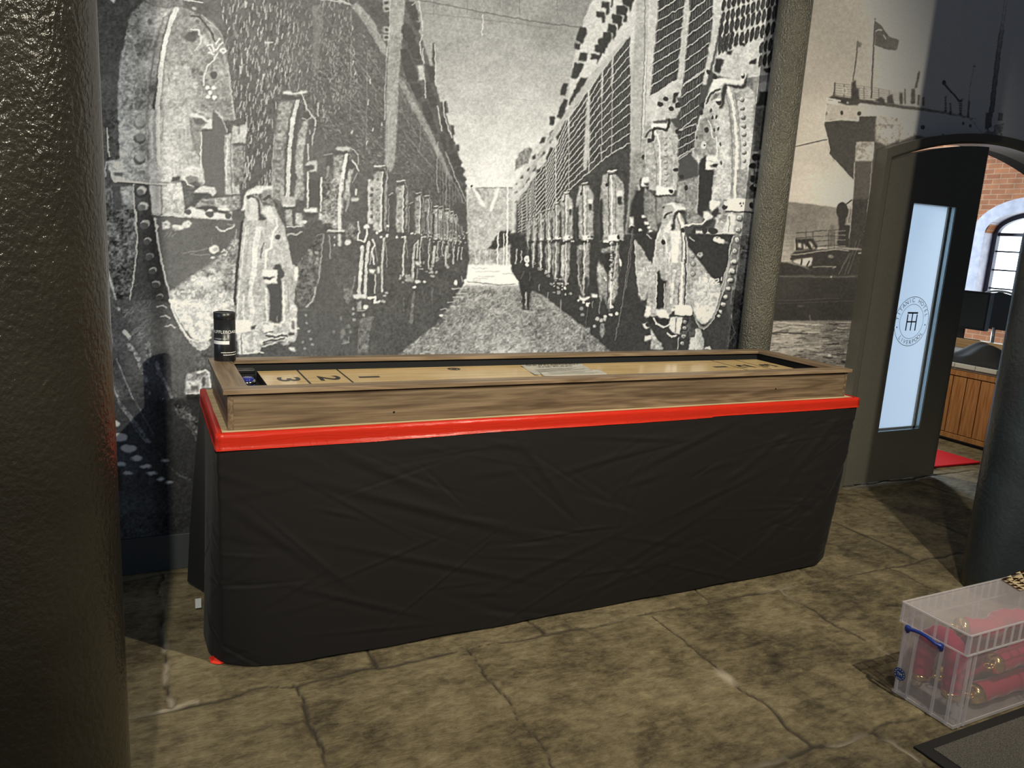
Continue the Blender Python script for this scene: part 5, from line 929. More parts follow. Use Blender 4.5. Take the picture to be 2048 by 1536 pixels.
def brick(nt, p):
    tc = nd(nt, 'ShaderNodeTexCoord'); sp = nd(nt, 'ShaderNodeSeparateXYZ'); nt.links.new(tc.outputs['Object'], sp.inputs[0]); cb = nd(nt, 'ShaderNodeCombineXYZ')
    nt.links.new(sp.outputs[1], cb.inputs[0]); nt.links.new(sp.outputs[2], cb.inputs[1])
    b = nd(nt, 'ShaderNodeTexBrick'); b.inputs['Scale'].default_value = 1; b.inputs['Brick Width'].default_value = .23; b.inputs['Row Height'].default_value = .078; b.inputs['Mortar Size'].default_value = .006
    b.inputs['Color1'].default_value = (.42, .17, .075, 1); b.inputs['Color2'].default_value = (.30, .11, .05, 1); b.inputs['Mortar'].default_value = (.42, .27, .17, 1)
    nt.links.new(cb.outputs[0], b.inputs['Vector']); n = noise(nt, 5, 5)
    m = nd(nt, 'ShaderNodeMix', data_type='RGBA', blend_type='MULTIPLY'); m.inputs[0].default_value = .6; nt.links.new(b.outputs[0], m.inputs[6]); nt.links.new(ramp(nt, n.outputs[0], [(.3, (.6, .6, .6)), (.7, (1.2, 1.15, 1.1))]), m.inputs[7])
    nt.links.new(m.outputs[2], p.inputs['Base Color']); bump(nt, p, b.outputs['Fac'], -.4, .01)
M_brick = mat('red_brick', (.4, .16, .08), .8, 0, .2, brick)
WY0, WY1, WZ0, WSPR, WRISE = 6.25, 7.80, .55, 1.98, .36
def warch(y, g=0): u = (y - (WY0 + WY1) / 2) / ((WY1 - WY0) / 2 + g); return WSPR + (WRISE + g) * math.sqrt(max(0, 1 - u * u))
bm = B(((BX, 3.7, 0), (BX + .5, WY0, 4.2)), ((BX, WY1, 0), (BX + .5, 13, 4.2)), ((BX, WY0, 0), (BX + .5, WY1, WZ0)))
pts = [(WY0 + (WY1 - WY0) * i / 24, warch(WY0 + (WY1 - WY0) * i / 24)) for i in range(25)]
h = prism(pts + [(WY1, 4.2), (WY0, 4.2)], BX, BX + .5, 0); tmp = bpy.data.meshes.new('t'); h.to_mesh(tmp); h.free(); bm.from_mesh(tmp); bpy.data.meshes.remove(tmp)
tag(obj('wall_right', bm, M_brick), kind='structure')
# window beyond: pale brick surround, dark iron frame with glazing bars, bright panes
win = empty('window_1', (BX, (WY0 + WY1) / 2, WZ0)); tag(win, kind='structure')
M_pale = mat('pale_painted_brick', (.50, .50, .58), .7, 0, .2, mottled(9, (.42, .42, .50), (.58, .58, .66)))
def ring(g0, g1, xa, xb):
    bm = bmesh.new(); rows = []
    for i in range(41):
        t = math.pi * i / 40; c, s = math.cos(t), math.sin(t); ym = (WY0 + WY1) / 2; hw = (WY1 - WY0) / 2
        for g in (g0, g1): rows.append((ym + c * (hw + g), WSPR + s * (WRISE + g)))
    P1 = [(rows[0][0], WZ0), (rows[1][0], WZ0)] + rows + [(rows[-2][0], WZ0), (rows[-1][0], WZ0)]
    for x in (xa, xb): pass
    A = [bm.verts.new((xa, y, z)) for y, z in P1]; C = [bm.verts.new((xb, y, z)) for y, z in P1]
    for i in range(0, len(P1) - 2, 2):
        bm.faces.new((A[i], A[i + 2], A[i + 3], A[i + 1])); bm.faces.new((C[i], C[i + 1], C[i + 3], C[i + 2]))
        bm.faces.new((A[i], C[i], C[i + 2], A[i + 2])); bm.faces.new((A[i + 1], A[i + 3], C[i + 3], C[i + 1]))
    return bm
obj('surround', ring(-.002, .20, BX - .02, BX + .3), M_pale, win)
M_iron = mat('window_iron', (.03, .03, .06), .5)
fr = obj('frame', ring(-.075, -.003, BX + .2, BX + .3), M_iron, win)
bars = bmesh.new()
for z in (1.13, 1.42, 1.71): box(bars, (BX + .24, WY0 + .05, z - .012), (BX + .27, WY1 - .05, z + .012))
box(bars, (BX + .23, WY0 + .05, WSPR - .03), (BX + .28, WY1 - .05, WSPR + .02))
for y in (6.55, 6.95, 7.35): box(bars, (BX + .24, y - .012, WZ0), (BX + .27, y + .012, WSPR))
obj('glazing_bars', bars, M_iron, fr)
def emit(name, col, s):
    m = bpy.data.materials.new(name); m.use_nodes = True; nt = m.node_tree; nt.nodes.clear(); e = nd(nt, 'ShaderNodeEmission'); e.inputs[0].default_value = (*col, 1); e.inputs[1].default_value = s
    o = nd(nt, 'ShaderNodeOutputMaterial'); nt.links.new(e.outputs[0], o.inputs[0]); return m
pn = prism(pts + [(WY1, WZ0), (WY0, WZ0)], BX + .285, BX + .295, 0)
obj('pane', pn, emit('daylit_pane', (.86, .96, 1.0), 5.0), win)
# ---------------------------------------------------------------- doorway: casing, closed glazed leaf with emblem
door = empty('door_1', (5.165, YW, 0)); tag(door, kind='structure')
M_door = mat('door_paint', (.14, .132, .108), .36, 0, .5, mottled(60, (.13, .123, .10), (.148, .14, .115), .03))
FY, LY = 3.345, 3.372                # casing's outer front edge, leaf front
OX0, OX1 = 4.090, 6.240
def cas(bm):
    def path(off):
        a, b = OX0 + off, OX1 - off; n = 40
        p = [(a, 0)] + [(a + (b - a) * i / n, arch(a + (b - a) * i / n, 2.172 - off * .8, .183, a, b)) for i in range(n + 1)] + [(b, 0)]
        return p
    o, i1, i2 = path(0), path(.055), path(.072)
    prof = [(o, YW + .002), (o, FY), (i1, FY + .010), (i2, FY + .030), (i2, YW + .1)]
    R_ = [[bm.verts.new((x, y, z)) for x, z in p] for p, y in prof]
    for k in range(len(R_) - 1):
        for j in range(len(o) - 1): bm.faces.new((R_[k][j], R_[k][j + 1], R_[k + 1][j + 1], R_[k + 1][j]))
    return bm
obj('casing', cas(bmesh.new()), M_door, door)
def leaf_mesh(x0, x1, gx0, gx1, gz0, gz1, ya, yb):
    a, b = OX0 + .078, OX1 - .078
    top = lambda x: arch(x, 2.105, .175, a, b)
    bm = B(((x0, ya, .012), (gx0, yb, gz0)), ((gx1, ya, .012), (x1, yb, gz0)), ((gx0, ya, .012), (gx1, yb, gz0)))
    bm.clear()
    def pr(pts):
        h = prism(pts, ya, yb, 1); t = bpy.data.meshes.new('t'); h.to_mesh(t); h.free(); bm.from_mesh(t); bpy.data.meshes.remove(t)
    pr([(x0, .012), (gx0, .012), (gx0, gz1), (x0, gz1)]); pr([(gx1, .012), (x1, .012), (x1, gz1), (gx1, gz1)]); pr([(gx0, .012), (gx1, .012), (gx1, gz0), (gx0, gz0)])
    n = 14; pr([(x0, gz1), (x1, gz1)] + [(x1 + (x0 - x1) * i / n, top(x1 + (x0 - x1) * i / n)) for i in range(n + 1)])
    return bm
GX0, GX1, GZ0, GZ1 = 4.432, 4.850, .362, 1.873
leaf = obj('leaf', leaf_mesh(4.172, 5.080, GX0, GX1, GZ0, GZ1, LY, LY + .085), M_door, door)
M_bead = mat('grey_bead', (.30, .30, .27), .4); M_sheen = mat('teal_sheen', (.33, .42, .46), .25, .7)
obj('glazing_bead', B(((GX1 - .016, LY + .040, GZ0), (GX1, LY + .052, GZ1)), ((GX0, LY + .040, GZ0), (GX0 + .016, LY + .052, GZ1)), ((GX0, LY + .040, GZ0), (GX1, LY + .052, GZ0 + .014))), M_bead, leaf)
obj('reveal_sheen', B(((GX1 - .003, LY + .006, GZ0), (GX1 - .001, LY + .030, GZ1)), ((GX0, LY + .002, GZ0 + .001), (GX1, LY + .036, GZ0 + .004))), M_sheen, leaf)  # added teal strips standing in for the reflection on the glossy reveal
def frosted(nt, p):
    nt.nodes.remove(p); o = nt.nodes['Material Output']; t = nd(nt, 'ShaderNodeBsdfTranslucent'); t.inputs[0].default_value = (.80, .86, .92, 1); d = nd(nt, 'ShaderNodeBsdfPrincipled')
    d.inputs['Base Color'].default_value = (.55, .60, .66, 1); d.inputs['Roughness'].default_value = .25
    x = nd(nt, 'ShaderNodeMixShader'); x.inputs[0].default_value = .22; nt.links.new(t.outputs[0], x.inputs[1]); nt.links.new(d.outputs[0], x.inputs[2]); nt.links.new(x.outputs[0], o.inputs[0])
m_fr = bpy.data.materials.new('frosted_glass'); m_fr.use_nodes = True; frosted(m_fr.node_tree, m_fr.node_tree.nodes['Principled BSDF'])
glass = obj('glass_panel', B(((GX0 - .005, LY + .053, GZ0 - .005), (GX1 + .005, LY + .060, GZ1 + .005))), m_fr, leaf)
obj('astragal', B(((5.075, LY + .07, .10), (5.128, LY + .115, 2.165)), bev=.004), M_door, door)
# emblem printed on the glass: two rings, lettering round them, a double-T monogram
em = Sheet(); EC = at_y(1823, 643, LY + .052); EX, EZ, EY = EC.x, EC.z, LY + .0515; ER = .168
def circ(r0, r1, n=96):
    for i in range(n):
        a, b = 2 * math.pi * i / n, 2 * math.pi * (i + 1) / n
        em.quad(*[(EX + r * math.cos(t), EY, EZ + r * math.sin(t)) for r, t in ((r0, a), (r1, a), (r1, b), (r0, b))])
circ(ER - .0036, ER); circ(ER * .70 - .0028, ER * .70)
def arc_text(s, r, a0, a1, size, inward=False):
    n = len(s)
    for i, ch in enumerate(s):
        if ch == ' ': continue
        t = math.radians(a0 + (a1 - a0) * i / (n - 1)); vf = text_mesh(ch, size)
        def fn(x, y, z):
            if inward: ux, uz, vx, vz = -math.sin(t), math.cos(t), -math.cos(t), -math.sin(t)
            else: ux, uz, vx, vz = math.sin(t), -math.cos(t), math.cos(t), math.sin(t)
            return (EX + r * math.cos(t) + x * ux + y * vx, EY, EZ + r * math.sin(t) + x * uz + y * vz)
        em.add(vf, fn)
arc_text('TITANIC HOTEL', ER * .85, 172, 18, .040); arc_text('LIVERPOOL', ER * .85, 230, 324, .040, True)
for a in (196, 351):
    t = math.radians(a); cx, cz = EX + ER * .85 * math.cos(t), EZ + ER * .85 * math.sin(t)
    k = len(em.v); em.v += [(cx + .0055 * math.cos(j * math.pi / 5), EY, cz + .0055 * math.sin(j * math.pi / 5)) for j in range(10)]; em.f.append(tuple(range(k, k + 10)))
def ebar(x0, z0, x1, z1, w):
    dx, dz = x1 - x0, z1 - z0; L_ = math.hypot(dx, dz); nx, nz = -dz / L_ * w / 2, dx / L_ * w / 2
    em.quad(*[(EX + a, EY, EZ + b) for a, b in ((x0 + nx, z0 + nz), (x1 + nx, z1 + nz), (x1 - nx, z1 - nz), (x0 - nx, z0 - nz))])
for b in ((-.052, .058, .052, .058, .011), (-.046, .048, -.046, -.062, .011), (0, .054, 0, -.062, .010), (.046, .048, .046, -.062, .011), (-.046, -.002, .046, -.002, .009)): ebar(*b)
obj('emblem', em.out(), mat('emblem_print', (.03, .045, .07), .6), leaf)
# ---------------------------------------------------------------- printed wall covering (two pictures side by side)
def sample(A, px, py):
    h, w_ = A.shape; px = np.abs(px); py = np.abs(py)
    px = np.clip(px, 0, w_ - 1.01); py = np.clip(py, 0, h - 1.01); x0 = px.astype(int); y0 = py.astype(int); fx = px - x0; fy = py - y0
    return (A[y0, x0] * (1 - fx) + A[y0, x0 + 1] * fx) * (1 - fy) + (A[y0 + 1, x0] * (1 - fx) + A[y0 + 1, x0 + 1] * fx) * fy
def lin(c): return np.where(c <= .04045, c / 12.92, ((c + .055) / 1.055) ** 2.4)
def mural(name, A, x0, x1, z0, z1, st, tint, label, cut=None):
    nx, nz = int((x1 - x0) / st) + 1, int((z1 - z0) / st) + 1
    X, Z = np.meshgrid(np.linspace(x0, x1, nx), np.linspace(z0, z1, nz)); Yp = YW - .003
    dx, dy, dz = X, Yp, Z - CAMH
    dep = dx * FW.x + dy * FW.y + dz * FW.z
    px = 1024 + F_PX * (dx * RX.x + dy * RX.y + dz * RX.z) / dep; py = 768 - F_PX * (dx * UP.x + dy * UP.y + dz * UP.z) / dep
    v = sample(A, px, py) / 255.0
    tt = np.array(tint(X, Z)); rgb = lin(np.clip(v[..., None] * tt, 0, 1)) / (wall_light(X, Z)[..., None] * np.array(WARM))
    rgb = np.clip(rgb, .004, .88)
    co = np.stack([X, np.full(X.shape, Yp), Z], -1).reshape(-1, 3)
    i = (np.arange(nz - 1)[:, None] * nx + np.arange(nx - 1)[None, :]); keep = np.ones(i.shape, bool)
    if cut is not None:
        xc = (X[:-1, :-1] + X[1:, 1:]) / 2; zc = (Z[:-1, :-1] + Z[1:, 1:]) / 2; keep = ~cut(xc, zc)
    i = i[keep]; q = np.stack([i, i + 1, i + 1 + nx, i + nx], -1).astype(np.int32)
    n0 = nx * nz; back = np.array([(x0, YW - .0005, z0), (x1, YW - .0005, z0), (x1, YW - .0005, z1), (x0, YW - .0005, z1)]); co = np.vstack([co, back])
    me = bpy.data.meshes.new(name); me.vertices.add(len(co)); me.vertices.foreach_set('co', co.astype(np.float32).ravel())
    ends = [(n0, n0 + 3, (nz - 1) * nx, 0), (n0 + 1, nx - 1, nz * nx - 1, n0 + 2)]
    q = np.vstack([q, np.array(ends, np.int32)])
    me.loops.add(len(q) * 4); me.loops.foreach_set('vertex_index', q.ravel()); me.polygons.add(len(q)); me.polygons.foreach_set('loop_start', np.arange(0, len(q) * 4, 4, dtype=np.int32)); me.update(calc_edges=True)
    at = me.color_attributes.new('print', 'FLOAT_COLOR', 'POINT'); cc = np.ones((len(co), 4), np.float32); cc[:n0, :3] = rgb.reshape(-1, 3); cc[n0:, :3] = .1; at.data.foreach_set('color', cc.ravel())
    me.materials.append(M_print); o = bpy.data.objects.new(name, me); COL.objects.link(o); return tag(o, label, 'mural', kind='thing')
def f_print(nt, p):
    a = nd(nt, 'ShaderNodeAttribute', attribute_name='print'); n = noise(nt, 330, 2, .6, sx=(.6, 1, 1.4))
    m = nd(nt, 'ShaderNodeMix', data_type='RGBA', blend_type='MULTIPLY'); m.inputs[0].default_value = 1; nt.links.new(a.outputs['Color'], m.inputs[6])
    nt.links.new(ramp(nt, n.outputs[0], [(.3, (.86, .86, .86)), (.7, (1.14, 1.14, 1.14))]), m.inputs[7]); nt.links.new(m.outputs[2], p.inputs['Base Color']); bump(nt, p, n.outputs[0], .12, .001)
M_print = mat('printed_wallpaper', (.5, .5, .5), .62, 0, .25, f_print)
SEAM = 3.20
def t_boil(X, Z):
    k = np.clip((.06 - X) / .12, 0, 1)[..., None]; return (1 - k) * np.array([1, .98, .915]) + k * np.array([1, 1.0, .945])  # cooler left end: daylight in the column's shadow, put into the print colour
mural('wall_mural', BOIL, -1.4, SEAM, .162, 3.25, .0035, t_boil, 'black and white printed mural of two long rows of riveted boilers facing a lane')
mural('wall_mural', SHIP, SEAM, 6.9, .162, 3.25, .0042, lambda X, Z: np.ones(X.shape + (1,)) * np.array([1, .93, .81]), 'sepia printed mural of a liner stern with a flag above a tug', lambda x, z: (x > OX0 + .01) & (x < OX1 - .01) & (z < arch(x, 2.15, .183, OX0, OX1)))
# ---------------------------------------------------------------- cast iron columns
def column(label, cx, cy, r, m, h=3.35, seg=96):
    prof = [(r, 0), (r, h)]
    n = 40; prof = [(r, h * i / n) for i in range(n + 1)]
    o = obj('cast_iron_column', lathe(prof, seg), m, None, True, world=False); o.location = (cx, cy, 0)
    return tag(o, label, 'column', 'painted cast iron columns', 'thing')
M_colL = hammered((.023, .020, .0145), .24, .8, 105, .0045, .8)
M_colM = hammered((.105, .098, .072), .26, 1.0, 115, .016, 1.0)
M_colR = hammered((.026, .034, .040), .32, .6, 60, .005)
column('thick dark olive column with a hammered finish close to the camera, beside the boilers mural', -.232, 1.60, .176, M_colL)
column('slim column standing against the seam between the boilers mural and the ship mural', 3.147, 3.275, .088, M_colM)
column('thick blue-black column in front of the doorway, behind the clear storage box', 3.655, 1.99, .176, M_colR)
M_sock = mat('black_plastic', (.006, .006, .007), .4)
s = empty('wall_socket', (-.20, YW, .435), 'small black box fixed low on the boilers mural beside the thick olive column', 'socket')
obj('plate', B(((-.255, YW - .030, .385), (-.150, YW - .002, .485)), bev=.004), M_sock, s)
obj('switch', B(((-.225, YW - .034, .415), (-.195, YW - .029, .455)), bev=.002), M_sock, s)
# ---------------------------------------------------------------- trestle table hidden under the cloth
TX0, TX1, TY0, TY1, TZ = .200, 3.100, 2.497, 3.200, .851
M_ply = mat('pale_plywood', (.52, .40, .24), .6, 0, .3, wood((.40, .30, .17), (.54, .42, .25), (.62, .50, .32), 0, .05))
t = empty('trestle_table', ((TX0 + TX1) / 2, (TY0 + TY1) / 2, 0), 'long plywood table under the black cloth and red tape, carrying the wooden shuffleboard', 'table')
obj('table_top', B(((TX0, TY0, TZ - .03), (TX1, TY1, TZ)), bev=.002), M_ply, t)
for x in (TX0 + .25, TX1 - .25):
    for y in (TY0 + .12, TY1 - .12): obj('leg', B(((x - .02, y - .02, 0), (x + .02, y + .02, TZ - .031))), M_sock, t)
# black cloth: one sheet pinned round the table edge, pulled in at the far end, a loose flap at the near back corner
def cloth():
    def resample(P_, S):
        P_ = np.array(P_, float); d = np.concatenate([[0], np.cumsum(np.linalg.norm(np.diff(P_, axis=0), axis=1))]); d /= d[-1]
        return np.stack([np.interp(S, d, P_[:, k]) for k in range(2)], -1)
    NU, NV = 760, 190
    U = np.linspace(0, 1, NU)
    def round_path(P_, rad):
        out = resample(P_, np.linspace(0, 1, 3000)); k = int(rad)
        for _ in range(3):
            pad = np.vstack([np.repeat(out[:1], k, 0), out, np.repeat(out[-1:], k, 0)]); c = np.cumsum(np.vstack([[[0, 0]], pad]), 0); out = (c[2 * k + 1:] - c[:-2 * k - 1]) / (2 * k + 1)
        return out
    e = .006
    top = [(TX0 - e, TY1), (TX0 - e, TY0 - e), (TX1 + e, TY0 - e), (TX1 + e, TY1)]
    bot = [(.122, 3.233), (.170, 3.15), (.215, 3.06), (.178, 2.95), (.160, 2.80), (.168, 2.64), (.205, 2.565), (.30, 2.515), (.45, 2.482), (1.2, 2.478), (2.0, 2.476), (2.80, 2.478), (2.98, 2.492), (3.07, 2.53), (3.125, 2.62), (3.11, 3.15)]
    lt = np.array([0, TY1 - TY0, TY1 - TY0 + TX1 - TX0, 2 * (TY1 - TY0) + TX1 - TX0]); 
    tp = round_path(top, 4); bt = round_path(bot, 14)
    # keep corners together: map by matching parameter of the two front corners
    def par(P_, q): d = np.concatenate([[0], np.cumsum(np.linalg.norm(np.diff(P_, axis=0), axis=1))]); d /= d[-1]; return d[np.argmin(np.linalg.norm(P_ - np.array(q), axis=1))], d
    a1, dt = par(tp, (TX0, TY0)); a2, _ = par(tp, (TX1, TY0)); b1, db = par(bt, (.205, 2.56)); b2, _ = par(bt, (3.09, 2.55))
    key = [0, .17, .83, 1]
    ut = np.interp(U, key, [0, a1, a2, 1]); ub = np.interp(U, key, [0, b1, b2, 1])
    Tp = np.stack([np.interp(ut, dt, tp[:, k]) for k in range(2)], -1); Bt = np.stack([np.interp(ub, db, bt[:, k]) for k in range(2)], -1)
    V = np.linspace(0, 1, NV)[:, None]
    XY = Tp[None] * (1 - V[..., None]) + Bt[None] * V[..., None]
    zb = .006 + .006 * np.sin(U * 31) ** 2 + np.where(U < .17, .02 * np.clip(1 - U / .05, 0, 1), 0) + .035 * np.clip((U - .80) / .04, 0, 1) * np.clip((.9 - U) / .05, 0, 1)
    Z = .842 * (1 - V) + zb[None] * V
    tan = np.gradient(XY, axis=1); nrm = np.stack([tan[..., 1], -tan[..., 0]], -1); nrm /= np.linalg.norm(nrm, axis=-1, keepdims=True) + 1e-9
    s = U * 4.3; H = np.zeros((NV, NU)); S = np.broadcast_to(s[None], H.shape)
    r = np.random.default_rng(12)
    def fold(s0, z0, ang, ln, wd, amp):
        c, n = math.cos(ang), math.sin(ang); a = (S - s0) * c + (Z - z0) * n; b = -(S - s0) * n + (Z - z0) * c
        return amp * np.exp(-(a / ln) ** 2) * (np.exp(-(b / wd) ** 2) - .55 * np.exp(-((b + wd * 1.5) / wd) ** 2))
    for _ in range(150):
        z0 = r.uniform(.03, .83); s0 = r.uniform(.5, 4.1); up = z0 > .5
        ang = r.normal(-.32 if s0 < 2.2 else .38, .3) if up else r.normal(-.25 if r.random() < .6 else .45, .25)
        H += fold(s0, z0, ang, r.uniform(.06, .26), r.uniform(.006, .016), r.choice([-1, 1]) * r.uniform(.0015, .0045))
    for s0, z0, ang, ln, wd, a in ((1.25, .70, -.5, .25, .02, .006), (1.45, .52, -.35, .4, .018, .008), (1.5, .30, -.33, .35, .014, .007), (1.2, .20, -.4, .22, .012, .006), (1.9, .62, -.9, .2, .016, .005), (2.2, .66, .2, .25, .014, .005), (2.6, .70, .35, .3, .016, .006), (3.0, .62, .55, .25, .018, .006), (3.35, .66, .8, .3, .022, .009), (3.45, .40, .95, .3, .02, .008), (3.2, .3, .7, .25, .016, .006), (2.5, .28, .4, .3, .015, .005), (2.0, .25, .3, .3, .014, .005), (2.3, .12, .2, .3, .012, .004), (.95, .45, -.7, .25, .02, .006), (3.0, .15, .5, .3, .014, .005), (2.75, .45, .3, .3, .014, .005)):
        H += fold(s0, z0, ang, ln, wd, a)
    for s0 in (1.02, 1.9, 2.85): H += .0022 * np.exp(-((S - s0) / .008) ** 2) * np.clip(V * 4, 0, 1)       # pressed creases
    H += .010 * np.sin(S * 2.1 + 1.0) * np.sin(V * math.pi) * V + .006 * np.sin(S * 5.3 + V * 2) * np.sin(V * math.pi)
    H *= .55 * np.clip(V * 7, 0, 1)
    co = np.concatenate([XY + nrm * H[..., None], Z[..., None]], -1)
    i = (np.arange(NV - 1)[:, None] * NU + np.arange(NU - 1)[None]).ravel(); q = np.stack([i, i + 1, i + 1 + NU, i + NU], -1)
    return co.reshape(-1, 3), q
co, q = cloth()
me = bpy.data.meshes.new('black_cloth'); me.from_pydata(co.tolist(), [], q.tolist()); me.update()
for p in me.polygons: p.use_smooth = True
def weave(nt, p):
    n = noise(nt, 900, 2, .6); bump(nt, p, n.outputs[0], .15, .0005)
me.materials.append(mat('black_cotton', (.0068, .0057, .0056), .8, 0, .3, weave, Sheen_Weight=.03, Sheen_Roughness=.4))
o = bpy.data.objects.new('black_cloth', me); COL.objects.link(o); tag(o, 'black cotton cloth hung round the table from the red tape to the floor', 'tablecloth')
# red tape round the table edge
def tape():
    bm = bmesh.new(); pts = []
    for a, b, n in (((TX0, TY1), (TX0, TY0), 40), ((TX0, TY0), (TX1, TY0), 260), ((TX1, TY0), (TX1, TY1), 30)):
        for i in range(n): pts.append((a[0] + (b[0] - a[0]) * i / n, a[1] + (b[1] - a[1]) * i / n))
    pts.append((TX1, TY1)); r = np.random.default_rng(8); n = len(pts); rows = []
    w1 = np.convolve(r.normal(0, 1, n + 40), np.ones(30) / 30, 'same')[:n]; w2 = np.convolve(r.normal(0, 1, n + 40), np.ones(14) / 14, 'same')[:n]; w3 = np.convolve(r.normal(0, 1, n + 40), np.ones(40) / 40, 'same')[:n]
    for i, (x, y) in enumerate(pts):
        onx = TX0 + .001 < x < TX1 - .001
        nx, ny = (0, -1) if onx else ((-1, 0) if x < 1 else (1, 0))
        if i in (40, 300): nx, ny = (-.7 if x < 1 else .7), -.7
        sag = .006 * np.exp(-((x - .5) / .5) ** 2)
        zt = .8525 + .0005 * w1[i]; zb = .801 - .004 * w3[i] * 1.5 - sag + (.004 if x > 2.2 else 0)
        prof = [(-.012 + .006 * w1[i], .0006), (-.002, .0010), (.0085, 0), (.0095 + .0016 * w2[i], -.014), (.0095 - .002 * w2[i], -.024), (.010 + .0018 * w2[i], -.036), (.0098, None)]
        rows.append([bm.verts.new((x + nx * d, y + ny * d, zb if dz is None else zt + dz)) for d, dz in prof])
    for i in range(n - 1):
        for k in range(6): bm.faces.new((rows[i][k], rows[i + 1][k], rows[i + 1][k + 1], rows[i][k + 1]))
    bmesh.ops.solidify(bm, geom=bm.faces[:], thickness=.0006)
    return bm
M_tape = mat('red_tape', (.90, .048, .022), .24, 0, .5, lambda nt, p: bump(nt, p, noise(nt, 26, 4, .6, sx=(.22, 1, 3), dist=1.0).outputs[0], .35, .006))
tag(obj('red_tape', tape(), M_tape, None, True), 'glossy red tape wrapped along the table edge above the black cloth', 'tape')
c = at_z(428, 1322, 0)
bm = bmesh.new(); v = [bm.verts.new((c.x + a, c.y + b, z)) for a, b, z in ((-.015, .01, .012), (.012, -.03, .002), (.035, -.035, .006), (.02, .01, .02), (-.012, -.01, .001))]; bm.faces.new((v[0], v[4], v[1], v[2], v[3])); bmesh.ops.solidify(bm, geom=bm.faces[:], thickness=.001)
tag(obj('tape_scrap', bm, M_tape), 'crumpled scrap of red tape on the floor at the corner of the black cloth', 'tape scrap')
c = at_z(397, 1207, .03)
bm = bmesh.new(); box(bm, (c.x - .012, c.y - .002, .012), (c.x + .010, c.y, .052)); tag(obj('white_tag', bm, mat('white_label', (.6, .62, .66), .6)), 'small white tag poking out below the black cloth near the wall', 'tag')
# ---------------------------------------------------------------- shuffleboard table top game
SX0, SX1, SY0, SY1, ZR = .219, 3.068, 2.524, 3.140, .9886
OV, RW, RWE = .014, .060, .082
g = empty('shuffleboard', ((SX0 + SX1) / 2, (SY0 + SY1) / 2, TZ), 'long wooden shuffleboard with a black lined gutter and numbered pale playing surface', 'game board')
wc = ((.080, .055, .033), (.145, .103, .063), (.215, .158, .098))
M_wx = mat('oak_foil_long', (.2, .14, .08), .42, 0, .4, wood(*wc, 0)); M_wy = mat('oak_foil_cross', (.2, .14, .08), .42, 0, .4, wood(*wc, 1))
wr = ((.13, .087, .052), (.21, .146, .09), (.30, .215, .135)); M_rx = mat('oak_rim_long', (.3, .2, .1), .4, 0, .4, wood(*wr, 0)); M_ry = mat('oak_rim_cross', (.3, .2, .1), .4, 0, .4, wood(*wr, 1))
x0, x1, y0, y1 = SX0 + OV, SX1 - OV, SY0 + OV, SY1 - OV
z0, z1 = TZ + .001, ZR - .0165; th = .018
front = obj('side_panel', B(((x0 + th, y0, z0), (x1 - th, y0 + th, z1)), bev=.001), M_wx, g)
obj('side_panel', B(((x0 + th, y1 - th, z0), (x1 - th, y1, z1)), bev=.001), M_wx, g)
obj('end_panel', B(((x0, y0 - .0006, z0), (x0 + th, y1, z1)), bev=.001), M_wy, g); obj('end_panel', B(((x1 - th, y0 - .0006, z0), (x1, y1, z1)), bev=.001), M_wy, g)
for xx, zz in ((.79, .885), (2.60, .905)):
    bm = bmesh.new(); tube(bm, [(xx, y0 - .0004, zz), (xx, y0 + .004, zz)], .004, 12); obj('screw_hole', bm, M_sock, front)
ry = RW
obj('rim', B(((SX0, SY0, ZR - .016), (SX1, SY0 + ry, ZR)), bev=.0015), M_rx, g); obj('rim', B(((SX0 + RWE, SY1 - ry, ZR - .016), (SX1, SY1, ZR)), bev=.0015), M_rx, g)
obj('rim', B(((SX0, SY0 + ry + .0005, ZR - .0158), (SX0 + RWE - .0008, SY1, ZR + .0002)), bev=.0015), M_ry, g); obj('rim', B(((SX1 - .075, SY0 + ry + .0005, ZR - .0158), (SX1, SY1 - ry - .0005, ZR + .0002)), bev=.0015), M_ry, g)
M_felt = mat('black_felt', (.010, .011, .012), .8, 0, .3)
ix0, ix1, iy0, iy1 = SX0 + RWE - .012, SX1 - .063, SY0 + ry - .012, SY1 - ry + .012
obj('gutter_liner', B(((ix0, iy0, .918), (ix1, iy1, .923)), ((ix0 - .006, iy0 - .006, .923), (ix0, iy1 + .006, ZR - .0165)), ((ix1, iy0 - .006, .923), (ix1 + .006, iy1 + .006, ZR - .0165)), ((ix0, iy0 - .006, .923), (ix1, iy0, ZR - .0165)), ((ix0, iy1, .923), (ix1, iy1 + .006, ZR - .0165))), M_felt, g)
FX0, FX1, FY0_, FY1_, FZ = .386, 2.918, 2.660, 3.012, .955
def maple(nt, p):
    wood((.50, .34, .15), (.62, .44, .20), (.70, .53, .28), 0, .03)(nt, p)
M_field = mat('varnished_maple', (.6, .45, .22), .16, 0, .5, maple)
field = obj('playing_surface', B(((FX0, FY0_, .9235), (FX1, FY1_, FZ)), bev=.001), M_field, g)
obj('end_band', B(((FX0 - .0015, FY0_, .924), (FX0 - .0002, FY1_, FZ - .001))), M_felt, field); obj('end_band', B(((FX1 + .0002, FY0_, .924), (FX1 + .0015, FY1_, FZ - .001))), M_felt, field)
M_mark = mat('black_print', (.014, .014, .014), .35)
zz = FZ + .0006; ym = (FY0_ + FY1_) / 2
def strip(xa, w_):
    mk = Sheet(); mk.quad((xa - w_ / 2, FY0_ + .002, zz), (xa + w_ / 2, FY0_ + .002, zz), (xa + w_ / 2, FY1_ - .002, zz), (xa - w_ / 2, FY1_ - .002, zz)); obj('zone_line', mk.out(), M_mark, field)
for xa in (.537, .693): strip(xa, .007); strip(FX0 + FX1 - xa, .006)
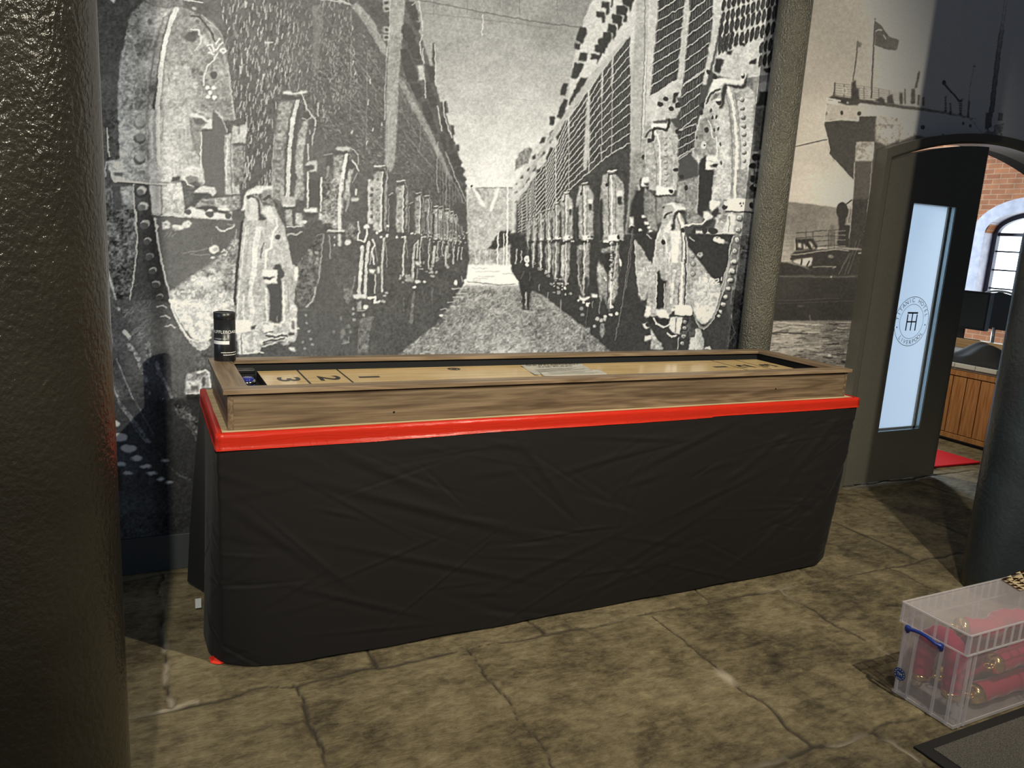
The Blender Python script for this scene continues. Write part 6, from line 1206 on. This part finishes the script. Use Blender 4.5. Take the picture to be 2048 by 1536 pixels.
for ch, xa in (('3', .472), ('2', .622), ('1', .775)):
    mk = Sheet(); mk.add(text_mesh(ch, .112, bold=.0022), lambda x, y, z, xa=xa: (xa + y, ym + .0 - x * 1.7, zz)); obj('printed_number', mk.out(), M_mark, field)
    mk = Sheet(); mk.add(text_mesh(ch, .112, bold=.0022), lambda x, y, z, xa=xa: (FX0 + FX1 - xa - y, ym + .0 + x * 1.7, zz)); obj('printed_number', mk.out(), M_mark, field)
mk = Sheet(); cx, cy = 1.178, 2.955
for r0, r1 in ((.016, .028), (.0, .012)):
    for i in range(30):
        a, b = 2 * math.pi * i / 30, 2 * math.pi * (i + 1) / 30; mk.quad(*[(cx + r * math.cos(t), cy + r * math.sin(t), zz) for r, t in ((r0, a), (r1, a), (r1, b), (r0, b))])
obj('printed_ring', mk.out(), M_mark, field)
fl = Sheet(); vf = text_mesh('SHUFFLEBOARD', .022)     # small line of lettering seen edge-on on the back rim
fl.add(vf, lambda x, y, z: (.70 + x * 1.2, SY1 - .020 + y * .6, ZR + .0005)); obj('rim_lettering', fl.out(), M_mark, g)
# weights lying in the gutters
M_blue = mat('blue_plastic', (.015, .022, .22), .2); M_chr = mat('chrome', (.6, .6, .62), .12, 1); M_red = mat('red_plastic', (.6, .02, .04), .25)
def puck(x, y, z, label, m, tilt=(0, 0)):
    p = empty('shuffleboard_puck', (x, y, z), label, 'puck', 'sliding weights in the gutters')
    p.rotation_euler = (tilt[0], tilt[1], 0)
    obj('body', lathe([(.024, 0), (.029, .002), (.029, .012), (.025, .015), (.016, .016)], 32), M_chr, p, True, world=False)
    obj('cap', lathe([(.0235, .0152), (.0235, .021), (.017, .024), (.004, .0245)], 32), m, p, True, world=False); return p
puck(.334, 2.885,   .9235, 'blue-capped puck in the near gutter, the one further from the viewer of the stacked three', M_blue)
puck(.330, 2.800,   .9235, 'blue-capped puck in the near gutter under another blue puck, close to the front rim', M_blue)
puck(.326, 2.806, .9485, 'blue-capped puck lying on top of another blue puck near the front rim', M_blue, (.06, -.05))
puck(2.945, 2.760, .9235, 'red-capped puck in the gutter at the end nearest the doorway', M_red)
bm = bmesh.new(); br = empty('brush', (.343, 3.02, .9235), 'small black brush lying in the gutter beneath the black canister', 'brush')
obj('handle', B(((-.035, -.02, .022), (.035, .02, .042)), bev=.006), M_sock, br, world=False); obj('bristles', B(((-.032, -.018, .001), (.032, .018, .023)), bev=.002), M_felt, br, world=False)
bm = bmesh.new(); box(bm, (-.03, -.0205, .041), (.03, -.0185, .0428)); obj('edge_strip', bm, M_chr, br, world=False)
# two printed sheets lying on the playing surface
M_paper = mat('white_paper', (.82, .81, .76), .6); M_ink = mat('ink', (.02, .02, .02), .7)
def paper(pa, label, head, lines, z):
    q = [at_z(x, y, z) for x, y in pa]          # back-left, back-right, front-right, front-left
    p = empty('paper_sheet', q[0], label, 'paper', 'printed sheets on the playing surface')
    bm = bmesh.new(); N = 8; vs = [[bm.verts.new(q[0].lerp(q[1], i / N).lerp(q[3].lerp(q[2], i / N), j / N) + Vector((0, 0, .0012 * math.sin(i * 1.1 + j)))) for i in range(N + 1)] for j in range(N + 1)]
    for j in range(N):
        for i in range(N): bm.faces.new((vs[j][i], vs[j][i + 1], vs[j + 1][i + 1], vs[j + 1][i]))
    bmesh.ops.solidify(bm, geom=bm.faces[:], thickness=.0006); obj('sheet', bm, M_paper, p, True)
    s = Sheet()
    def at(u, v): return tuple(q[0].lerp(q[1], u).lerp(q[3].lerp(q[2], u), v) + Vector((0, 0, .0028)))
    w_ = (q[1] - q[0]).length; h_ = (q[3] - q[0]).length
    for tx, v0, sz in head: vf = text_mesh(tx, sz); s.add(vf, lambda x, y, z, v0=v0: at(.5 + x / w_, v0 - y / h_))
    for u0, u1, v in lines: s.quad(at(u0, v), at(u1, v), at(u1, v + .022), at(u0, v + .022))
    obj('printing', s.out(), M_ink, p)
paper([(1041, 730.5), (1163, 727.5), (1184, 741), (1071, 750)], 'white sheet headed with two bold lines, lying on the playing surface', [('SHUFFLEBOARD', .10, .038), ('THE RULES', .30, .038)], [(.1, .8, .55), (.1, .7, .66), (.1, .9, .78)], FZ + .0030)
paper([(1080, 745), (1200, 739.5), (1218, 750), (1090, 752.5)], 'white sheet half under the front rim, overlapping the sheet with bold lines', [], [(.1, .85, .2), (.1, .7, .35), (.1, .9, .5), (.1, .8, .65)], FZ + .0065)
# black canister on the back corner of the rim
cn = empty('canister', (.277, 3.083, ZR + .0004), 'black cylindrical cardboard canister with white lettering on the back corner of the shuffleboard', 'canister')
CR, CH = .0395, .186
M_can = mat('black_card', (.012, .013, .015), .33, 0, .5); M_white = mat('white_print', (.85, .86, .86), .5)
obj('body', lathe([(CR - .0006, 0), (CR, .001), (CR, CH - .026)], 64), M_can, cn, True, world=False)
obj('lid', lathe([(CR, CH - .0255), (CR + .0004, CH - .025), (CR + .0004, CH - .001), (CR - .001, CH), (CR - .003, CH), (CR - .0035, CH - .003), (.001, CH - .003)], 64), M_can, cn, True, world=False)
lb = Sheet(); base_a = math.atan2(-3.083, -.277)
def wrap(vf, a0, z0, k=1.0):
    v, f = sub(*vf, 2); lb.add((v, f), lambda x, y, z: ((CR + .0006) * math.cos(base_a + a0 + x * k / CR), (CR + .0006) * math.sin(base_a + a0 + x * k / CR), z0 + y))
wrap(text_mesh('SHUFFLEBOARD', .0165, spacing=1.02), -.05, .1130)
wrap(text_mesh('POWDER WAX', .0062, spacing=1.25), -.42, .0865)
def rect(a0, a1, z0, z1, n=14):
    for i in range(n):
        a, b = base_a + a0 + (a1 - a0) * i / n, base_a + a0 + (a1 - a0) * (i + 1) / n; r = CR + .0005
        lb.quad((r * math.cos(a), r * math.sin(a), z0), (r * math.cos(b), r * math.sin(b), z0), (r * math.cos(b), r * math.sin(b), z1), (r * math.cos(a), r * math.sin(a), z1))
obj('lettering', lb.out(), M_white, cn, world=False); lb = Sheet(); rect(-1.3, .42, .066, .079); obj('white_strip', lb.out(), M_white, cn, world=False); lb = Sheet(); rect(.28, .30, .084, .089, 2); rect(.24, .34, .0835, .0845, 3)
rng2 = np.random.default_rng(3)
for z, a0 in ((.033, -.35), (.024, -.15)):
    lb = Sheet(); a = a0
    while a < 1.3: w_ = rng2.uniform(.05, .16); rect(a, a + w_, z, z + .0028, 2); a += w_ + .03
    obj('small_print', lb.out(), M_white, cn, world=False)
# ---------------------------------------------------------------- clear storage box with red velvet ropes
def poly_mat(name, fac, col=(.86, .84, .86)):
    m = bpy.data.materials.new(name); m.use_nodes = True; nt = m.node_tree; p = nt.nodes['Principled BSDF']; o = nt.nodes['Material Output']
    p.inputs['Base Color'].default_value = (*col, 1); p.inputs['Roughness'].default_value = .22; p.inputs['Specular IOR Level'].default_value = .5
    tr = nd(nt, 'ShaderNodeBsdfTransparent'); tr.inputs[0].default_value = (.97, .96, .97, 1); tl = nd(nt, 'ShaderNodeBsdfTranslucent'); tl.inputs[0].default_value = (*col, 1)
    a = nd(nt, 'ShaderNodeMixShader'); a.inputs[0].default_value = .35; nt.links.new(p.outputs[0], a.inputs[1]); nt.links.new(tl.outputs[0], a.inputs[2])
    b = nd(nt, 'ShaderNodeMixShader'); b.inputs[0].default_value = fac; nt.links.new(tr.outputs[0], b.inputs[1]); nt.links.new(a.outputs[0], b.inputs[2]); nt.links.new(b.outputs[0], o.inputs[0]); return m
M_pp = poly_mat('clear_polypropylene', .20); M_pr = poly_mat('polypropylene_ribs', .38); M_lid = poly_mat('polypropylene_lid', .20)
QX0, QX1, QY0, QY1, QH = 2.372, 3.10, 1.356, 1.600, .345
sb = empty('storage_box', ((QX0 + QX1) / 2, (QY0 + QY1) / 2, 0), 'clear plastic storage box with a blue handle holding red velvet ropes, on the stone floor', 'storage box')
def shell(x0, x1, y0, y1, z0, z1, fl, th, rad=.02, n=5):
    """open-topped tub with rounded corners that widens by fl towards the top"""
    bm = bmesh.new(); rings = []
    for off, z, inn in ((0, z0, 0), (fl, z1, 0), (fl, z1, th), (0, z0 + th, th)):
        a, b, c, d = x0 - off + inn, x1 + off - inn, y0 - off + inn, y1 + off - inn; r = max(rad - inn, .004); R_ = []
        for cx, cy, t0 in ((b - r, d - r, 0), (a + r, d - r, 90), (a + r, c + r, 180), (b - r, c + r, 270)):
            for i in range(n + 1): t = math.radians(t0 + 90 * i / n); R_.append(bm.verts.new((cx + r * math.cos(t), cy + r * math.sin(t), z)))
        rings.append(R_)
    m = len(rings[0])
    for k in range(3):
        for i in range(m): bm.faces.new((rings[k][i], rings[k][(i + 1) % m], rings[k + 1][(i + 1) % m], rings[k + 1][i]))
    bm.faces.new(rings[0][::-1]); bm.faces.new(rings[3]); return bm
tub = obj('tub', shell(QX0 + .010, QX1 - .01, QY0 + .008, QY1 - .008, .001, QH - .075, .008, .0025), M_pp, sb)
rb = bmesh.new()
def slant(y, w_=.008, xa=None, ya=None):
    pass
for y in (QY0 + .03, QY0 + .085, QY1 - .065, QY1 - .022):        # ribs on the short end
    b_ = box(rb, (QX0 + .001, y - .004, .004), (QX0 + .009, y + .004, QH - .078))
for x in (QX0 + .028, QX0 + .055, QX0 + .40, QX0 + .43, QX1 - .03): box(rb, (x - .004, QY0 + .0005, .004), (x + .004, QY0 + .007, QH - .078)); box(rb, (x - .004, QY1 - .007, .004), (x + .004, QY1, QH - .078))
box(rb, (QX0 + .004, QY0 + .004, .002), (QX1 - .004, QY0 + .008, .012)); box(rb, (QX0 + .004, QY0 + .008, .002), (QX0 + .009, QY1 - .008, .012))
obj('ribs', rb, M_pr, tub)
lid = obj('lid', shell(QX0 + .004, QX1 - .004, QY0 + .002, QY1 - .002, QH - .0740, QH - .0725, .0, .0012), M_pr, sb)
bm = bmesh.new(); box(bm, (QX0 + .004, QY0 + .004, QH - .006), (QX1 - .004, QY1 - .004, QH - .003))
for a, b in (((QX0 - .001, QY0 - .001, QH - .074), (QX0 + .0015, QY1 + .001, QH)), ((QX1 - .0015, QY0 - .001, QH - .074), (QX1 + .001, QY1 + .001, QH)), ((QX0, QY0 - .001, QH - .074), (QX1, QY0 + .0015, QH)), ((QX0, QY1 - .0015, QH - .074), (QX1, QY1 + .001, QH))): box(bm, a, b)
lid.data.materials.clear(); lid.data.materials.append(M_lid); t_ = bpy.data.meshes.new('t'); bm.transform(Matrix.Translation(-world_loc(sb))); bm.to_mesh(t_); bm.free()
lid.data.materials[0] = M_lid; bpy.data.meshes.remove(lid.data) if False else None; lid.data = t_; t_.materials.append(M_lid)
lr = bmesh.new()
for y in (QY0 + .004, QY0 + .075, QY0 + .115, QY0 + .165, QY0 + .20, QY1 - .004): box(lr, (QX0 - .0035, y - .004, QH - .074), (QX0 - .0008, y + .004, QH - .002))
for i in range(17): x = QX0 + .004 + i * .0445; box(lr, (x - .005, QY0 - .0035, QH - .074), (x + .005, QY0 - .0008, QH - .002)); box(lr, (x - .005, QY1 + .0008, QH - .074), (x + .005, QY1 + .0035, QH - .002))
for z in (QH - .072, QH - .001):
    for a, b in (((QX0 - .004, QY0 - .004), (QX0 + .001, QY1 + .004)), ((QX0 - .004, QY0 - .004), (QX1 + .004, QY0 + .001)), ((QX0 - .004, QY1 - .001), (QX1 + .004, QY1 + .004))): box(lr, (a[0], a[1], z - .003), (b[0], b[1], z + .003), .001)
obj('lid_ribs', lr, M_pr, lid)
M_navy = mat('blue_handle', (.012, .030, .20), .35)
bm = bmesh.new(); hx = QX0 - .012; ya, yb = QY0 + .085, QY1 - .035; zh = QH - .082
pts = [(hx + .010, yb, zh - .016), (hx + .004, yb + .004, zh)] + [(hx - .003 - .004 * math.sin(math.pi * i / 10), yb + (ya - yb) * i / 10, zh + .014 * math.sin(math.pi * i / 10)) for i in range(1, 10)] + [(hx + .004, ya - .004, zh), (hx + .010, ya, zh - .016)]
tube(bm, curve_pts(pts, 50), .0062, 10)
hd = obj('handle', bm, M_navy, sb, True)
for y in (ya, yb): obj('handle_clip', B(((hx + .001, y - .008, zh - .012), (QX0 - .0002, y + .008, zh + .010)), bev=.003), M_navy, hd)
pass
# round maker's sticker: blue disc, ring of stars, small monogram
st = Sheet(); sy, sz, sx = QY1 - .030, .082, QX0 - .0006
def disc(r, x, n=40):
    k = len(st.v); st.v.extend([(x, sy + r * math.cos(2 * math.pi * i / n), sz + r * math.sin(2 * math.pi * i / n)) for i in range(n)]); st.f.append(tuple(range(k, k + n)))
disc(.0225, sx); stick = obj('sticker', st.out(), mat('blue_sticker', (.010, .045, .22), .4), sb)
st = Sheet()
for i in range(12):
    if i in (8, 9, 10): continue
    a = 2 * math.pi * i / 12; k = len(st.v)
    for j in range(10): rr = .0028 if j % 2 == 0 else .0011; t = j * math.pi / 5 + math.pi / 2; st.v.append((sx - .0004, sy + .0175 * math.cos(a) + rr * math.cos(t), sz + .0175 * math.sin(a) + rr * math.sin(t)))
    st.f.append(tuple(range(k, k + 10)))
st.add(text_mesh('TM', .015), lambda x, y, z: (sx - .0004, sy - x, sz + y)); st.add(text_mesh('EUROPE', .0058), lambda x, y, z: (sx - .0004, sy - x, sz - .0165 + y))
obj('sticker_print', st.out(), mat('cream_print', (.75, .72, .45), .5), stick)
# paper label taped on the lid
lp = [at_z(2003, 1158, QH + .002), at_z(2075, 1128, QH + .002), at_z(2100, 1165, QH + .002), at_z(2040, 1181, QH + .002)]
bm = bmesh.new(); v = [bm.verts.new(p) for p in lp]; bm.faces.new(v); bmesh.ops.solidify(bm, geom=bm.faces[:], thickness=.0008)
lab = obj('lid_label', bm, mat('tan_label', (.50, .40, .25), .6), lid)
st = Sheet(); r3 = np.random.default_rng(4)
for k in range(4):
    u = .06
    while u < .92:
        w_ = r3.uniform(.03, .1); f_ = lambda u_, v_: tuple(lp[0].lerp(lp[1], u_).lerp(lp[3].lerp(lp[2], u_), v_) + Vector((0, 0, .0016)))
        st.quad(f_(u, .15 + k * .2), f_(u + w_, .15 + k * .2), f_(u + w_, .19 + k * .2), f_(u, .19 + k * .2)); u += w_ + .03
obj('label_print', st.out(), mat('brown_ink', (.42, .33, .20), .7), lab)
# velvet ropes coiled inside
def velvet(nt, p):
    n = noise(nt, 400, 2); bump(nt, p, n.outputs[0], .2, .001)
M_vel = mat('red_velvet', (.36, .016, .055), .8, 0, .2, velvet, Sheen_Weight=.5, Sheen_Roughness=.3)
M_brass = mat('polished_brass', (.85, .60, .22), .18, 1)
def rope(ctrl, label, r=.035):
    ctrl = [(min(max(a, QX0 + .055), QX1 - .055), min(max(b, QY0 + .055), QY1 - .055), min(max(c_, .046), QH - .060)) for a, b, c_ in ctrl]
    p = empty('velvet_rope', ctrl[0], label, 'rope', 'red velvet barrier ropes in the clear box')
    bm = bmesh.new(); c = curve_pts(ctrl, 70); rg = np.random.default_rng(int(abs(ctrl[0][0]) * 1e4) % 997)
    tube(bm, c, [r * (1 + .05 * math.sin(i * .9) + .012 * rg.normal()) for i in range(len(c))], 14); obj('rope_body', bm, M_vel, p, True)
    for e, nx in ((c[0], c[1]), (c[-1], c[-2])):
        d = (e - nx).normalized(); bm = bmesh.new(); tube(bm, [e - d * .004, e + d * .022], [r * 1.02, r * .9], 14)
        cap = obj('end_cap', bm, M_brass, p, True)
        bm = bmesh.new(); s_ = d.cross(Vector((0, 0, 1))); s_ = s_.normalized() if s_.length > .1 else Vector((1, 0, 0)); ce = e + d * .040
        tube(bm, [ce + (d * math.cos(t) + s_ * math.sin(t)) * .014 for t in [2 * math.pi * i / 20 for i in range(21)]], .0035, 8, False); tube(bm, [e + d * .02, e + d * .030], .006, 8); obj('hook', bm, M_brass, cap, True)
rope([(2.437, 1.535, .095), (2.437, 1.535, .16), (2.437, 1.52, .235), (2.437, 1.478, .262), (2.437, 1.436, .235), (2.437, 1.42, .16), (2.437, 1.42, .095)], 'red velvet rope looped upright against the short end of the clear box')
rope([(2.575, 1.42, .052), (2.75, 1.42, .052), (2.96, 1.42, .054), (3.022, 1.42, .11), (2.95, 1.42, .172), (2.78, 1.42, .158), (2.66, 1.42, .15)], 'red velvet rope doubled over along the long front side of the clear box')
rope([(2.575, 1.535, .052), (2.75, 1.535, .052), (2.96, 1.535, .054), (3.022, 1.535, .11), (2.93, 1.535, .172), (2.75, 1.535, .15), (2.60, 1.535, .155)], 'red velvet rope doubled over along the back of the clear box')
rope([(2.575, 1.50, .262), (2.66, 1.46, .262), (2.78, 1.49, .262), (2.90, 1.45, .262), (3.00, 1.49, .262)], 'red velvet rope lying on top of the others just below the box lid')
# ---------------------------------------------------------------- door mat
mt = empty('door_mat', (2.9, .95, 0), 'dark grey ribbed door mat with a black rubber border beside the clear storage box', 'mat')
obj('rubber_border', B(((2.166, .35, .0005), (3.7, 1.347, .006)), bev=.002), mat('black_rubber', (.010, .010, .010), .6), mt)
obj('pile', B(((2.212, .40, .006), (3.66, 1.312, .0085)), bev=.001), mat('grey_pile', (.085, .08, .07), .95, 0, .1, mottled(260, (.045, .042, .036), (.14, .13, .115), .6, .003)), mt)
# ---------------------------------------------------------------- things seen through the doorway
mr = [at_z(1868, 932, .014), at_z(1960, 923, .014)]
rm = Sheet(); P0 = Vector((5.255, 3.495, 0)); ex = Vector((1, -.02, 0)); 
bm = prism([(5.00, 3.52), (5.80, 3.485), (5.785, 4.15), (4.98, 4.2)], .001, .014, 2); bmesh.ops.bevel(bm, geom=bm.edges[:], offset=.003, segments=1, affect='EDGES')
tag(obj('red_mat', bm, mat('red_carpet', (.60, .018, .022), .9, 0, .1, mottled(300, (.5, .012, .018), (.68, .025, .03), .3, .002))), 'bright red mat on the floor just inside the doorway', 'mat')
KX = 6.225
ct = empty('counter', (KX + .35, 4.1, 0), 'wooden slatted reception counter with a pale tiled top seen through the doorway', 'counter')
M_oak = mat('orange_oak', (.42, .20, .07), .4, 0, .4, wood((.33, .14, .045), (.45, .21, .075), (.55, .28, .11), 2, .05)); M_gap = mat('dark_gap', (.012, .008, .006), .8)
obj('carcass', B(((KX + .02, 3.73, .03), (KX + .62, 5.2, .66))), M_gap, ct)
for i in range(12): y = 3.74 + i * .121; obj('slat', B(((KX, y, .075), (KX + .019, y + .113, .565)), bev=.003), M_oak, ct)
obj('skirting', B(((KX - .006, 3.73, .028), (KX + .02, 5.2, .070)), bev=.003), M_oak, ct); obj('top_rail', B(((KX - .006, 3.73, .572), (KX + .02, 5.2, .622)), bev=.003), M_oak, ct)
obj('plinth', B(((KX + .04, 3.73, .0), (KX + .6, 5.2, .03))), mat('plinth_blue', (.10, .13, .16), .5), ct)
tt = empty('tiled_top', world=False) if False else None
M_tile = mat('cream_tile', (.66, .66, .58), .2); M_grout = mat('tile_grout', (.30, .29, .25), .8)
obj('worktop_bed', B(((KX - .010, 3.73, .624), (KX + .62, 5.2, .640))), M_grout, ct)
bm = bmesh.new()
for i in range(8):
    y = 3.735 + i * .182
    for j in range(4): box(bm, (KX - .020 + j * .158, y, .641), (KX - .020 + j * .158 + .154, y + .178, .676), .004)
obj('tiles', bm, M_tile, ct)
# black jacket dropped on the counter
def jacket():
    nx, ny = 40, 60; bm = bmesh.new(); g_ = []
    for j in range(ny + 1):
        row = []
        for i in range(nx + 1):
            u, v = i / nx, j / ny; x = KX + .02 + u * .40; y = 3.745 + v * .86
            z = .679 + .155 * math.exp(-((v - .36) / .18) ** 2) * math.exp(-((u - .55) / .4) ** 2) + .065 * math.exp(-((v - .8) / .25) ** 2) * math.sin(math.pi * min(1, u * 1.2 + .05)) + .07 * math.exp(-((v - .15) / .2) ** 2) * math.sin(math.pi * u) + .014 * math.sin(v * 23 + u * 7) * math.sin(u * math.pi)
            ed = min(u, 1 - u, v * 2, (1 - v) * 2); z = max(.6785, .6785 + (z - .6785) * min(1, ed * 8))
            row.append(bm.verts.new((x, y, z)))
        g_.append(row)
    for j in range(ny):
        for i in range(nx): bm.faces.new((g_[j][i], g_[j][i + 1], g_[j + 1][i + 1], g_[j + 1][i]))
    bmesh.ops.translate(bm, verts=bm.verts[:], vec=(0, 0, .002)); bmesh.ops.solidify(bm, geom=bm.faces[:], thickness=.0012)
    return bm
tag(obj('jacket', jacket(), mat('black_wool', (.010, .011, .013), .8), None, True), 'black jacket dropped in a heap on the tiled counter top', 'jacket')
# desk behind the counter
DXK = 7.3
dk = empty('desk', (DXK + .4, 4.8, 0), 'pale desk with a raised wooden edge behind the tiled counter', 'desk')
M_desk = mat('pale_desk', (.52, .58, .66), .25); M_trim = mat('desk_wood', (.50, .30, .13), .45, 0, .4, wood((.42, .24, .10), (.52, .32, .14), (.6, .4, .2), 1, .04))
obj('desk_top', B(((DXK - .35, 3.9, .660), (DXK + .9, 5.9, .690)), bev=.003), M_desk, dk)
obj('raised_edge', B(((DXK - .02, 3.9, .691), (DXK + .03, 5.9, .775)), bev=.004), M_trim, dk)
for y in (4.0, 5.8): obj('leg', B(((DXK + .1, y - .03, 0), (DXK + .16, y + .03, .659))), M_trim, dk); obj('leg', B(((DXK + .7, y - .03, 0), (DXK + .76, y + .03, .659))), M_trim, dk)
mo = empty('monitor', (DXK + .35, 4.78, .6905), 'black computer monitor standing on the pale desk in front of the window', 'monitor')
M_mon = mat('monitor_black', (.012, .014, .018), .35); M_scr = mat('monitor_back', (.020, .024, .028), .5)
my0, my1 = 4.79, 5.36
obj('casing', B(((DXK + .34, my0, .845), (DXK + .385, my1, 1.235)), bev=.006), M_mon, mo); obj('screen', B(((DXK + .337, my0 + .022, .865), (DXK + .3405, my1 - .02, 1.215))), M_scr, mo)
obj('stand', B(((DXK + .35, 5.02, .70), (DXK + .38, 5.10, .85)), ((DXK + .28, 4.92, .691), (DXK + .45, 5.2, .702))), M_mon, mo)
obj('side_edge', B(((DXK + .335, my0 - .004, .850), (DXK + .388, my0, 1.230))), mat('silver_edge', (.22, .25, .30), .35, .5), mo)
# office chair beyond the desk: curved pale frame round a dark mesh back
CXK = 8.55
ch = empty('office_chair', (CXK + .2, 5.25, 0), 'office chair with a curved pale frame and dark back beyond the monitor', 'chair')
M_frame = mat('chair_frame', (.60, .60, .60), .3, .4); M_mesh = mat('dark_mesh', (.016, .016, .020), .8)
bk = bmesh.new(); py = [(-.20, .80), (-.215, .95), (-.20, 1.12), (-.15, 1.20), (0, 1.225), (.15, 1.20), (.20, 1.12), (.215, .95), (.20, .80)]
obj('backrest', prism([(5.27 + a * .93, b if b < 1.19 else b - .01) for a, b in py], CXK, CXK + .02, 0), M_mesh, ch)
bm = bmesh.new(); tube(bm, curve_pts([(CXK + .008, 5.27 + a, b) for a, b in py], 60), .013, 10); obj('back_frame', bm, M_frame, ch, True)
obj('seat', B(((CXK + .03, 5.02, .46), (CXK + .50, 5.52, .53)), bev=.02), M_mesh, ch)
bm = bmesh.new(); tube(bm, [(CXK + .012, 5.27, .82), (CXK + .02, 5.27, .60), (CXK + .12, 5.27, .47)], .02, 10); obj('back_stem', bm, M_frame, ch, True)
bm = bmesh.new(); tube(bm, [(CXK + .26, 5.27, .08), (CXK + .26, 5.27, .46)], .025, 12); obj('pedestal', bm, M_frame, ch, True)
for i in range(5):
    a = 2 * math.pi * i / 5; bm = bmesh.new(); e_ = (CXK + .26 + .28 * math.cos(a), 5.27 + .28 * math.sin(a), .05); tube(bm, [(CXK + .26, 5.27, .09), e_], [.022, .015], 8)
    lg = obj('leg', bm, M_frame, ch, True); bm = bmesh.new(); bmesh.ops.create_uvsphere(bm, u_segments=12, v_segments=8, radius=.026, matrix=Matrix.Translation((e_[0], e_[1], .0265))); obj('caster', bm, M_mesh, lg, True)
# bottle lying in front of the monitor, two small things beside it
bt = empty('bottle', (DXK + .18, 4.62, .6905), 'dark brown glass bottle lying on the desk below the monitor', 'bottle')
bm = bmesh.new(); tube(bm, [(DXK + .19, 4.98, .729), (DXK + .19, 4.975, .729), (DXK + .19, 4.74, .729), (DXK + .19, 4.69, .727), (DXK + .19, 4.60, .725)], [.030, .037, .037, .016, .014], 20); obj('body', bm, mat('brown_glass', (.030, .016, .004), .08), bt, True)
bm = bmesh.new(); tube(bm, [(DXK + .19, 4.60, .725), (DXK + .19, 4.57, .725)], .0165, 16); obj('cap', bm, mat('gold_foil', (.7, .45, .15), .3, .8), bt, True)
M_tan = mat('tan_card', (.62, .42, .20), .6)
tag(obj('small_box', B(((DXK + .24, 4.42, .6905), (DXK + .28, 4.47, .80)), bev=.003), M_tan), 'small tan carton standing on the desk beside the bottle neck', 'box')
tag(obj('notepad', B(((DXK + .07, 4.66, .6905), (DXK + .12, 4.78, .7425)), bev=.002), mat('white_card', (.7, .66, .66), .5)), 'small white card box on the desk in front of the brown bottle', 'box')
